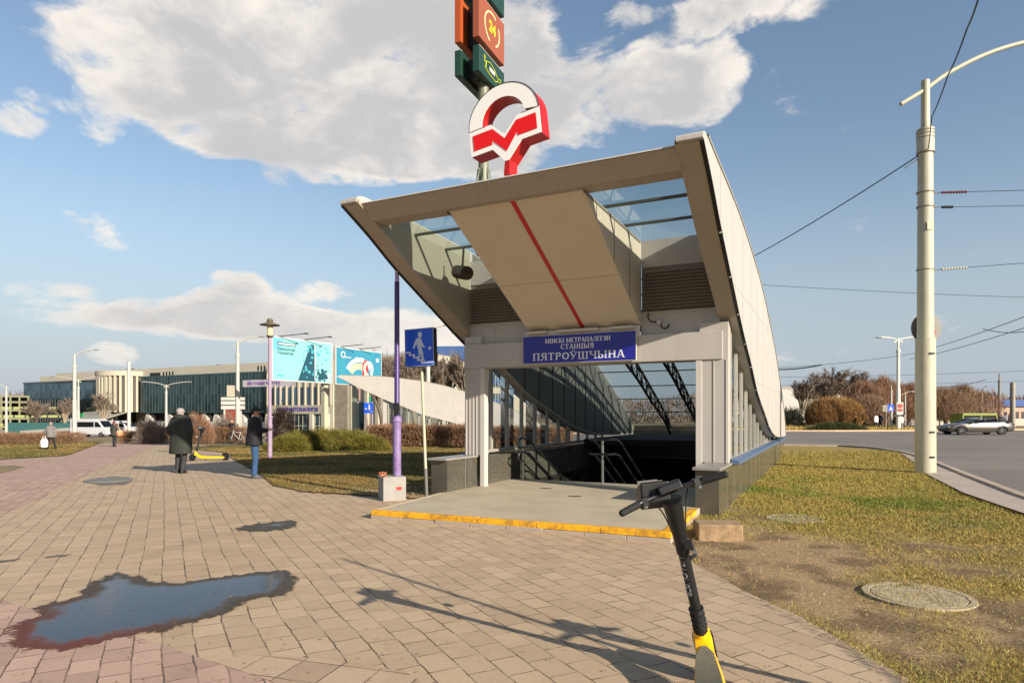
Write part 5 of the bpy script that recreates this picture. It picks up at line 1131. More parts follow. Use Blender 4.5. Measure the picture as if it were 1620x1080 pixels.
# ------------------------------------------------------------------ people
def skin_m(): return mat('skin', 'b58468', 0.5, 0, 0.08, 8)
def person(loc, rz, h, label, coat='23282a', legs='1b1c20', shoe='141414', hair='2a2320', hat=None, hem=0.45, stride=0.0, arms=('down', 'down'), look=0.0, bulk=1.0, vox=0.012, hood=False, lean=0.0, sleeves=True, group=None, faced=0.0):
    """local: facing +y; a continuous body with clothing over it"""
    s = h / 1.75; bm_ = MB(); S = Matrix.Scale(s, 4); bm_.T = S
    hipz, kz = 0.92, 0.50
    ln = lean
    hx = Vector((0, ln * 1.0, 1.60)); ch = Vector((0, ln * 0.6, 1.30)); pv = Vector((0, 0, 0.95))
    legsj = []
    for sd, st_ in ((-1, stride), (1, -stride)):
        hip = Vector((sd * 0.09, 0, hipz)); kn = Vector((sd * 0.10, st_ * 0.5 + 0.03, kz)); an = Vector((sd * 0.11, st_ * 0.95 - (0.06 if st_ < 0 else 0), 0.085 + (0.05 if st_ < -.1 else 0)))
        legsj.append((hip, kn, an))
    armsj = []
    for sd, pose in ((-1, arms[0]), (1, arms[1])):
        shd = Vector((sd * 0.185, ln * 0.75, 1.41))
        if pose == 'down': el_ = shd + Vector((sd * 0.05, -0.02, -0.29)); wr = el_ + Vector((0.0 * sd, 0.05, -0.25))
        elif pose == 'pocket': el_ = shd + Vector((sd * 0.10, -0.06, -0.27)); wr = el_ + Vector((-sd * 0.07, 0.12, -0.19))
        elif pose == 'phone': el_ = shd + Vector((sd * 0.03, 0.03, -0.28)); wr = el_ + Vector((-sd * 0.08, 0.22, 0.04))
        elif pose == 'swing': el_ = shd + Vector((sd * 0.04, 0.08, -0.28)); wr = el_ + Vector((0, 0.14, -0.20))
        else: el_ = shd + Vector((sd * 0.05, -0.09, -0.27)); wr = el_ + Vector((0, -0.02, -0.25))
        armsj.append((shd, el_, wr, sd, pose))
    # head: cranium, face, jaw, nose, ears, brow
    hz = hx.z; hd = Matrix.Translation(hx * s) @ Matrix.Rotation(look, 4, 'Z') @ Matrix.Rotation(-faced, 4, 'X')
    bm_.T = hd @ S
    bm_.ell((0, -0.012, 0.035), (0.077, 0.095, 0.095), 20, 14); bm_.ell((0, 0.03, -0.035), (0.058, 0.062, 0.075), 16, 12); bm_.ell((0, 0.055, -0.075), (0.034, 0.032, 0.03), 12, 8)
    bm_.ell((0, 0.092, -0.012), (0.013, 0.02, 0.022), 8, 6); bm_.ell((0, 0.075, 0.028), (0.05, 0.02, 0.012), 10, 6); bm_.ell((0, 0.082, -0.05), (0.024, 0.012, 0.009), 8, 6)
    for sd in (-1, 1): bm_.ell((sd * 0.078, -0.01, 0.0), (0.012, 0.022, 0.032), 8, 8)
    bm_.T = S
    bm_.tube([(hx.x, hx.y - .01, hx.z - 0.02), (0, ln * 0.85, 1.47), (0, ln*.7, 1.38)], [0.052, 0.056, 0.075], 14)
    bm_.loft([((0, ln*.7, 1.44), 0.09, 0.07), ((0, ln*.68, 1.40), 0.17, 0.09), (ch, 0.165, 0.105), ((0, ln*.3, 1.10), 0.14, 0.095), ((0, 0, 0.98), 0.155, 0.105), ((0, 0, 0.88), 0.15, 0.10)][::-1], 18)
    for hip, kn, an in legsj:
        bm_.cap2(hip, kn, 0.085, 0.055); bm_.cap2(kn, an, 0.052, 0.034)
        bm_.loft([((an.x, an.y + .06, an.z - .085 + 0.0), 0.042, 0.115), ((an.x, an.y + .055, an.z - .03), 0.038, 0.10), ((an.x, an.y + .02, an.z + .02), 0.03, 0.045)], 12)
    for shd, el_, wr, sd, pose in armsj:
        bm_.cap2(shd, el_, 0.052, 0.04); bm_.cap2(el_, wr, 0.038, 0.026)
        d = (wr - el_).normalized(); side = Vector((0, 1, 0)) if abs(d.y) < .8 else Vector((0, 0, 1)); side = (side - d * side.dot(d)).normalized(); nrm = d.cross(side)
        pc = wr + d * 0.05; bm_.tube([wr, pc, wr + d * 0.09], [0.028, 0.038, 0.034], 8)
        for k, (o, l) in enumerate(((-0.028, .06), (-0.010, .075), (0.010, .07), (0.027, .055))):
            b0 = wr + d * 0.085 + side * o; b1 = b0 + d * l * .55 - nrm * sd * .01; b2 = b1 + d * l * .4 - nrm * sd * 0.028; bm_.tube([b0, b1, b2], [0.0105, 0.0095, 0.008], 6)
        t0 = wr + d * .03 + side * 0.03; bm_.tube([t0, t0 + side * .03 + d * .03, t0 + side * .035 + d * .06 - nrm*sd*.015], [0.013, 0.011, 0.009], 6)
    body = remesh(bm_, 'person', skin_m(), None, min(vox, 0.009) if vox < .02 else vox, 2)
    body.location = loc; body.rotation_euler = (0, 0, rz); tag(body, label, 'person', group)
    # trousers, shoes
    tr = MB(); tr.T = S
    for hip, kn, an in legsj:
        tr.tube([hip + Vector((0,0,.06)), hip.lerp(kn, .5), kn, kn.lerp(an, .5), an + Vector((0, 0, 0.0))], [0.105, 0.09, 0.075, 0.07, 0.068], 12); tr.ell(hip, 0.10)
    tr.ell((0, 0, 0.95), (0.165, 0.115, 0.12)); remesh(tr, 'trousers', mat('cloth' + legs, legs, 0.85, 0, 0.2, 6, 0.3, 12), body, vox)
    sh_ = MB(); sh_.T = S
    for hip, kn, an in legsj:
        sh_ = MB(); sh_.T = S; z0 = an.z - 0.085; sh_.loft([((an.x, an.y + .06, z0), 0.048, 0.135), ((an.x, an.y + .06, z0 + .035), 0.05, 0.135), ((an.x, an.y + .03, z0 + .075), 0.043, 0.09), ((an.x, an.y, z0 + .12), 0.042, 0.05)], 12)
        remesh(sh_, 'shoe', mat('shoe' + shoe, shoe, 0.6), body, vox)
    ct = MB(); ct.T = S; b = bulk
    hemz = hem; secs = [((0, ln*.72, 1.49), 0.085*b, 0.085*b), ((0, ln*.7, 1.45), 0.155*b, 0.11*b), ((0, ln*.65, 1.38), 0.205*b, 0.135*b), ((0, ln*.5, 1.22), 0.205*b, 0.15*b), ((0, ln*.25, 1.05), 0.20*b, 0.155*b), ((0, 0, 0.93), 0.215*b, 0.16*b)]
    if hemz < 0.9: secs += [((0, 0, (0.93+hemz)/2), 0.225*b, 0.17*b), ((0, 0, hemz), 0.225*b, 0.18*b)]
    else: secs += [((0, 0, hemz - 0.06), 0.20*b, 0.15*b)]
    ct.loft(secs[::-1], 20)
    for shd, el_, wr, sd, pose in armsj:
        k = 0.9 + (b - 1) * 1.3; ct.cap2(shd + Vector((-sd*.01, 0, -.01)), el_, 0.085*k, 0.072*k, 12); ct.cap2(el_, el_.lerp(wr, .98), 0.07*k, 0.052*k, 12)
    if hood: ct.ell((0, ln*.8 - 0.075, 1.50), (0.15, 0.11, 0.085)); ct.tube([(0.13*math.cos(t), 0.02 + ln*.8 + 0.11*math.sin(t), 1.485) for t in np.linspace(0, 2*math.pi, 17)], 0.045, 8, cap=False)
    else: ct.tube([(0.075*math.cos(t), ln*.8 + 0.075*math.sin(t), 1.475) for t in np.linspace(0, 2*math.pi, 17)], 0.026, 8, cap=False)
    remesh(ct, 'coat', mat('cloth' + coat, coat, 0.8, 0, 0.25, 4, 0.5, 9), body, vox)
    hr = MB(); hr.T = hd @ S
    if hat:
        hr.loft([((0, -0.015, 0.02), 0.098, 0.115), ((0, -0.015, 0.07), 0.098, 0.115), ((0, -0.02, 0.12), 0.08, 0.095), ((0, -0.02, 0.145), 0.03, 0.04)], 18); hr.ell((0, -0.03, -0.02), (0.086, 0.088, 0.06))
        remesh(hr, 'hat', mat('hat' + hat, hat, 0.9, 0, 0.2, 14, .5, 40), body, vox)
    else:
        hr.ell((0, -0.03, 0.045), (0.088, 0.094, 0.098), 18, 12); hr.ell((0, -0.06, -0.01), (0.078, 0.06, 0.08), 14, 10); hr.ell((0, 0.035, 0.105), (0.065, 0.05, 0.035), 12, 8)
        remesh(hr, 'hair', mat('hair' + hair, hair, 0.7), body, vox)
    body['_s'] = s
    return body, armsj, s
pc = G(286, 748)
person(pc, R(-6), 1.74, 'person seen from behind in a long dark hooded parka and grey hat', coat='23271f', legs='2c2b2c', hat='8e8781', hem=0.52, arms=('pocket', 'pocket'), bulk=1.34, hood=True, stride=0.03, vox=0.011)
pc = G(402, 756)
b2_, aj, s2_ = person(pc, R(-68), 1.76, 'person in black jacket and blue jeans looking down at a white phone', coat='0e0f14', legs='28486c', hair='1a1512', hem=0.80, arms=('down', 'phone'), bulk=1.17, faced=R(38), lean=0.03, vox=0.011, shoe='3a3c40')
wr = aj[1][2] * s2_; 
Mw = Matrix.Translation(pc) @ Matrix.Rotation(R(-68), 4, 'Z'); q = Mw @ (wr + Vector((-0.02, 0.10, 0.02)))
e = empty('mobile_phone', q, R(-68), 'small white phone held by the person in the black jacket', 'phone')
mb = MB(); mb.box((0, 0, 0), (0.075, 0.15, 0.010), (R(35), 0, 0)); mb.build('case', mat('phone_white', 'dfe3e8', .3), e, bevel=.003); mb = MB(); mb.box((0, -.0035, 0.0055), (0.066, 0.138, 0.002), (R(35), 0, 0)); mb.build('screen', M_dark, e)
q = Mw @ Vector((-0.27, -0.05, 0.0))
e = empty('shoulder_bag', q, R(-68), 'black shoulder bag hanging at the back of the person in the black jacket', 'bag')
mb = MB(); mb.loft([((0, 0, 0.78), 0.07, 0.13), ((0, 0, 0.82), 0.08, 0.15), ((0, 0, 1.05), 0.075, 0.14), ((0, 0, 1.10), 0.05, 0.12)], 16, sup=3); mb.build('pouch', M_black, e, smooth=True)
mb = MB(); mb.tube([(0.0, -.10, 1.08), (0.04, -0.06, 1.3), (0.09, 0.0, 1.43), (0.04, 0.06, 1.3), (0, .1, 1.08)], 0.012, 6); mb.build('strap', M_black, e)
pc = G(81, 711)
person(pc, R(60), 1.62, 'person in a grey coat and black trousers walking left across the far lawn', coat='6d6a66', legs='17171a', hair='8b7468', hem=0.78, stride=0.26, arms=('swing', 'back'), bulk=1.12, lean=0.07, vox=0.022)
q = pc + Vector((-0.20, -0.28, 0)); e = empty('carrier_bag', q, R(60), 'white carrier bag held by the person in the grey coat', 'bag')
mb = MB(); mb.loft([((0,0,0.16), 0.15, 0.10), ((0,0,0.20), 0.18, 0.12), ((0,0,0.5), 0.19, 0.11), ((0,0,0.62), 0.13, 0.06), ((0,0,0.66), 0.10, 0.03)], 14, sup=3); mb.build('sack', mat('bag_white', 'e6e2dc', .5), e, smooth=True)
mb = MB(); mb.tube([(-.07,0,0.65), (-.05,0,0.8), (.05,0,0.8), (.07,0,0.65)], 0.01, 5); mb.build('handle', mat('bag_white', 'e6e2dc', .5), e)
pc = G(181, 706.5)
person(pc, R(-10), 1.66, 'person in a dark green coat seen from behind with an orange bag on the path', coat='34362e', legs='26262a', hair='5c2a22', hem=0.75, stride=0.05, arms=('down', 'pocket'), bulk=1.15, vox=0.022)
q = pc + Vector((0.40, -0.10, 0.0)); e = empty('orange_bag', q, R(10), 'orange and cream shoulder bag of the person in the dark green coat', 'bag')
mb = MB(); mb.loft([((0,0,0.72), 0.14, 0.09), ((0,0,0.78), 0.20, 0.11), ((0,0,1.0), 0.18, 0.10), ((0,0,1.08), 0.10, 0.05)], 14, sup=2.6); mb.build('pouch', mat('bag_orange', 'c8632c', .6, 0, 0, 5, color2='d9a184'), e, smooth=True)
mb = MB(); mb.tube([(-.1,0,1.05), (-.2,0,1.4), (0.08,0,1.06)], 0.012, 5); mb.build('strap', mat('bag_orange', 'c8632c', .6), e)
pc = at(367, 46); person(pc, R(150), 1.7, 'distant person in black standing by the parked bicycles', coat='1b1a1c', legs='202024', hair='6a4a3a', hem=0.8, vox=0.03)
# small crowd across the road on the right
crowd = [(1386, 66, 'e8e4dc', '15161a', 20, 'distant person in black with a white coat, leftmost of the crowd across the road'), (1393, 68, '1a1c20', '15161a', -60, 'distant person in a black coat, second from the left across the road'),
         (1404, 72, '4a4640', '1c1c20', 90, 'distant person in brown beside the blue sign pole'), (1419, 66, '20242c', '2a2f3c', 120, 'distant person in navy standing behind the traffic light'),
         (1425, 64, 'cfcac2', '8f8c88', -30, 'distant person in white, just right of the traffic light'), (1431, 65, '8a7f74', '5c5a58', 60, 'distant person in beige, rightmost of the crowd before the cream column'),
         (1584, 84, '2c2a2e', '17171a', 0, 'distant person in dark clothes right of the silver car'), (1596, 86, '3a1f24', '17171a', 0, 'distant person in a maroon coat far right behind the road'), (1591, 85, '7b7a80', '202024', 0, 'distant person in grey, in the middle of the three far right figures')]
for (px, Y, ct_, lg, a, lb) in crowd: person(at(px, Y), R(a), random.uniform(1.62, 1.8), lb, coat=ct_, legs=lg, hem=0.8, stride=random.choice((0.0, 0.15, 0.2)), arms=random.choice((('down', 'down'), ('pocket', 'down'), ('swing', 'back'))), vox=0.04, group='people across the road')
# bicycles and scooters far left
def bicycle(px, Y, a, label, fr='8f2f24'):
    c = at(px, Y); e = empty('bicycle', c, R(a), label, 'bicycle', 'parked bicycles'); M_f = mat('bike' + fr, fr, .4)
    for y in (-.5, .5):
        mb = MB(); mb.tube([(0, y + .33*math.cos(t), .34 + .33*math.sin(t)) for t in np.linspace(0, 6.283, 21)], 0.02, 5, cap=False); w = mb.build('wheel', M_rubber, e)
        mb = MB(); 
        for k in range(6): t = k*math.pi/3; mb.tube([(0, y, .34), (0, y + .32*math.cos(t), .34 + .32*math.sin(t))], 0.004, 4)
        mb.build('spokes', M_steel, w)
    mb = MB()
    for p, q in (((0,-.5,.34),(0,-.1,.32)), ((0,-.1,.32),(0,-.22,.85)), ((0,-.5,.34),(0,-.2,.75)), ((0,-.1,.32),(0,.36,.75)), ((0,-.2,.78),(0,.34,.82)), ((0,.5,.34),(0,.32,.95))): mb.tube([p, q], 0.017, 6)
    mb.build('frame', M_f, e); mb = MB(); mb.tube([(-.28,.25,1.0), (0,.32,.97), (.28,.25,1.0)], 0.014, 6); mb.build('handlebar', M_dark, e); mb = MB(); mb.ell((0,-.24,.9), (.07,.13,.04)); mb.build('saddle', M_black, e)
bicycle(371, 44, 60, 'dark bicycle parked beyond the path, left of the person in the black jacket', '2a2a2e'); bicycle(376, 43.5, 75, 'pale bicycle parked in front of the dark one', 'b9b4aa')

# ------------------------------------------------------------------ vegetation
def leaf_mat(name, c1, c2, rough=0.7):
    m = bpy.data.materials.new(name); m.use_nodes = True; nt = NT(m.node_tree); b = m.node_tree.nodes['Principled BSDF']
    t = nt.n('ShaderNodeTexCoord').outputs['Object']; n = nt.noise(t, 2.3, 5, 0.7)
    nt.l(nt.mix(nt.ss(n, 0.35, 0.65), lin(c1), lin(c2)), b.inputs['Base Color']); b.inputs['Roughness'].default_value = rough; b.inputs['Specular IOR Level'].default_value = 0.25; return m
M_jun = leaf_mat('juniper_foliage', '565420', '756a2a'); M_hedge = leaf_mat('bare_hedge_twigs', '72523e', '846648'); M_hedgeg = leaf_mat('hedge_green', '39421f', '4f4a26')
M_bark = mat('grey_bark', '5d5346', 0.9, 0, 0.2, 3); M_barkl = mat('pale_bark', '8a7c68', 0.9, 0, 0.2, 3)
M_twig_r = leaf_mat('red_brown_twigs', '8d6850', '7c5f4a'); M_twig_b = leaf_mat('brown_twigs', '7f6650', '8d7258'); M_twig_g = leaf_mat('golden_twigs', '9a7442', '80603c'); M_twig_k = leaf_mat('dark_twigs', '6c5f54', '7c6d60')
def spray(name, n, fn, parent, m, L0, L1, w, up=0.0, rnd=1.0, seed=1):
    """needle or twig sprays: triangles from point sampler fn(n)->(pts, dirs)"""
    p, d = fn(n); d = d + np.random.normal(0, rnd, d.shape) * 0.5; d[:, 2] += up; d /= np.linalg.norm(d, axis=1)[:, None]
    l = np.random.uniform(L0, L1, n)[:, None]; sd = np.cross(d, np.random.normal(0, 1, d.shape)); sd /= np.linalg.norm(sd, axis=1)[:, None]
    V = np.stack([p - sd * w, p + sd * w, p + d * l], 1).reshape(-1, 3); return np_mesh(name, V, 3, m, parent)
def dome_sampler(rx, ry, h, hollow=0.45, lump=0.18, seed=0):
    def f(n):
        a = np.random.uniform(0, 2*np.pi, n); t = np.arccos(np.random.uniform(0, 1, n)); r = hollow + (1 - hollow) * np.random.rand(n) ** 0.5
        k = 1 + lump * (fbm(a * 2.2 + seed * 7 + 20, t * 3.5 + seed, 4) - 0.5) * 4
        d = np.stack([np.sin(t)*np.cos(a), np.sin(t)*np.sin(a), np.cos(t)], 1); p = d * np.array([rx, ry, h]) * (r * k)[:, None]; p[:, 2] = np.maximum(p[:, 2], 0.0)
        return p, d.copy()
    return f
def shrub(px, Y, rx, ry, h, m, label, n=9000, L=(0.10, 0.3), w=0.012, up=0.5, group=None, name='shrub', lump=.18, sd=0, stems=True, cat='shrub'):
    c = at(px, Y); e = empty(name, c, 0, label, cat, group)
    spray('foliage', n, dome_sampler(rx, ry, h, lump=lump, seed=sd), e, m, L[0], L[1], w, up)
    mb = MB(); mb.loft([((0,0,-.05), rx*.5, ry*.5), ((0,0,h*.35), rx*.58, ry*.58), ((0,0,h*.6), rx*.3, ry*.3)], 12)
    for k in range(9 if stems else 0): a = random.uniform(0, 6.28); mb.tube([(0,0,0), (rx*.5*math.cos(a), ry*.5*math.sin(a), h*.6)], 0.02, 5)
    mb.build('stems', M_bark if m is not M_jun else mat('juniper_inner', '2a2a14', .9), e); return e
for i, (px, Y, rx, ry, h) in enumerate([(455, 29, 1.0, .8, .66), (486, 30, 1.35, .9, .86), (522, 30.5, 1.4, 1.0, .92), (556, 30, 1.3, .9, .84), (583, 29, .9, .8, .62)]):
    lb = ['low yellow-green juniper at the left end of the row, beside the lilac street lamp', 'yellow-green juniper shrub, second from the left in the row', 'tallest yellow-green juniper shrub in the middle of the row', 'yellow-green juniper shrub, second from the right in the row', 'low yellow-green juniper at the right end of the row, beside the brown hedge'][i]
    shrub(px, Y, rx, ry, h, M_jun, lb, 17000, (.08, .26), .010, .2, 'junipers on the lawn', 'juniper_shrub', sd=i)
def hedge(p0, p1, w, h, m, label, n, group='clipped hedges', lowgreen=False):
    a = Vector(p0); b = Vector(p1); c = (a + b) / 2; d = b - a; L_ = d.length; rz = math.atan2(d.y, d.x)
    e = empty('hedge', (c.x, c.y, gz(c.x, c.y)), rz, label, 'hedge', group)
    def f(n):
        x = np.random.uniform(-L_/2, L_/2, n); y = np.random.uniform(-w/2, w/2, n); z = h * np.random.rand(n) ** 0.8 * (0.85 + 0.3 * fbm(x * 1.1 + 5, y + 3, 3)); p = np.stack([x, y, z], 1)
        p[:, 2] += np.array([gz(c.x + xx * math.cos(rz), c.y + xx * math.sin(rz)) - gz(c.x, c.y) for xx in x])
        dd = np.stack([np.zeros(n), np.random.normal(0, .5, n), np.full(n, .8)], 1); return p, dd
    spray('twigs', n, f, e, m, .1, .32, .011, .3)
    mb = MB(); k = int(L_ / 0.4)
    for i in range(k): x = -L_/2 + (i + .5) * L_ / k; zb = gz(c.x + x * math.cos(rz), c.y + x * math.sin(rz)) - gz(c.x, c.y); mb.tube([(x, 0, zb - .05), (x + random.uniform(-.1,.1), random.uniform(-.2,.2), zb + h * .7)], 0.02, 4)
    mb.build('stems', M_bark, e); return e
hedge(at(588, 34), at(760, 31.5), 1.3, 1.05, M_hedge, 'reddish brown leafless clipped hedge between the junipers and the left station column', 26000)
hedge(at(770, 31), at(905, 30), 1.2, .95, M_hedge, 'reddish brown leafless hedge seen through the station windows', 9000)
hedge(at(-60, 52), at(128, 50), 1.5, .85, M_hedge, 'low brown hedge at the far left edge behind the lawn', 15000)
hedge(at(190, 50), at(222, 50), 1.5, .9, M_hedge, 'short brown hedge beside the white pole on the path', 4000)
hedge(at(226, 49), at(266, 48.5), 1.5, 1.2, M_hedge, 'taller brown hedge just left of the person in the parka', 6000)
hedge(at(338, 47), at(392, 46), 1.4, 1.1, M_hedge, 'brown hedge behind the parked bicycles', 6000)
shrub(312, 45, 1.1, .9, 2.0, M_twig_r, 'rust-brown twiggy bush between the person in the parka and the person in black', 7000, (.15, .4), .012, .6, sd=4)
shrub(358, 47, 1.0, .8, 1.9, M_twig_k, 'dark brown twiggy bush behind the parked bicycles', 5000, (.15, .4), .012, .6, sd=5)
shrub(446, 40, .9, .9, 2.3, leaf_mat('dark_evergreen', '2a201c', '33261f'), 'dark rounded evergreen right of the lilac street lamp', 9000, (.08, .2), .015, .5, sd=6)
shrub(238, 47, 1.2, .9, 1.7, M_twig_k, 'brown twiggy bush above the hedge, left of the person in the parka', 5000, (.15, .4), .012, .6, sd=7)

def bare_tree_mesh(h, spread, seed, m_bark, m_twig, twigs=1.0, base_split=0.25, name='bare_tree', first=3, depth=5, tw_w=0.02):
    rs = random.Random(seed); trunk = MB(); tw = []
    def grow(p, d, ln, r, dep):
        k = 2; pts = [p]; q = p
        for i in range(k):
            d2 = (d + Vector((rs.gauss(0, .12), rs.gauss(0, .12), rs.gauss(0, .06) + 0.05))).normalized(); q = q + d2 * ln / k; pts.append(q); d = d2
        if dep >= depth - 1:
            tw.append((pts[0], pts[-1], r))
        else: trunk.tube(pts, [r, r * .85, r * .65], 5 if dep > 1 else 8, cap=False)
        if dep >= depth: return
        nb = first if dep == 0 else rs.choice((3, 4, 4)) 
        for j in range(nb):
            az_ = rs.uniform(0, 6.283); tl = rs.uniform(.25, .75) * spread; ax_ = Vector((math.cos(az_), math.sin(az_), 0)); nd = (d + ax_ * tl + Vector((0, 0, .18))).normalized()
            t = rs.uniform(.35, 1.0) if dep > 0 else rs.uniform(.75, 1); st_ = pts[0].lerp(pts[-1], t); grow(st_, nd, ln * rs.uniform(.62, .82), r * .55, dep + 1)
    grow(Vector((0, 0, -0.1)), Vector((0, 0, 1)), h * base_split, h * 0.018, 0)
    to = trunk.build('trunk', m_bark, None, smooth=True)
    V = []
    for a, b, r in tw:
        for k in range(int(3 * twigs)):
            s_ = a.lerp(b, rs.random()); dd = (b - a).normalized() + Vector((rs.gauss(0, .45), rs.gauss(0, .45), rs.gauss(0.15, .35))); e_ = s_ + dd.normalized() * (b - a).length * rs.uniform(.5, 1.0)
            sd = dd.cross(Vector((rs.gauss(0,1), rs.gauss(0,1), rs.gauss(0,1)))).normalized() * tw_w; V += [s_ - sd, s_ + sd, e_]
        sd = (b - a).cross(Vector((rs.gauss(0,1), rs.gauss(0,1), .3))).normalized() * tw_w * 1.4; V += [a - sd, a + sd, b]
    cr = np_mesh('crown', np.array([tuple(v) for v in V]), 3, m_twig)
    zs_ = sorted(v.z for v in V); H_ = zs_[int(len(zs_) * .995)]; xs_ = sorted(abs(v.x) for v in V); W_ = xs_[int(len(xs_) * .97)]
    return to, cr, H_, W_
def place_tree(proto, px, Y, s, rz, label, group, name='bare_tree'):
    c = at(px, Y); e = empty(name, c, R(rz), label, 'tree', group); H_, W_ = proto[0][2:]; hh = CAMZ + (HOR - s[0]) / F * Y - c.z; k_ = hh / H_; w_ = s[1] / W_
    e.scale = (w_, w_, k_)
    for o in proto[0][:2]:
        q = o if not proto[1] else o.copy()
        if proto[1]: col.objects.link(q)
        q.parent = e
    proto[1] = True; return e
T1 = [bare_tree_mesh(8, .55, 3, M_barkl, M_twig_k, 1.6, .2, first=5, tw_w=.016), False]
T2 = [bare_tree_mesh(8, .5, 11, M_bark, M_twig_k, 1.6, .2, first=5, tw_w=.016), False]
gr_ = 'trees across the road'
def twig_tree(px, Y, topy, rx, m, label, n=9000, sd=0):
    c = at(px, Y); h = CAMZ + (HOR - topy) / F * Y - c.z; e = empty('leafless_tree', c, 0, label, 'tree', gr_)
    def f(n):
        z = np.random.rand(n) ** 0.75; a = np.random.uniform(0, 6.283, n); prof = np.interp(z, [0, .15, .45, .75, 1.0], [.25, .6, 1.0, .85, .25])
        rr = np.sqrt(np.random.rand(n)) * prof * rx * (0.75 + .55 * fbm(a * 1.6 + sd * 3 + 9, z * 4 + sd, 3)); top = h * (0.86 + .26 * fbm(a * 1.9 + sd * 5, a * 0 + sd, 3)); zz = (0.12 + .84 * z) * top
        g = fbm(a * 2.5 + sd, z * 7 + rr, 3); keep = g > 0.40; rr = np.where(keep, rr, rr * .5); x = rr * np.cos(a); y = rr * np.sin(a)
        return np.stack([x, y, zz], 1), np.stack([x * .35 / rx, y * .35 / rx, np.full(n, .9)], 1)
    spray('crown', n, f, e, m, .35, 1.0, .013, .1, .55)
    mb = MB()
    for k in range(7): a = random.uniform(0, 6.28); r = random.uniform(.3, .7) * rx; mb.tube([(0,0,-.05), (r*.3*math.cos(a), r*.3*math.sin(a), h*.3), (r*math.cos(a), r*math.sin(a), h*random.uniform(.6, .85))], [.09, .06, .02], 5)
    mb.build('trunk', M_bark, e)
place_tree(T1, 1267, 78, (600, 2.2), 0, 'small pale bare tree across the road, nearest the station roof', gr_)
place_tree(T2, 1302, 84, (592, 2.6), 40, 'bare grey tree rising behind the golden bush on its left side', gr_)
place_tree(T1, 1324, 84, (583, 3.0), 100, 'tallest bare grey tree directly above the golden bush', gr_)
place_tree(T2, 1346, 86, (590, 3.0), 200, 'bare grey tree behind the right side of the golden bush', gr_)
twig_tree(1368, 76, 606, 2.6 * 1.15, M_twig_r, sd=1368, label= 'rust-red leafless tree just right of the golden bush')
twig_tree(1392, 78, 601, 3.0 * 1.15, M_twig_r, sd=1392, label= 'tallest rust-red leafless tree left of the distant lamp mast')
twig_tree(1412, 84, 607, 3.0 * 1.15, M_twig_b, sd=1412, label= 'brown leafless tree behind the blue sign pole')
twig_tree(1436, 82, 610, 2.8 * 1.15, M_twig_r, sd=1436, label= 'rust-red leafless tree close to the left side of the cream column')
twig_tree(1462, 84, 612, 3.0 * 1.15, M_twig_b, sd=1462, label= 'brown leafless tree hidden behind the cream column')
twig_tree(1496, 82, 617, 3.2 * 1.15, M_twig_b, sd=1496, label= 'brown leafless tree just right of the cream column')
twig_tree(1521, 84, 614, 3.6 * 1.15, M_twig_b, sd=1521, label= 'wide brown leafless tree above the green bus')
twig_tree(1545, 88, 622, 3.2 * 1.15, M_twig_r, sd=1545, label= 'low reddish tree at the right end of the brown tree group')
# golden rounded bush
def willow(px, Y, rx, ry, h, m, label, n):
    c = at(px, Y); e = empty('rounded_bush', c, 0, label, 'bush')
    def f(n):
        a = np.random.uniform(0, 6.283, n); r = np.sqrt(np.random.rand(n)); x = rx * r * np.cos(a); y = ry * r * np.sin(a)
        top = h * np.sqrt(np.maximum(0.02, 1 - (r * 0.97) ** 2.6)); z = 0.3 + (top - 0.3) * np.random.rand(n) ** 0.55; return np.stack([x * (0.75 + .25 * z / h), y * (0.75 + .25 * z / h), z], 1), np.stack([x * .12, y * .12, np.full(n, 1.0)], 1)
    spray('crown', n, f, e, m, .3, .9, .02, .2, .5); mb = MB()
    for k in range(14): a = random.uniform(0, 6.28); r = random.uniform(.2, .8); mb.tube([(rx*.3*r*math.cos(a), ry*.3*r*math.sin(a), -.05), (rx*r*.8*math.cos(a), ry*r*.8*math.sin(a), h*.7)], [.08, .03], 5)
    mb.build('stems', M_bark, e); return e
willow(1320, 70, 3.6, 2.6, 3.1, M_twig_g, 'wide golden-brown clipped bush across the road', 26000)
willow(1375, 73, 2.5, 2.2, 3.4, M_twig_b, 'olive-brown rounded bush between the golden bush and the sign pole', 15000)
willow(1355, 75, 2.5, 2.2, 2.7, M_twig_b, 'brown rounded bush touching the right side of the golden bush', 12000)
shrub(1252, 70, 1.6, 1.2, 2.2, leaf_mat('dark_conifer', '1f2418', '2a2c1c'), 'dark green low conifer across the road beside the station roof', 8000, (.15, .35), .02, .5, sd=12)
shrub(1322, 63, 3.0, .7, .75, M_hedgeg, 'low dark green spreading shrub in front of the golden bush', 9000, (.1, .3), .018, .4, sd=13)
# dry tall grass along the far verge
def verge():
    n = 16000; X = np.random.uniform(14, 42, n); Y = np.random.uniform(63, 68, n); h = np.random.uniform(.1, .55, n) * (0.4 + fbm(X * .7, Y, 3)); a = np.random.uniform(0, 6.28, n); w = .025
    V = np.zeros((n, 3, 3)); V[:, 0] = np.stack([X - w*np.cos(a), Y - w*np.sin(a), X*0], 1); V[:, 1] = np.stack([X + w*np.cos(a), Y + w*np.sin(a), X*0], 1); V[:, 2] = np.stack([X + np.random.normal(0,.1,n), Y, h], 1)
    T = cs[None] * np.random.uniform(.6, 1.5, (n, 1)); T = np.repeat(np.concatenate([T, np.ones((n,1))], 1), 3, 0); tag(np_mesh('verge_grass', V.reshape(-1, 3), 3, M_blade, colors=T), kind='stuff')
verge()
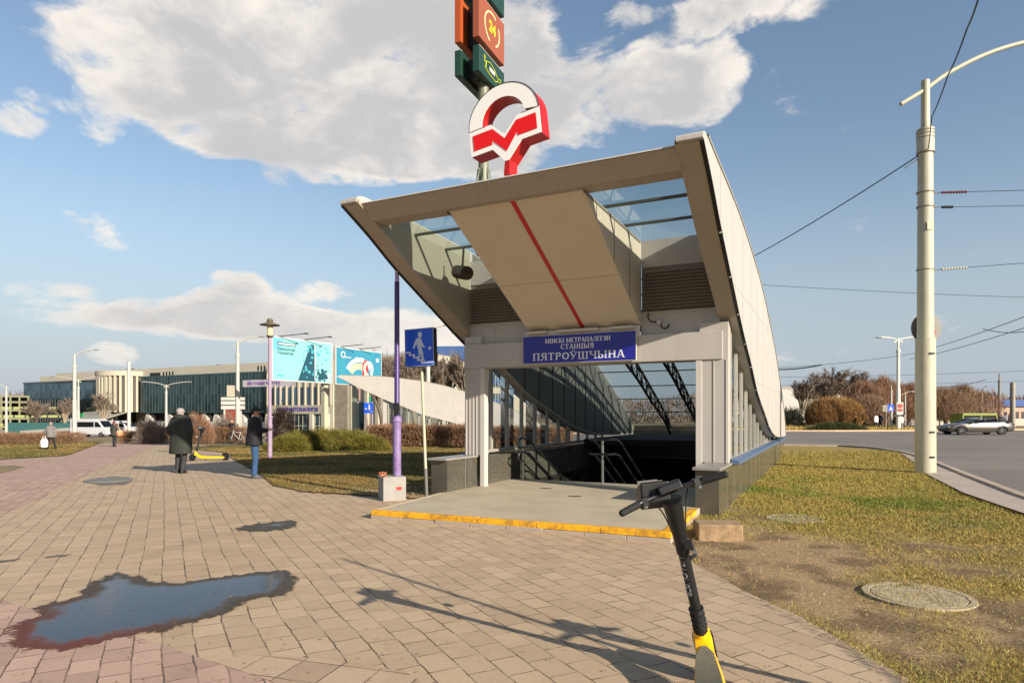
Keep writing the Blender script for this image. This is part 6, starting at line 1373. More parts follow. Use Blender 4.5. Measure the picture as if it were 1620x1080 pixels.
# grey tree group behind the far station roof and everywhere along the horizon
for i, (px, Y, s) in enumerate([(607, 92, .95), (622, 96, 1.0), (640, 94, 1.05), (658, 97, 1.0), (676, 95, 1.0), (694, 98, .95), (712, 96, .92), (728, 95, .85)]):
    place_tree(T1 if i % 2 else T2, px, Y, (566 - 8 * s + (i % 3) * 3, 2.6), i * 47, 'bare grey tree number behind the far station roof'.replace('number ', '') + ', ' + ['beside the blue billboard', 'left of the lilac pole', 'behind the lilac pole', 'just left of the underpass sign', 'directly behind the underpass sign', 'right of the underpass sign', 'in front of the blue-topped building', 'nearest the left station column'][i], 'bare trees behind the far station roof')
place_tree(T1, 158, 118, (622, 2.2), 30, 'small bare tree in front of the glass wing, left of the ribbed tower', 'bare trees before the shopping centre')
place_tree(T2, 60, 125, (634, 2.5), 80, 'small bare tree before the dark glass wing at far left', 'bare trees before the shopping centre')
place_tree(T1, 108, 122, (630, 2.4), 140, 'small bare tree beside the tall double lamp at far left', 'bare trees before the shopping centre')
def far_wood():
    n = 60000; ang = np.random.uniform(R(-75), R(75), n); D = np.random.uniform(230, 320, n); X = D * np.sin(ang); Y = D * np.cos(ang)
    k = np.random.rand(n); H_ = 6.5 + 5 * fbm(ang * 22 + 3, ang * 0 + 2, 4); z = k * H_ - 2; L_ = np.random.uniform(.8, 2.5, n); w = .22; a = np.random.uniform(0, 6.28, n)
    V = np.zeros((n, 3, 3)); V[:, 0] = np.stack([X - w*np.cos(a), Y - w*np.sin(a), z], 1); V[:, 1] = np.stack([X + w*np.cos(a), Y + w*np.sin(a), z], 1); V[:, 2] = np.stack([X + np.random.normal(0,.6,n), Y, z + L_], 1)
    tag(np_mesh('distant_wood', V.reshape(-1, 3), 3, leaf_mat('distant_twigs', '6e5f58', '77665a')), kind='stuff')
far_wood()

# small litter: dry leaves and grit on the pavement and in the grass
def litter():
    n = 2600; X = np.random.uniform(-7, 3, n); Y = 3.4 + 14 * np.random.rand(n) ** 1.6; w = np.random.uniform(.003, .012, n); a = np.random.uniform(0, 6.28, n)
    V = np.zeros((n, 3, 3)); z = .008 + .03 * (X > 2.0)
    for k in range(3): V[:, k] = np.stack([X + w*np.cos(a + k*2.1), Y + w*np.sin(a + k*2.1), z + np.random.uniform(0, .006, n)], 1)
    T = np.array(lin('6b553a')[:3])[None] * np.random.uniform(.3, 2.2, (n, 1)); T = np.repeat(np.concatenate([T, np.ones((n,1))], 1), 3, 0); tag(np_mesh('litter', V.reshape(-1, 3), 3, M_blade, colors=T), kind='stuff')
litter()

def clods():
    n = 5200; X = np.random.uniform(2.0, 9.5, n); Y = 3.4 + 10 * np.random.rand(n) ** 1.5; gr, di, n2, n3 = lawn_fields(X, Y); k = (np.random.rand(n) < di * 1.2) & pip(X, Y, rightlawn); X = X[k]; Y = Y[k]; n = len(X)
    r = np.random.uniform(.003, .014, n) ** 1.0; z = -.004 + .034 * fbm(X * 1.7, Y * 1.7, 5) + .012 * np.clip((X - 2.6), 0, 1); V = []
    a = np.random.uniform(0, 6.28, n); B = [np.stack([X + r*np.cos(a + t), Y + r*np.sin(a + t)*.8, z], 1) for t in (0, 2.1, 4.2)]; T_ = np.stack([X + r*.2, Y, z + r * np.random.uniform(.6, 1.3, n)], 1)
    for i, j in ((0, 1), (1, 2), (2, 0)): V.append(np.stack([B[i], B[j], T_], 1))
    V = np.concatenate(V, 0); C_ = np.array(lin('8f7656')[:3])[None] * np.random.uniform(.5, 1.5, (n, 1)); C_ = np.repeat(np.concatenate([np.tile(C_, (3, 1)), np.ones((3*n, 1))], 1), 3, 0)
    tag(np_mesh('soil_clods', V.reshape(-1, 3), 3, M_blade, colors=C_), kind='stuff')
clods()
# ------------------------------------------------------------------ the far station roof (same pavilion, seen from its side)
c2 = Vector((-13.15, 49.0 + 2.77, 0)); 
fs = copy_tree(st, None, skip=('name_board', 'emblem', 'emblem_stem', 'security_camera'))
fs.location = (c2.x, c2.y, -0.42); fs.rotation_euler = (0, 0, R(-90))
fs['label'] = 'second, far station pavilion with a pale beaked roof, seen side-on behind the brown hedge'
e = empty('underpass_sign', at(589, 44), 0, 'small distant blue pedestrian underpass sign in front of the far station roof', 'sign')
mb = MB(); mb.tube([(0,0,-.02), (0,0,2.75)], 0.045, 8); mb.tube([(-.32,0,-.02), (-.32,0,1.6)], 0.03, 8); mb.build('post', mat('lilac_faded', 'b5a2b4'), e)
mb = MB(); mb.b2(-.55, .05, -.08, -.03, 1.95, 2.65); so_ = mb.build('sign_panel', M_blue, e)
mb = MB(); mb.prism([(-.5, 2.3), (-.35, 2.3), (-.35, 2.2), (-.2, 2.2), (-.2, 2.1), (0, 2.1), (0, 2.04), (-.5, 2.24)], 'y', -.086, -.0805); mb.ell((-.2, -.08, 2.5), (.05, .01, .05)); mb.prism([(-.25, 2.45), (-.14, 2.45), (-.12, 2.2), (-.22, 2.2)], 'y', -.088, -.0805); mb.build('pictogram', M_white, so_)
# ------------------------------------------------------------------ shopping centre (local x along the facade, y away)
E0 = Vector((-48.7, 130.0, 0)); FA = math.atan2(-0.462, 0.886)
mall = empty('shopping_centre', E0, FA, 'long shopping centre with a dark glass front, ribbed round tower and cream roof band', 'shopping centre')
M_cream = mat('cream_render', 'b3ab98', 0.8, 0, 0.06, .3); M_cream2 = mat('cream_columns', 'a8a08c', 0.8, 0, 0.08, .5); M_dk = mat('dark_recess', '1a1a18', .8)
def facade_glass(name, c1, c2, w, h):
    m = bpy.data.materials.new(name); m.use_nodes = True; nt = NT(m.node_tree); b = m.node_tree.nodes['Principled BSDF']
    t = nt.n('ShaderNodeTexCoord').outputs['Object']; x, y, z = nt.sep(t)
    fx = nt.m('FLOOR', nt.m('DIVIDE', x, w)); fz = nt.m('FLOOR', nt.m('DIVIDE', z, h))
    wn_ = nt.n('ShaderNodeTexWhiteNoise', noise_dimensions='2D'); nt.l(nt.comb(fx, fz), wn_.inputs['Vector'])
    big = nt.noise(t, .08, 4)  # broad noise lightens the glass colour in patches, standing for reflections
    f = nt.m('ADD', nt.m('MULTIPLY', wn_.outputs[0], .55), nt.m('MULTIPLY', big, .6))
    nt.l(nt.mix(nt.ss(f, .2, .9), lin(c1), lin(c2)), b.inputs['Base Color']); b.inputs['Roughness'].default_value = 0.12; b.inputs['Specular IOR Level'].default_value = 0.6
    b.inputs['Metallic'].default_value = 0.35; return m
M_fg = facade_glass('facade_glass_teal', '1b292c', '39494b', 1.05, 2.0); M_fg2 = facade_glass('facade_glass_grey', '2a3c44', '48616a', 1.2, 2.0)
mb = MB(); mb.b2(-98, 27.5, 6.5, 40, -3.5, 12.3); mb.b2(-80, 27.5, 1.5, 6.6, 10.3, 12.35); mb.build('block', M_cream, mall)
mb = MB(); mb.b2(-42.2, -0.4, 0.0, 6.4, 2.1, 10.2); gl = mb.build('glass_front', M_fg, mall)
mb = MB()
for k in range(41): x = -42 + k * 1.05; mb.b2(x - .05, x + .05, -.07, -.002, 2.15, 10.2)
mb.b2(-42.2, -.4, -.09, -.003, 2.02, 2.2); mb.b2(-42.2, -.4, -.05, 6, 10.2, 10.42); mb.build('glazing_bars', mat('bar_teal', '2f4a4c', .5), gl)
mb = MB(); mb.b2(-97, -54, 2.0, 6.4, 2.1, 10.1); g2 = mb.build('glass_wing', M_fg2, mall)
mb = MB(); mb.b2(-97, -54, 1.9, 6.3, -3.5, 5.6); g3 = mb.build('lower_glass_wing', facade_glass('facade_glass_dark', '22282a', '5a5f5c', 1.0, 1.6), mall)
mb = MB()
for k in range(37): x = -96.6 + k * 1.18; mb.b2(x - .04, x + .04, 1.84, 1.9, -3, 5.6)
mb.b2(-97.1, -54, 1.8, 6.4, 10.1, 10.4); mb.build('glazing_bars', mat('bar_grey', '55605f', .5), g2)
mb = MB(); mb.b2(-42, 0, 2.4, 6.4, -3.5, 2.1); mb.build('arcade_recess', M_dk, mall)
mb = MB()
for k in range(11):
    x = -40 + k * 3.9; mb.prism([(x + 1.0*math.cos(t), 0.1 + 1.75*math.sin(t)) for t in np.linspace(0, math.pi, 12)], 'y', .2, 1.6) if k not in (1,) else None
mb.b2(-42, 0, -.4, -.1, -3.6, -1.2); mb.b2(-42, 0, 0.1, .3, -3.6, .12); mb.build('arcade_arches', M_white, mall)
cy = MB(); n_ = 40; cxx, cyy, rr = -50.0, 1.4, 5.6
cy.loft([((cxx, cyy, 2.2), rr, rr), ((cxx, cyy, 11.0), rr, rr)], 40); tw_ = cy.build('tower', mat('tower_dark', '3a352c', .6), mall, smooth=True)
cy = MB()
for k in range(34):
    a = math.pi * 2 * k / 34; M_ = Matrix.Translation((cxx + (rr + .2) * math.cos(a), cyy + (rr + .2) * math.sin(a), 6.3)) @ Matrix.Rotation(a, 4, 'Z'); cy.T = M_; cy.b2(-.3, .35, -.24, .24, -4.1, 4.3)
cy.build('tower_rib', M_cream2, tw_)
cy = MB(); cy.loft([((cxx, cyy, 10.6), rr+.7, rr+.7), ((cxx, cyy, 11.7), rr+.7, rr+.7)], 48); cy.build('tower_crown', M_cream2, tw_, smooth=True)
cy = MB(); cy.prism([(-60, -.5), (-45, -.5), (-47, 2.6), (-57, 2.2)], 'y', -4.5, -4.3); cy.add([(-58, -9, .2), (-44, -9, .2), (-45, -1, 2.4), (-57, -1, 2.4), (-58, -9, 0), (-44, -9, 0), (-45, -1, 2.2), (-57, -1, 2.2)], [(0,1,2,3),(4,5,6,7),(0,1,5,4),(1,2,6,5),(2,3,7,6),(3,0,4,7)]); cy.build('entrance_roof', mat('canopy_grey', '8b8a80', .6), mall)
cy = MB(); cy.b2(-51.5, -48.5, -9.3, -9.05, 1.0, 1.9); cy.build('entrance_sign', mat('sign_green', '1f8a55', .5), mall)
mb = MB()   # roof band slots
for k in range(6): x = -5.2 + k * 0.95; mb.prism([(x-.17, 10.75), (x+.17, 10.75), (x+.17, 11.55), (x, 11.75), (x-.17, 11.55)], 'y', 1.44, 1.497)
for k in range(4): x = -36 + k * 1.1; mb.b2(x-.2, x+.2, 1.44, 1.497, 10.6, 11.4)
mb.b2(-41, -37.2, 1.44, 1.497, 10.5, 11.3); mb.build('roof_slot', M_dk, mall)
mb = MB(); mb.b2(-30, -26, 8, 10, 12.3, 12.9); mb.b2(-26.5, -25.4, 8, 10, 12.3, 13.2); mb.b2(-14, -13.6, 8, 9, 12.3, 12.9); mb.build('roof_plant', mat('plant_grey', '4a4842', .7), mall)
text_part('roof_lettering', 'МОМО', 1.0, mat('letter_bronze', '5a5246', .6), mall, Matrix.Translation((-50, 2.5, 12.3)) @ Matrix.Rotation(R(90), 4, 'X'), .06)
# cream part with tall windows and purple lettering
mb = MB(); mb.b2(-.4, 17.2, -.6, 6.4, -3.5, 12.0); cr = mb.build('cream_front', M_cream, mall)
mb = MB(); xs = [0.9, 2.3, 3.9, 5.6, 7.2, 8.9, 10.6, 12.4, 14.0, 15.4]
for i, x in enumerate(xs): mb.b2(x, x + .75, -.64, -.602, 3.5, 6.9); mb.b2(x, x + .75, -.64, -.602, 7.9, 9.6)
mb.build('windows', facade_glass('window_mixed', '14161a', '5a7890', 1.7, 3.5), cr)
mb = MB()
for x in (-.2, 1.95, 3.4, 5.0, 6.7, 8.3, 10.0, 11.8, 13.4, 14.9, 16.5): mb.b2(x, x + .3, -.85, -.603, 3.4, 9.8)
mb.b2(.6, 15.6, -.95, -.604, 1.75, 3.4); mb.build('pilasters', M_cream2, cr)
text_part('lettering', 'АЕНОРАМТЕХНАЛОГІЯ', .95, mat('letter_purple', '2f1f86', .5), cr, Matrix.Translation((8.3, -.97, 2.55)) @ Matrix.Rotation(R(90), 4, 'X'), .02, .03)
mb = MB(); mb.b2(.8, 15.6, -.63, -.603, -2.6, 1.7); sg_ = mb.build('shop_glazing', facade_glass('shop_glass', '162022', '3f5a60', 1.2, 1.2), cr)
mb = MB()
for x in (-.2, 4.4, 11.6, 15.5): mb.b2(x, x + .9, -1.1, -.64, -3.5, 1.74)
for k in range(14): x = .9 + k * 1.07; mb.b2(x, x + .08, -.68, -.632, -2.6, 1.7)
mb.b2(.8, 15.6, -.69, -.632, -.6, -.5); mb.build('pillars', M_cream, cr)
mb = MB(); mb.b2(17.25, 20.5, -.3, 6.4, -3.5, 12.0); mb.build('stone_block', mat('grey_stone_cladding', '8f8674', .9, 0, .25, 1.2), mall)
mb = MB(); mb.b2(20.55, 40, .4, 6.4, -3.5, 12.0); gy = mb.build('cream_wing', M_cream, mall)
mb = MB(); mb.b2(21.2, 24.0, .34, .397, -2.4, 3.9); mb.build('glass_door', facade_glass('door_glass', '0f1a1e', '2d4a52', 1.2, 2), gy)
mb = MB(); mb.b2(21.0, 23.2, .33, .396, 4.2, 7.2); mb.build('poster', mat('poster_pink', 'cfa99c', .6), gy)
mb = MB(); mb.b2(23.8, 26.4, .33, .396, 3.9, 7.0); pg_ = mb.build('poster', mat('poster_green', '3aa07c', .6), gy); mb = MB()
for z in (6.2, 5.6, 5.0): mb.b2(24.1, 26.0, .31, .328, z, z + .22)
mb.build('print', M_white, pg_)
mb = MB()
for x in (20.55, 24.3, 26.8): mb.b2(x, x + .7, -.1, .39, -3.5, 7.6)
mb.build('pillars', M_cream2, gy)
mb = MB()
for k in range(7): mb.b2(12, 40, -6 + k * .5, 6.0, -3.6, -2.6 + k * .16 + .0)
mb.build('steps', mat('steps_brown', '8f7c64', .9, 0, .15, 1), mall)
# low wall with a rail before the shopping centre
def box_thing(name, px0, px1, Y0, Y1, z0, z1, d, m, label, cat, extra=None, grp=None):
    a = at(px0, Y0); b = at(px1, Y1); dd = Vector((b.x-a.x, b.y-a.y, 0)); e = empty(name, (a.x, a.y, 0), math.atan2(dd.y, dd.x), label, cat, grp)
    mb = MB(); mb.b2(0, dd.length, 0, d, z0, z1); w = mb.build('wall', m, e)
    if extra: extra(e, w, dd.length)
    return e
def rail(e, w, Ln):
    mb = MB(); mb.tube([(0, .1, .55 + gz(-48, 118)), (Ln, .1, .55 + gz(-48, 118))], .04, 5)
    k = 0
    while k < Ln: mb.b2(k, k + .06, .08, .13, -1.3, .55 + gz(-48, 118)); k += 1.5
    mb.build('railing', M_white, e)
box_thing('terrace_wall', 210, 430, 128, 112, -3.0, -0.95, .4, M_white, 'low pale terrace wall with a rail in front of the glass shopping front', 'wall', rail)
box_thing('teal_fence', 12, 122, 118, 112, -2.4, 0.15, .12, mat('teal_mesh', '3f6f6b', .6, 0, .2, 2), 'long low teal fence in front of the shopping centre left wing', 'fence', lambda e, w, L: None)
def ramp(e, w, Ln):
    mb = MB(); mb.prism([(0, -1.0), (Ln, -.35), (Ln, -.8), (0, -1.6)], 'y', -.3, -.05); mb.build('parapet', M_white, e)
box_thing('ramp_wall', 35, 120, 104, 98, -2.6, -1.0, .5, M_conc, 'grey ramp wall with a white sloping parapet behind the far left lawn', 'wall', ramp)
# parking structure
a = at(-60, 150); b = at(46, 158); dd = Vector((b.x-a.x, b.y-a.y, 0)); e = empty('parking_garage', (a.x, a.y, 0), math.atan2(dd.y, dd.x), 'open multi-storey car park with yellow-green railings at the far left edge', 'car park')
mb = MB(); mb.b2(0, dd.length, 2, 25, -4, 6.0); mb.build('interior', M_dk, e)
mb = MB(); 
for z in (-1.6, 0.4, 2.4, 4.4, 5.8): mb.b2(0, dd.length, -.1, 3, z, z + .45)
for k in range(8): x = k * dd.length / 7.2; mb.b2(x, x + .4, -.15, .4, -4, 6.2)
mb.build('frame', mat('garage_olive', '6b6a52', .8), e)
mb = MB()
for z in (-1.0, 1.0, 3.0):
    for k in range(9): x = .6 + k * 2.2 + (z % 3) * .3; mb.b2(x, x + 1.9, -.2, -.12, z - .1, z + .5)
mb.build('railing_panel', mat('garage_yellow_green', '767c40', .6), e)
# blue-topped building
a = at(606, 150); b = at(830, 146); dd = Vector((b.x-a.x, b.y-a.y, 0)); e = empty('blue_topped_building', (a.x, a.y, 0), math.atan2(dd.y, dd.x), 'cream building with a broad blue roof band, behind the bare trees and the underpass sign', 'building')
mb = MB(); mb.b2(9, dd.length, 0, 20, -3, 13.8); mb.build('wall', M_cream, e)
mb = MB(); mb.b2(8.8, dd.length + .2, -.2, 20.2, 13.8, 17.3); mb.build('roof_band', mat('band_blue', '3a5785', .6, 0, .06, .4), e)
mb = MB(); mb.b2(0, 8.7, 1, 20, -3, 15.4); mb.build('stair_tower', mat('tower_grey', '8b8782', .8), e)
for zb in (3.2, 7.8):
    for k in range(7):
        x = 10.2 + k * 3.0; mb = MB(); mb.b2(x, x + 2.5, -.06, -.003, zb, zb + 3.2); w = mb.build('window', facade_glass('blue_bldg_glass', '3c4a58', '7d8ea0', .8, 1.6), e)
        mb = MB()
        for q in range(5): mb.b2(x + q * .6, x + q * .6 + .1, -.12, -.062, zb, zb + 3.2)
        mb.build('frame', M_white, w); mb = MB(); mb.b2(x, x + 2.5, -.11, -.061, zb + .9, zb + 1.9); mb.build('spandrel', mat('band_blue', '3a5785'), w)
# right side buildings
def wins(rows, dx, w, h, m):
    def f(e, wl, Ln):
        for z in rows:
            mb = MB(); x = 1.0
            while x < Ln - w: mb.b2(x, x + w, -.06, -.003, z, z + h); x += dx
            mb.build('window_row', m, e)
    return f
box_thing('white_hall', 1180, 1352, 118, 118, -1, 6.4, 18, mat('hall_white', 'aaa69e', .7, 0, .04, .3), 'long white windowless hall behind the bare trees, right of the station roof', 'building', lambda e, w, L: (MB().b2(-.2, L + .2, -.2, 18.2, 6.42, 6.6).build('parapet', M_cream2, e), MB().b2(2, 5, -.05, -.003, 0, 2.6).build('door', M_dk, e)))
def blue_roof(e, w, Ln):
    MB().b2(-.3, Ln + .3, -.5, 14.5, 3.3, 4.7).build('roof_band', mat('band_blue_deep', '24437c', .6), e); wins((-.2,), 1.6, .9, 2.4, mat('win_dark', '3a3330', .4))(e, w, Ln)
box_thing('blue_roofed_market', 1553, 1690, 132, 138, -1, 3.3, 14, mat('market_beige', '9a8470', .8), 'low beige building with a deep blue roof edge, far right behind the car', 'building', blue_roof)
box_thing('small_blue_kiosk', 1538, 1556, 115, 115, -1, 4.2, 5, mat('kiosk_white', 'c9c6c0', .7), 'small pale kiosk with a blue roof beside the lamp mast, right of the brown trees', 'kiosk', lambda e, w, L: MB().b2(-.2, L + .2, -.3, 5.2, 4.2, 5.0).build('roof', mat('band_blue_deep', '24437c'), e))
box_thing('white_fence', 1440, 1700, 96, 92, -.5, 1.0, .08, mat('fence_pale', 'bdb6a8', .7), 'long pale low fence behind the road at far right', 'fence', lambda e, w, L: [MB().b2(k, k + .1, -.1, .18, -.5, 1.15).build('post', M_white, e) for k in np.arange(0, L, 4.0)])
# ------------------------------------------------------------------ street lamps and masts
def mast(px, base, hgt, label, Y=None, arms=(), r=.12, m=None, name='street_lamp', cat='street lamp', grp='white street lamps', lower=0.45, armlen=2.6, rise=.9, head=True):
    c = at(px, Y) if Y else G(px, base); e = empty(name, c, 0, label, cat, grp); m = m or M_lampw
    mb = MB(); mb.tube([(0,0,-.05), (0,0,hgt * lower)], [r * 1.35, r * 1.25], 12); mb.tube([(0,0,hgt*lower), (0,0,hgt*.86)], [r * 1.05, r], 12); mb.tube([(0,0,hgt*.84), (0,0,hgt*.87)], r * 1.35, 12); mb.tube([(0,0,hgt*.86), (0,0,hgt)], r * .6, 10); mb.build('pole', m, e, smooth=True)
    for sd in arms:
        pts = catmull([(-sd * .45, 0, hgt * .965 - .15), (0, 0, hgt * .975), (sd * armlen * .4, 0, hgt * .975 + rise * .65), (sd * armlen, 0, hgt * .975 + rise)], 5); mb = MB(); mb.tube([(x, y, z) for x, y, z in pts], r * .38, 8); mb.build('arm', m, e, smooth=True)
        if head: mb = MB(); mb.ell((sd * (armlen + .2), 0, hgt * .975 + rise - .04), (.38, .13, .09), 12, 6); mb.build('lamp_head', mat('lamp_head_grey', '8a8a86', .4), e, smooth=True)
    return e
mast(118, 692, 10.6, 'tall white street lamp with one arm to the right, far left before the white van', 82, (1,), .2)
mast(124, 692, 8.6, 'white double-armed street lamp directly behind the tall one at far left', 98, (1, -1), .15, armlen=3.6, rise=.7)
mast(10, 692, 8.6, 'white street lamp at the extreme left edge with its arm to the left', 112, (-1,), .16, armlen=3.5)
mast(204, 690, 10.2, 'plain white mast without a lamp between the van and the round tower', 88, (), .17, name='mast', cat='mast', lower=.99)
mast(263, 690, 8.0, 'white double-armed street lamp rising above the person in the parka', 104, (1, -1), .16, armlen=3.6, rise=.7)
mast(376, 690, 11.0, 'tall white street lamp with a right arm, left of the person in the black jacket', 75, (1,), .2, armlen=2.6)
mast(677, 690, 10.0, 'white street lamp behind the underpass sign with its arm to the right', 62, (1,), .2, armlen=1.6)
mast(1421, 682, 9.2, 'distant pale mast with two lamp arms carrying the traffic lights', 64, (1, -1), .15, armlen=1.7, rise=.3, m=mat('mast_pale', 'd2ccba', .5))  # one even pale paint over the whole mast
mast(1410, 682, 4.6, 'thin pale pole with a small blue road sign beside the traffic light mast', 66, (), .09, name='sign_pole', cat='pole')
mast(1432, 682, 4.0, 'short pale lamp pole just right of the traffic light mast', 70, (1,), .07, armlen=.6, rise=.2)
mast(1553, 672, 4.9, 'thin grey lamp pole above the roof of the silver car', 84, (1,), .09, armlen=.5, rise=.5, m=M_louv)
mast(1581, 672, 7.2, 'dark overhead-wire mast right of the silver car', 88, (), .15, name='mast', cat='mast', m=M_louv)
mast(1602, 672, 5.6, 'stout grey bollard-like mast at the far right edge', 80, (), .22, name='mast', cat='mast', m=mat('mast_warm_grey', '8d8578', .6), lower=.99)
mast(1571, 672, 4.2, 'slim pale pole between the silver car and the dark wire mast', 86, (), .08, name='pole', cat='pole')
q = P(1421, 645, 63.7); e = empty('traffic_light', q, 0, 'red and white boxed traffic light on the distant mast', 'traffic light')
mb = MB(); mb.b2(-.32, .32, -.3, -.1, -.65, .55); bo = mb.build('case', M_white, e); mb = MB(); mb.b2(-.24, .24, -.33, -.301, .0, .4); mb.b2(-.24, .24, -.33, -.301, -.35, -.08); mb.build('lens', mat('lens_red', '8f2a20', .4), bo); mb = MB(); mb.b2(-.7, .3, -.3, -.2, -.85, -.68); mb.build('bracket', M_dark, e)
q = P(1408, 645, 65.7); e = empty('road_sign', q, 0, 'small square blue road sign on the pole by the distant traffic light', 'sign')
mb = MB(); mb.b2(-.32, .3, -.16, -.12, -.34, .34); bo = mb.build('panel', M_blue, e); mb = MB(); mb.prism([(-.2, -.22), (.2, -.22), (0, .2)], 'y', -.166, -.1605); mb.build('pictogram', M_white, bo)
q = P(1402, 645, 67); e = empty('road_sign', q, 0, 'small grey sign back left of the little blue sign', 'sign')
mb = MB(); mb.b2(-.4, .35, -.04, 0, -.4, .3); mb.build('panel', M_louv, e); mb = MB(); mb.b2(-.03, .03, 0, .05, -2.2, .3); mb.build('post', M_louv, e)
# totem, banner
c = at(367, 92); e = empty('shop_totem', c, 0, 'shop totem with stacked pale sign boxes over a red-brown panel, behind the tall lamp', 'sign tower')
mb = MB(); mb.b2(-1.0, 1.0, 0, .5, -.1, 3.5); mb.build('base', mat('totem_red_brown', '7a3a2c', .6), e); mb = MB(); mb.b2(-1.15, -.95, -.1, .6, -.1, 3.6); mb.b2(.95, 1.15, -.1, .6, -.1, 3.6); mb.build('frame', M_white, e)
for i, (a_, b_) in enumerate(((3.6, 4.1), (4.25, 4.75), (4.9, 5.3))):
    mb = MB(); mb.b2(-1.5, 1.6, -.15, .6, a_, b_); mb.build('sign_box', M_white, e)
mb = MB(); mb.b2(-.7, .2, -.1, .5, 5.4, 7.0); mb.build('sign_box', M_cream2, e)
q0 = P(384, 612, 73); q1 = P(468, 613, 70); dd = q1 - q0; e = empty('banner', q0, math.atan2(dd.y, dd.x), 'long white banner with purple marks stretched between two poles before the shopping centre', 'banner')
mb = MB(); Ln = Vector((dd.x, dd.y)).length; mb.add([(x, .02 * math.sin(x * 3), z) for x in np.linspace(0, Ln, 12) for z in (0, .78)] , [(2*i, 2*i+2, 2*i+3, 2*i+1) for i in range(11)]); bo = mb.build('cloth', mat('banner_white', 'aca6ab', .7), e)
mo = bo.modifiers.new('thick', 'SOLIDIFY'); mo.thickness = 0.01
mb = MB(); 
for k in range(16): x = .8 + k * .3; mb.b2(x, x + random.uniform(.08, .22), -.06, -.045, .2 + random.uniform(0, .1), .55)
mb.build('lettering', mat('letter_mauve', '7a5a9a', .6), bo)
mb = MB(); mb.tube([(-.4, 0, .8), (Ln + .3, 0, .8)], .03, 5); mb.build('cord', M_dark, e)
# ------------------------------------------------------------------ vehicles
def van(px, Y, a, label, L_=5.6, W_=2.0, H_=2.45, win=True):
    c = at(px, Y); e = empty('white_van', c, R(a), label, 'van', 'white vans behind the far lawn')
    prof = [(-L_/2, .35), (-L_/2, .95), (-L_/2+.55, 1.25), (-L_/2+1.35, H_-.25), (-L_/2+1.9, H_), (L_/2-.2, H_), (L_/2, H_-.2), (L_/2, .35)]
    mb = MB(); mb.prism(prof, 'y', -W_/2, W_/2); mb.build('body', mat('van_white', 'b2b2b2', .3), e, bevel=.08)
    for s in (-1, 1):
        y = s * (W_/2 + .004); 
        for nm, pl in (('side_window', [(-L_/2+2.0, 1.35), (-L_/2+2.0, H_-.4), (L_/2-.3, H_-.4), (L_/2-.3, 1.35)]), ('cab_window', [(-L_/2+.85, 1.35), (-L_/2+1.4, H_-.42), (-L_/2+1.85, H_-.42), (-L_/2+1.85, 1.35)])):
            mb = MB(); mb.prism(pl, 'y', min(y, y - s*.01), max(y, y + s*.006)); mb.build(nm, mat('vehicle_glass', '0c0f12', .08), e)
    mb = MB(); mb.add([(-L_/2+.62, -W_/2+.15, 1.33), (-L_/2+.62, W_/2-.15, 1.33), (-L_/2+1.3, W_/2-.2, H_-.3), (-L_/2+1.3, -W_/2+.2, H_-.3), (-L_/2+.57, -W_/2+.15, 1.36), (-L_/2+.57, W_/2-.15, 1.36), (-L_/2+1.25, W_/2-.2, H_-.27), (-L_/2+1.25, -W_/2+.2, H_-.27)], [(0,1,2,3),(4,5,6,7),(0,1,5,4),(1,2,6,5),(2,3,7,6),(3,0,4,7)]); mb.build('windscreen', mat('vehicle_glass', '0c0f12', .08), e)
    for x in (-L_/2+.95, L_/2-1.1):
        for s in (-1, 1): mb = MB(); mb.tube([(x, s*(W_/2-.2), .34), (x, s*(W_/2+.01), .34)], .34, 18); w = mb.build('wheel', M_rubber, e, smooth=True); mb = MB(); mb.tube([(x, s*(W_/2+.008), .34), (x, s*(W_/2+.02), .34)], .2, 14); mb.build('rim', M_steel, w)
    mb = MB(); mb.b2(L_/2-.01, L_/2+.02, -W_/2+.08, -W_/2+.25, .8, 1.3); mb.build('tail_light', M_red, e); mb = MB(); mb.b2(L_/2-.01, L_/2+.02, W_/2-.25, W_/2-.08, .8, 1.3); mb.build('tail_light', M_red, e)
    return e
van(149, 88, 180 - 8, 'white minibus with long black side windows parked behind the far lawn'); van(186, 92, 180 - 6, 'second white van, partly hidden behind the person with the orange bag', H_=2.2)
c = at(1543, 51); e = empty('saloon_car', c, R(0), 'silver-bronze saloon car driving left along the road at right', 'car')
e.scale = (1.03, .97, .93)
secs = [(-2.52, .42, .62, .62), (-2.45, .30, .74, .70), (-2.1, .22, .86, .80), (-1.3, .20, .97, .88), (-.75, .20, 1.01, .91), (0, .20, 1.02, .93), (1.0, .20, 1.04, .93), (1.7, .22, 1.06, .90), (2.2, .28, 1.03, .84), (2.45, .34, .96, .76), (2.53, .45, .82, .68)]
vs = []; fs_ = []
for x, zb, zt, hw_ in secs: vs += [(x, -hw_ + .05, zb), (x, -hw_ - .02, zb + .18), (x, -hw_ - .0, (zb + zt) / 2 + .1), (x, -hw_ + .08, zt - .03), (x, -hw_ + .3, zt + .02), (x, hw_ - .3, zt + .02), (x, hw_ - .08, zt - .03), (x, hw_, (zb + zt) / 2 + .1), (x, hw_ + .02, zb + .18), (x, hw_ - .05, zb)]
for i in range(len(secs) - 1):
    for j in range(10): fs_.append((i*10+j, i*10+(j+1) % 10, (i+1)*10+(j+1) % 10, (i+1)*10+j))
fs_ += [tuple(range(10)), tuple(range(len(vs)-10, len(vs)))]
M_car = mat('car_bronze', '4c4842', .3, .45, coat=.6)
mb = MB(); mb.add(vs, fs_); mb.build('body', M_car, e, smooth=True)
gh = [(-1.15, .99, .80), (-.35, 1.36, .62), (.15, 1.44, .58), (.95, 1.42, .58), (1.45, 1.28, .62), (2.0, 1.05, .76)]
vs = []; fs_ = []
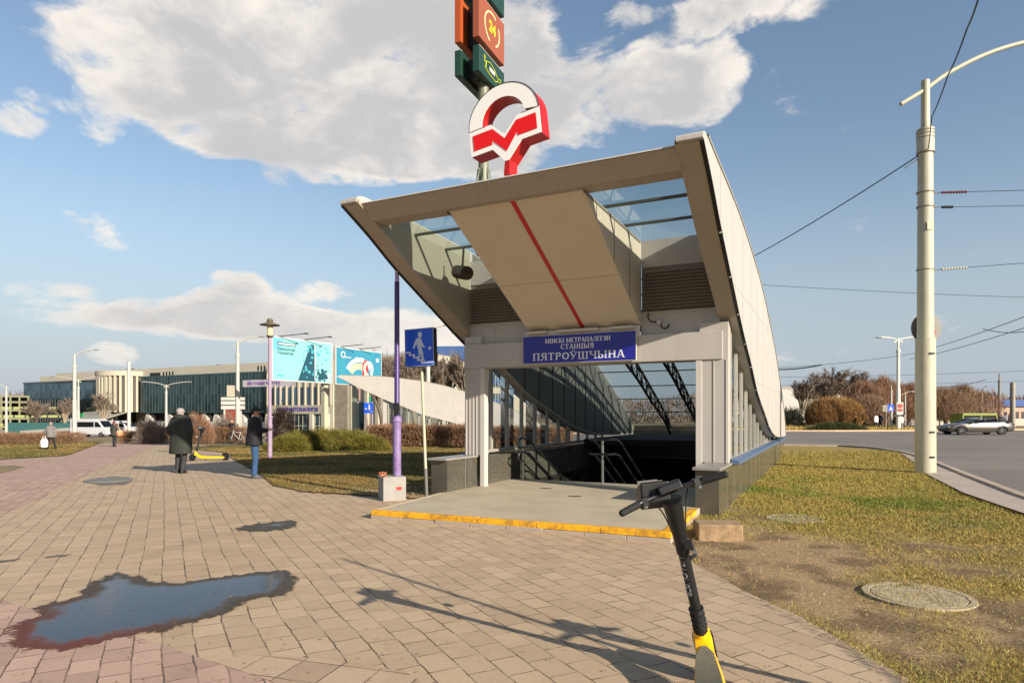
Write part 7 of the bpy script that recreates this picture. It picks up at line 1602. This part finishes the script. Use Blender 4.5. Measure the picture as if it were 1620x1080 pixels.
for x, z, w_ in gh: vs += [(x, -.86 + max(0, .0), .95), (x, -w_ - .06, z - .10 if z > 1.1 else z - .02), (x, -w_ + .1, z), (x, w_ - .1, z), (x, w_ + .06, z - .10 if z > 1.1 else z - .02), (x, .86, .95)]
for i in range(len(gh) - 1):
    for j in range(6): fs_.append((i*6+j, i*6+(j+1) % 6, (i+1)*6+(j+1) % 6, (i+1)*6+j))
fs_ += [tuple(range(6)), tuple(range(len(vs)-6, len(vs)))]
mb = MB(); mb.add(vs, fs_); mb.build('windows', mat('vehicle_glass', '0c0f12', .08), e, smooth=True)
mb = MB(); mb.prism([(-.42, 1.355), (.15, 1.44), (.95, 1.425), (1.5, 1.29), (1.5, 1.26), (.95, 1.395), (.15, 1.41), (-.42, 1.32)], 'y', -.62, .62)
for s in (-1, 1):
    for (xa, xb) in ((.2, .27), (1.12, 1.2)): mb.add([(xa, s*.885, .98), (xb, s*.885, .98), (xb, s*.66, 1.38), (xa, s*.66, 1.38), (xa, s*.86, .98), (xb, s*.86, .98), (xb, s*.64, 1.38), (xa, s*.64, 1.38)], [(0,1,2,3),(4,5,6,7),(0,1,5,4),(1,2,6,5),(2,3,7,6),(3,0,4,7)])
    mb.tube([(-1.15, s*.83, 1.0), (-.4, s*.66, 1.33), (.15, s*.62, 1.41), (.95, s*.62, 1.40), (1.5, s*.66, 1.26), (2.05, s*.8, 1.04)], .03, 6)
mb.build('roof', M_car, e)
for x in (-1.62, 1.42):
    for s in (-1, 1):
        mb = MB(); mb.tube([(x, s*.70, .34), (x, s*.945, .34)], .34, 22); w = mb.build('tyre', M_rubber, e, smooth=True)
        mb = MB(); mb.tube([(x, s*.94, .34), (x, s*.952, .34)], .25, 20, cap=False); 
        for k in range(7): t = k * 2*math.pi/7; mb.tube([(x, s*.955, .34), (x + .24*math.cos(t), s*.955, .34 + .24*math.sin(t))], .018, 5)
        mb.build('rim', M_steel, w)
        mb = MB(); mb.tube([(x + .40*math.cos(t), s*.935, .35 + .40*math.sin(t)) for t in np.linspace(-.25, math.pi + .25, 15)], .035, 6); mb.build('wheel_arch', M_black, e)
for s in (-1, 1):
    mb = MB(); mb.ell((2.46, s*.62, .86), (.08, .17, .06), 10, 6); mb.build('tail_light', M_red, e, smooth=True); mb = MB(); mb.ell((-2.40, s*.55, .66), (.12, .16, .06), 10, 6); mb.build('headlight', M_white, e, smooth=True)
    mb = MB(); mb.ell((-.85, s*.98, 1.02), (.10, .08, .06), 10, 6); mb.build('mirror', M_car, e, smooth=True)
# bus
c = at(1540, 66); e = empty('minibus', c, R(4), 'small green and yellow minibus half hidden behind the silver car', 'bus'); e.scale = (.58, .7, .64)
mb = MB(); mb.b2(-3.2, 3.2, -1.25, 1.25, .35, 1.2); mb.b2(-3.2, 3.2, -1.22, 1.22, 2.25, 2.7); mb.build('body', mat('bus_lime', '6d7520', .4), e, bevel=.1)
mb = MB(); mb.b2(-3.15, 3.15, -1.2, 1.2, 1.19, 2.26); mb.build('window_band', mat('vehicle_glass', '0c0f12', .08), e)
for x in (-3.2, .1, 3.0): MB().b2(x, x + .22, -1.24, 1.24, 1.18, 2.3).build('pillar', mat('bus_lime', '6d7520', .4), e)
for x in (-2.1, 2.0):
    mb = MB(); mb.tube([(x, -1.27, .48), (x, -1.0, .48)], .47, 18); mb.build('wheel', M_rubber, e, smooth=True)
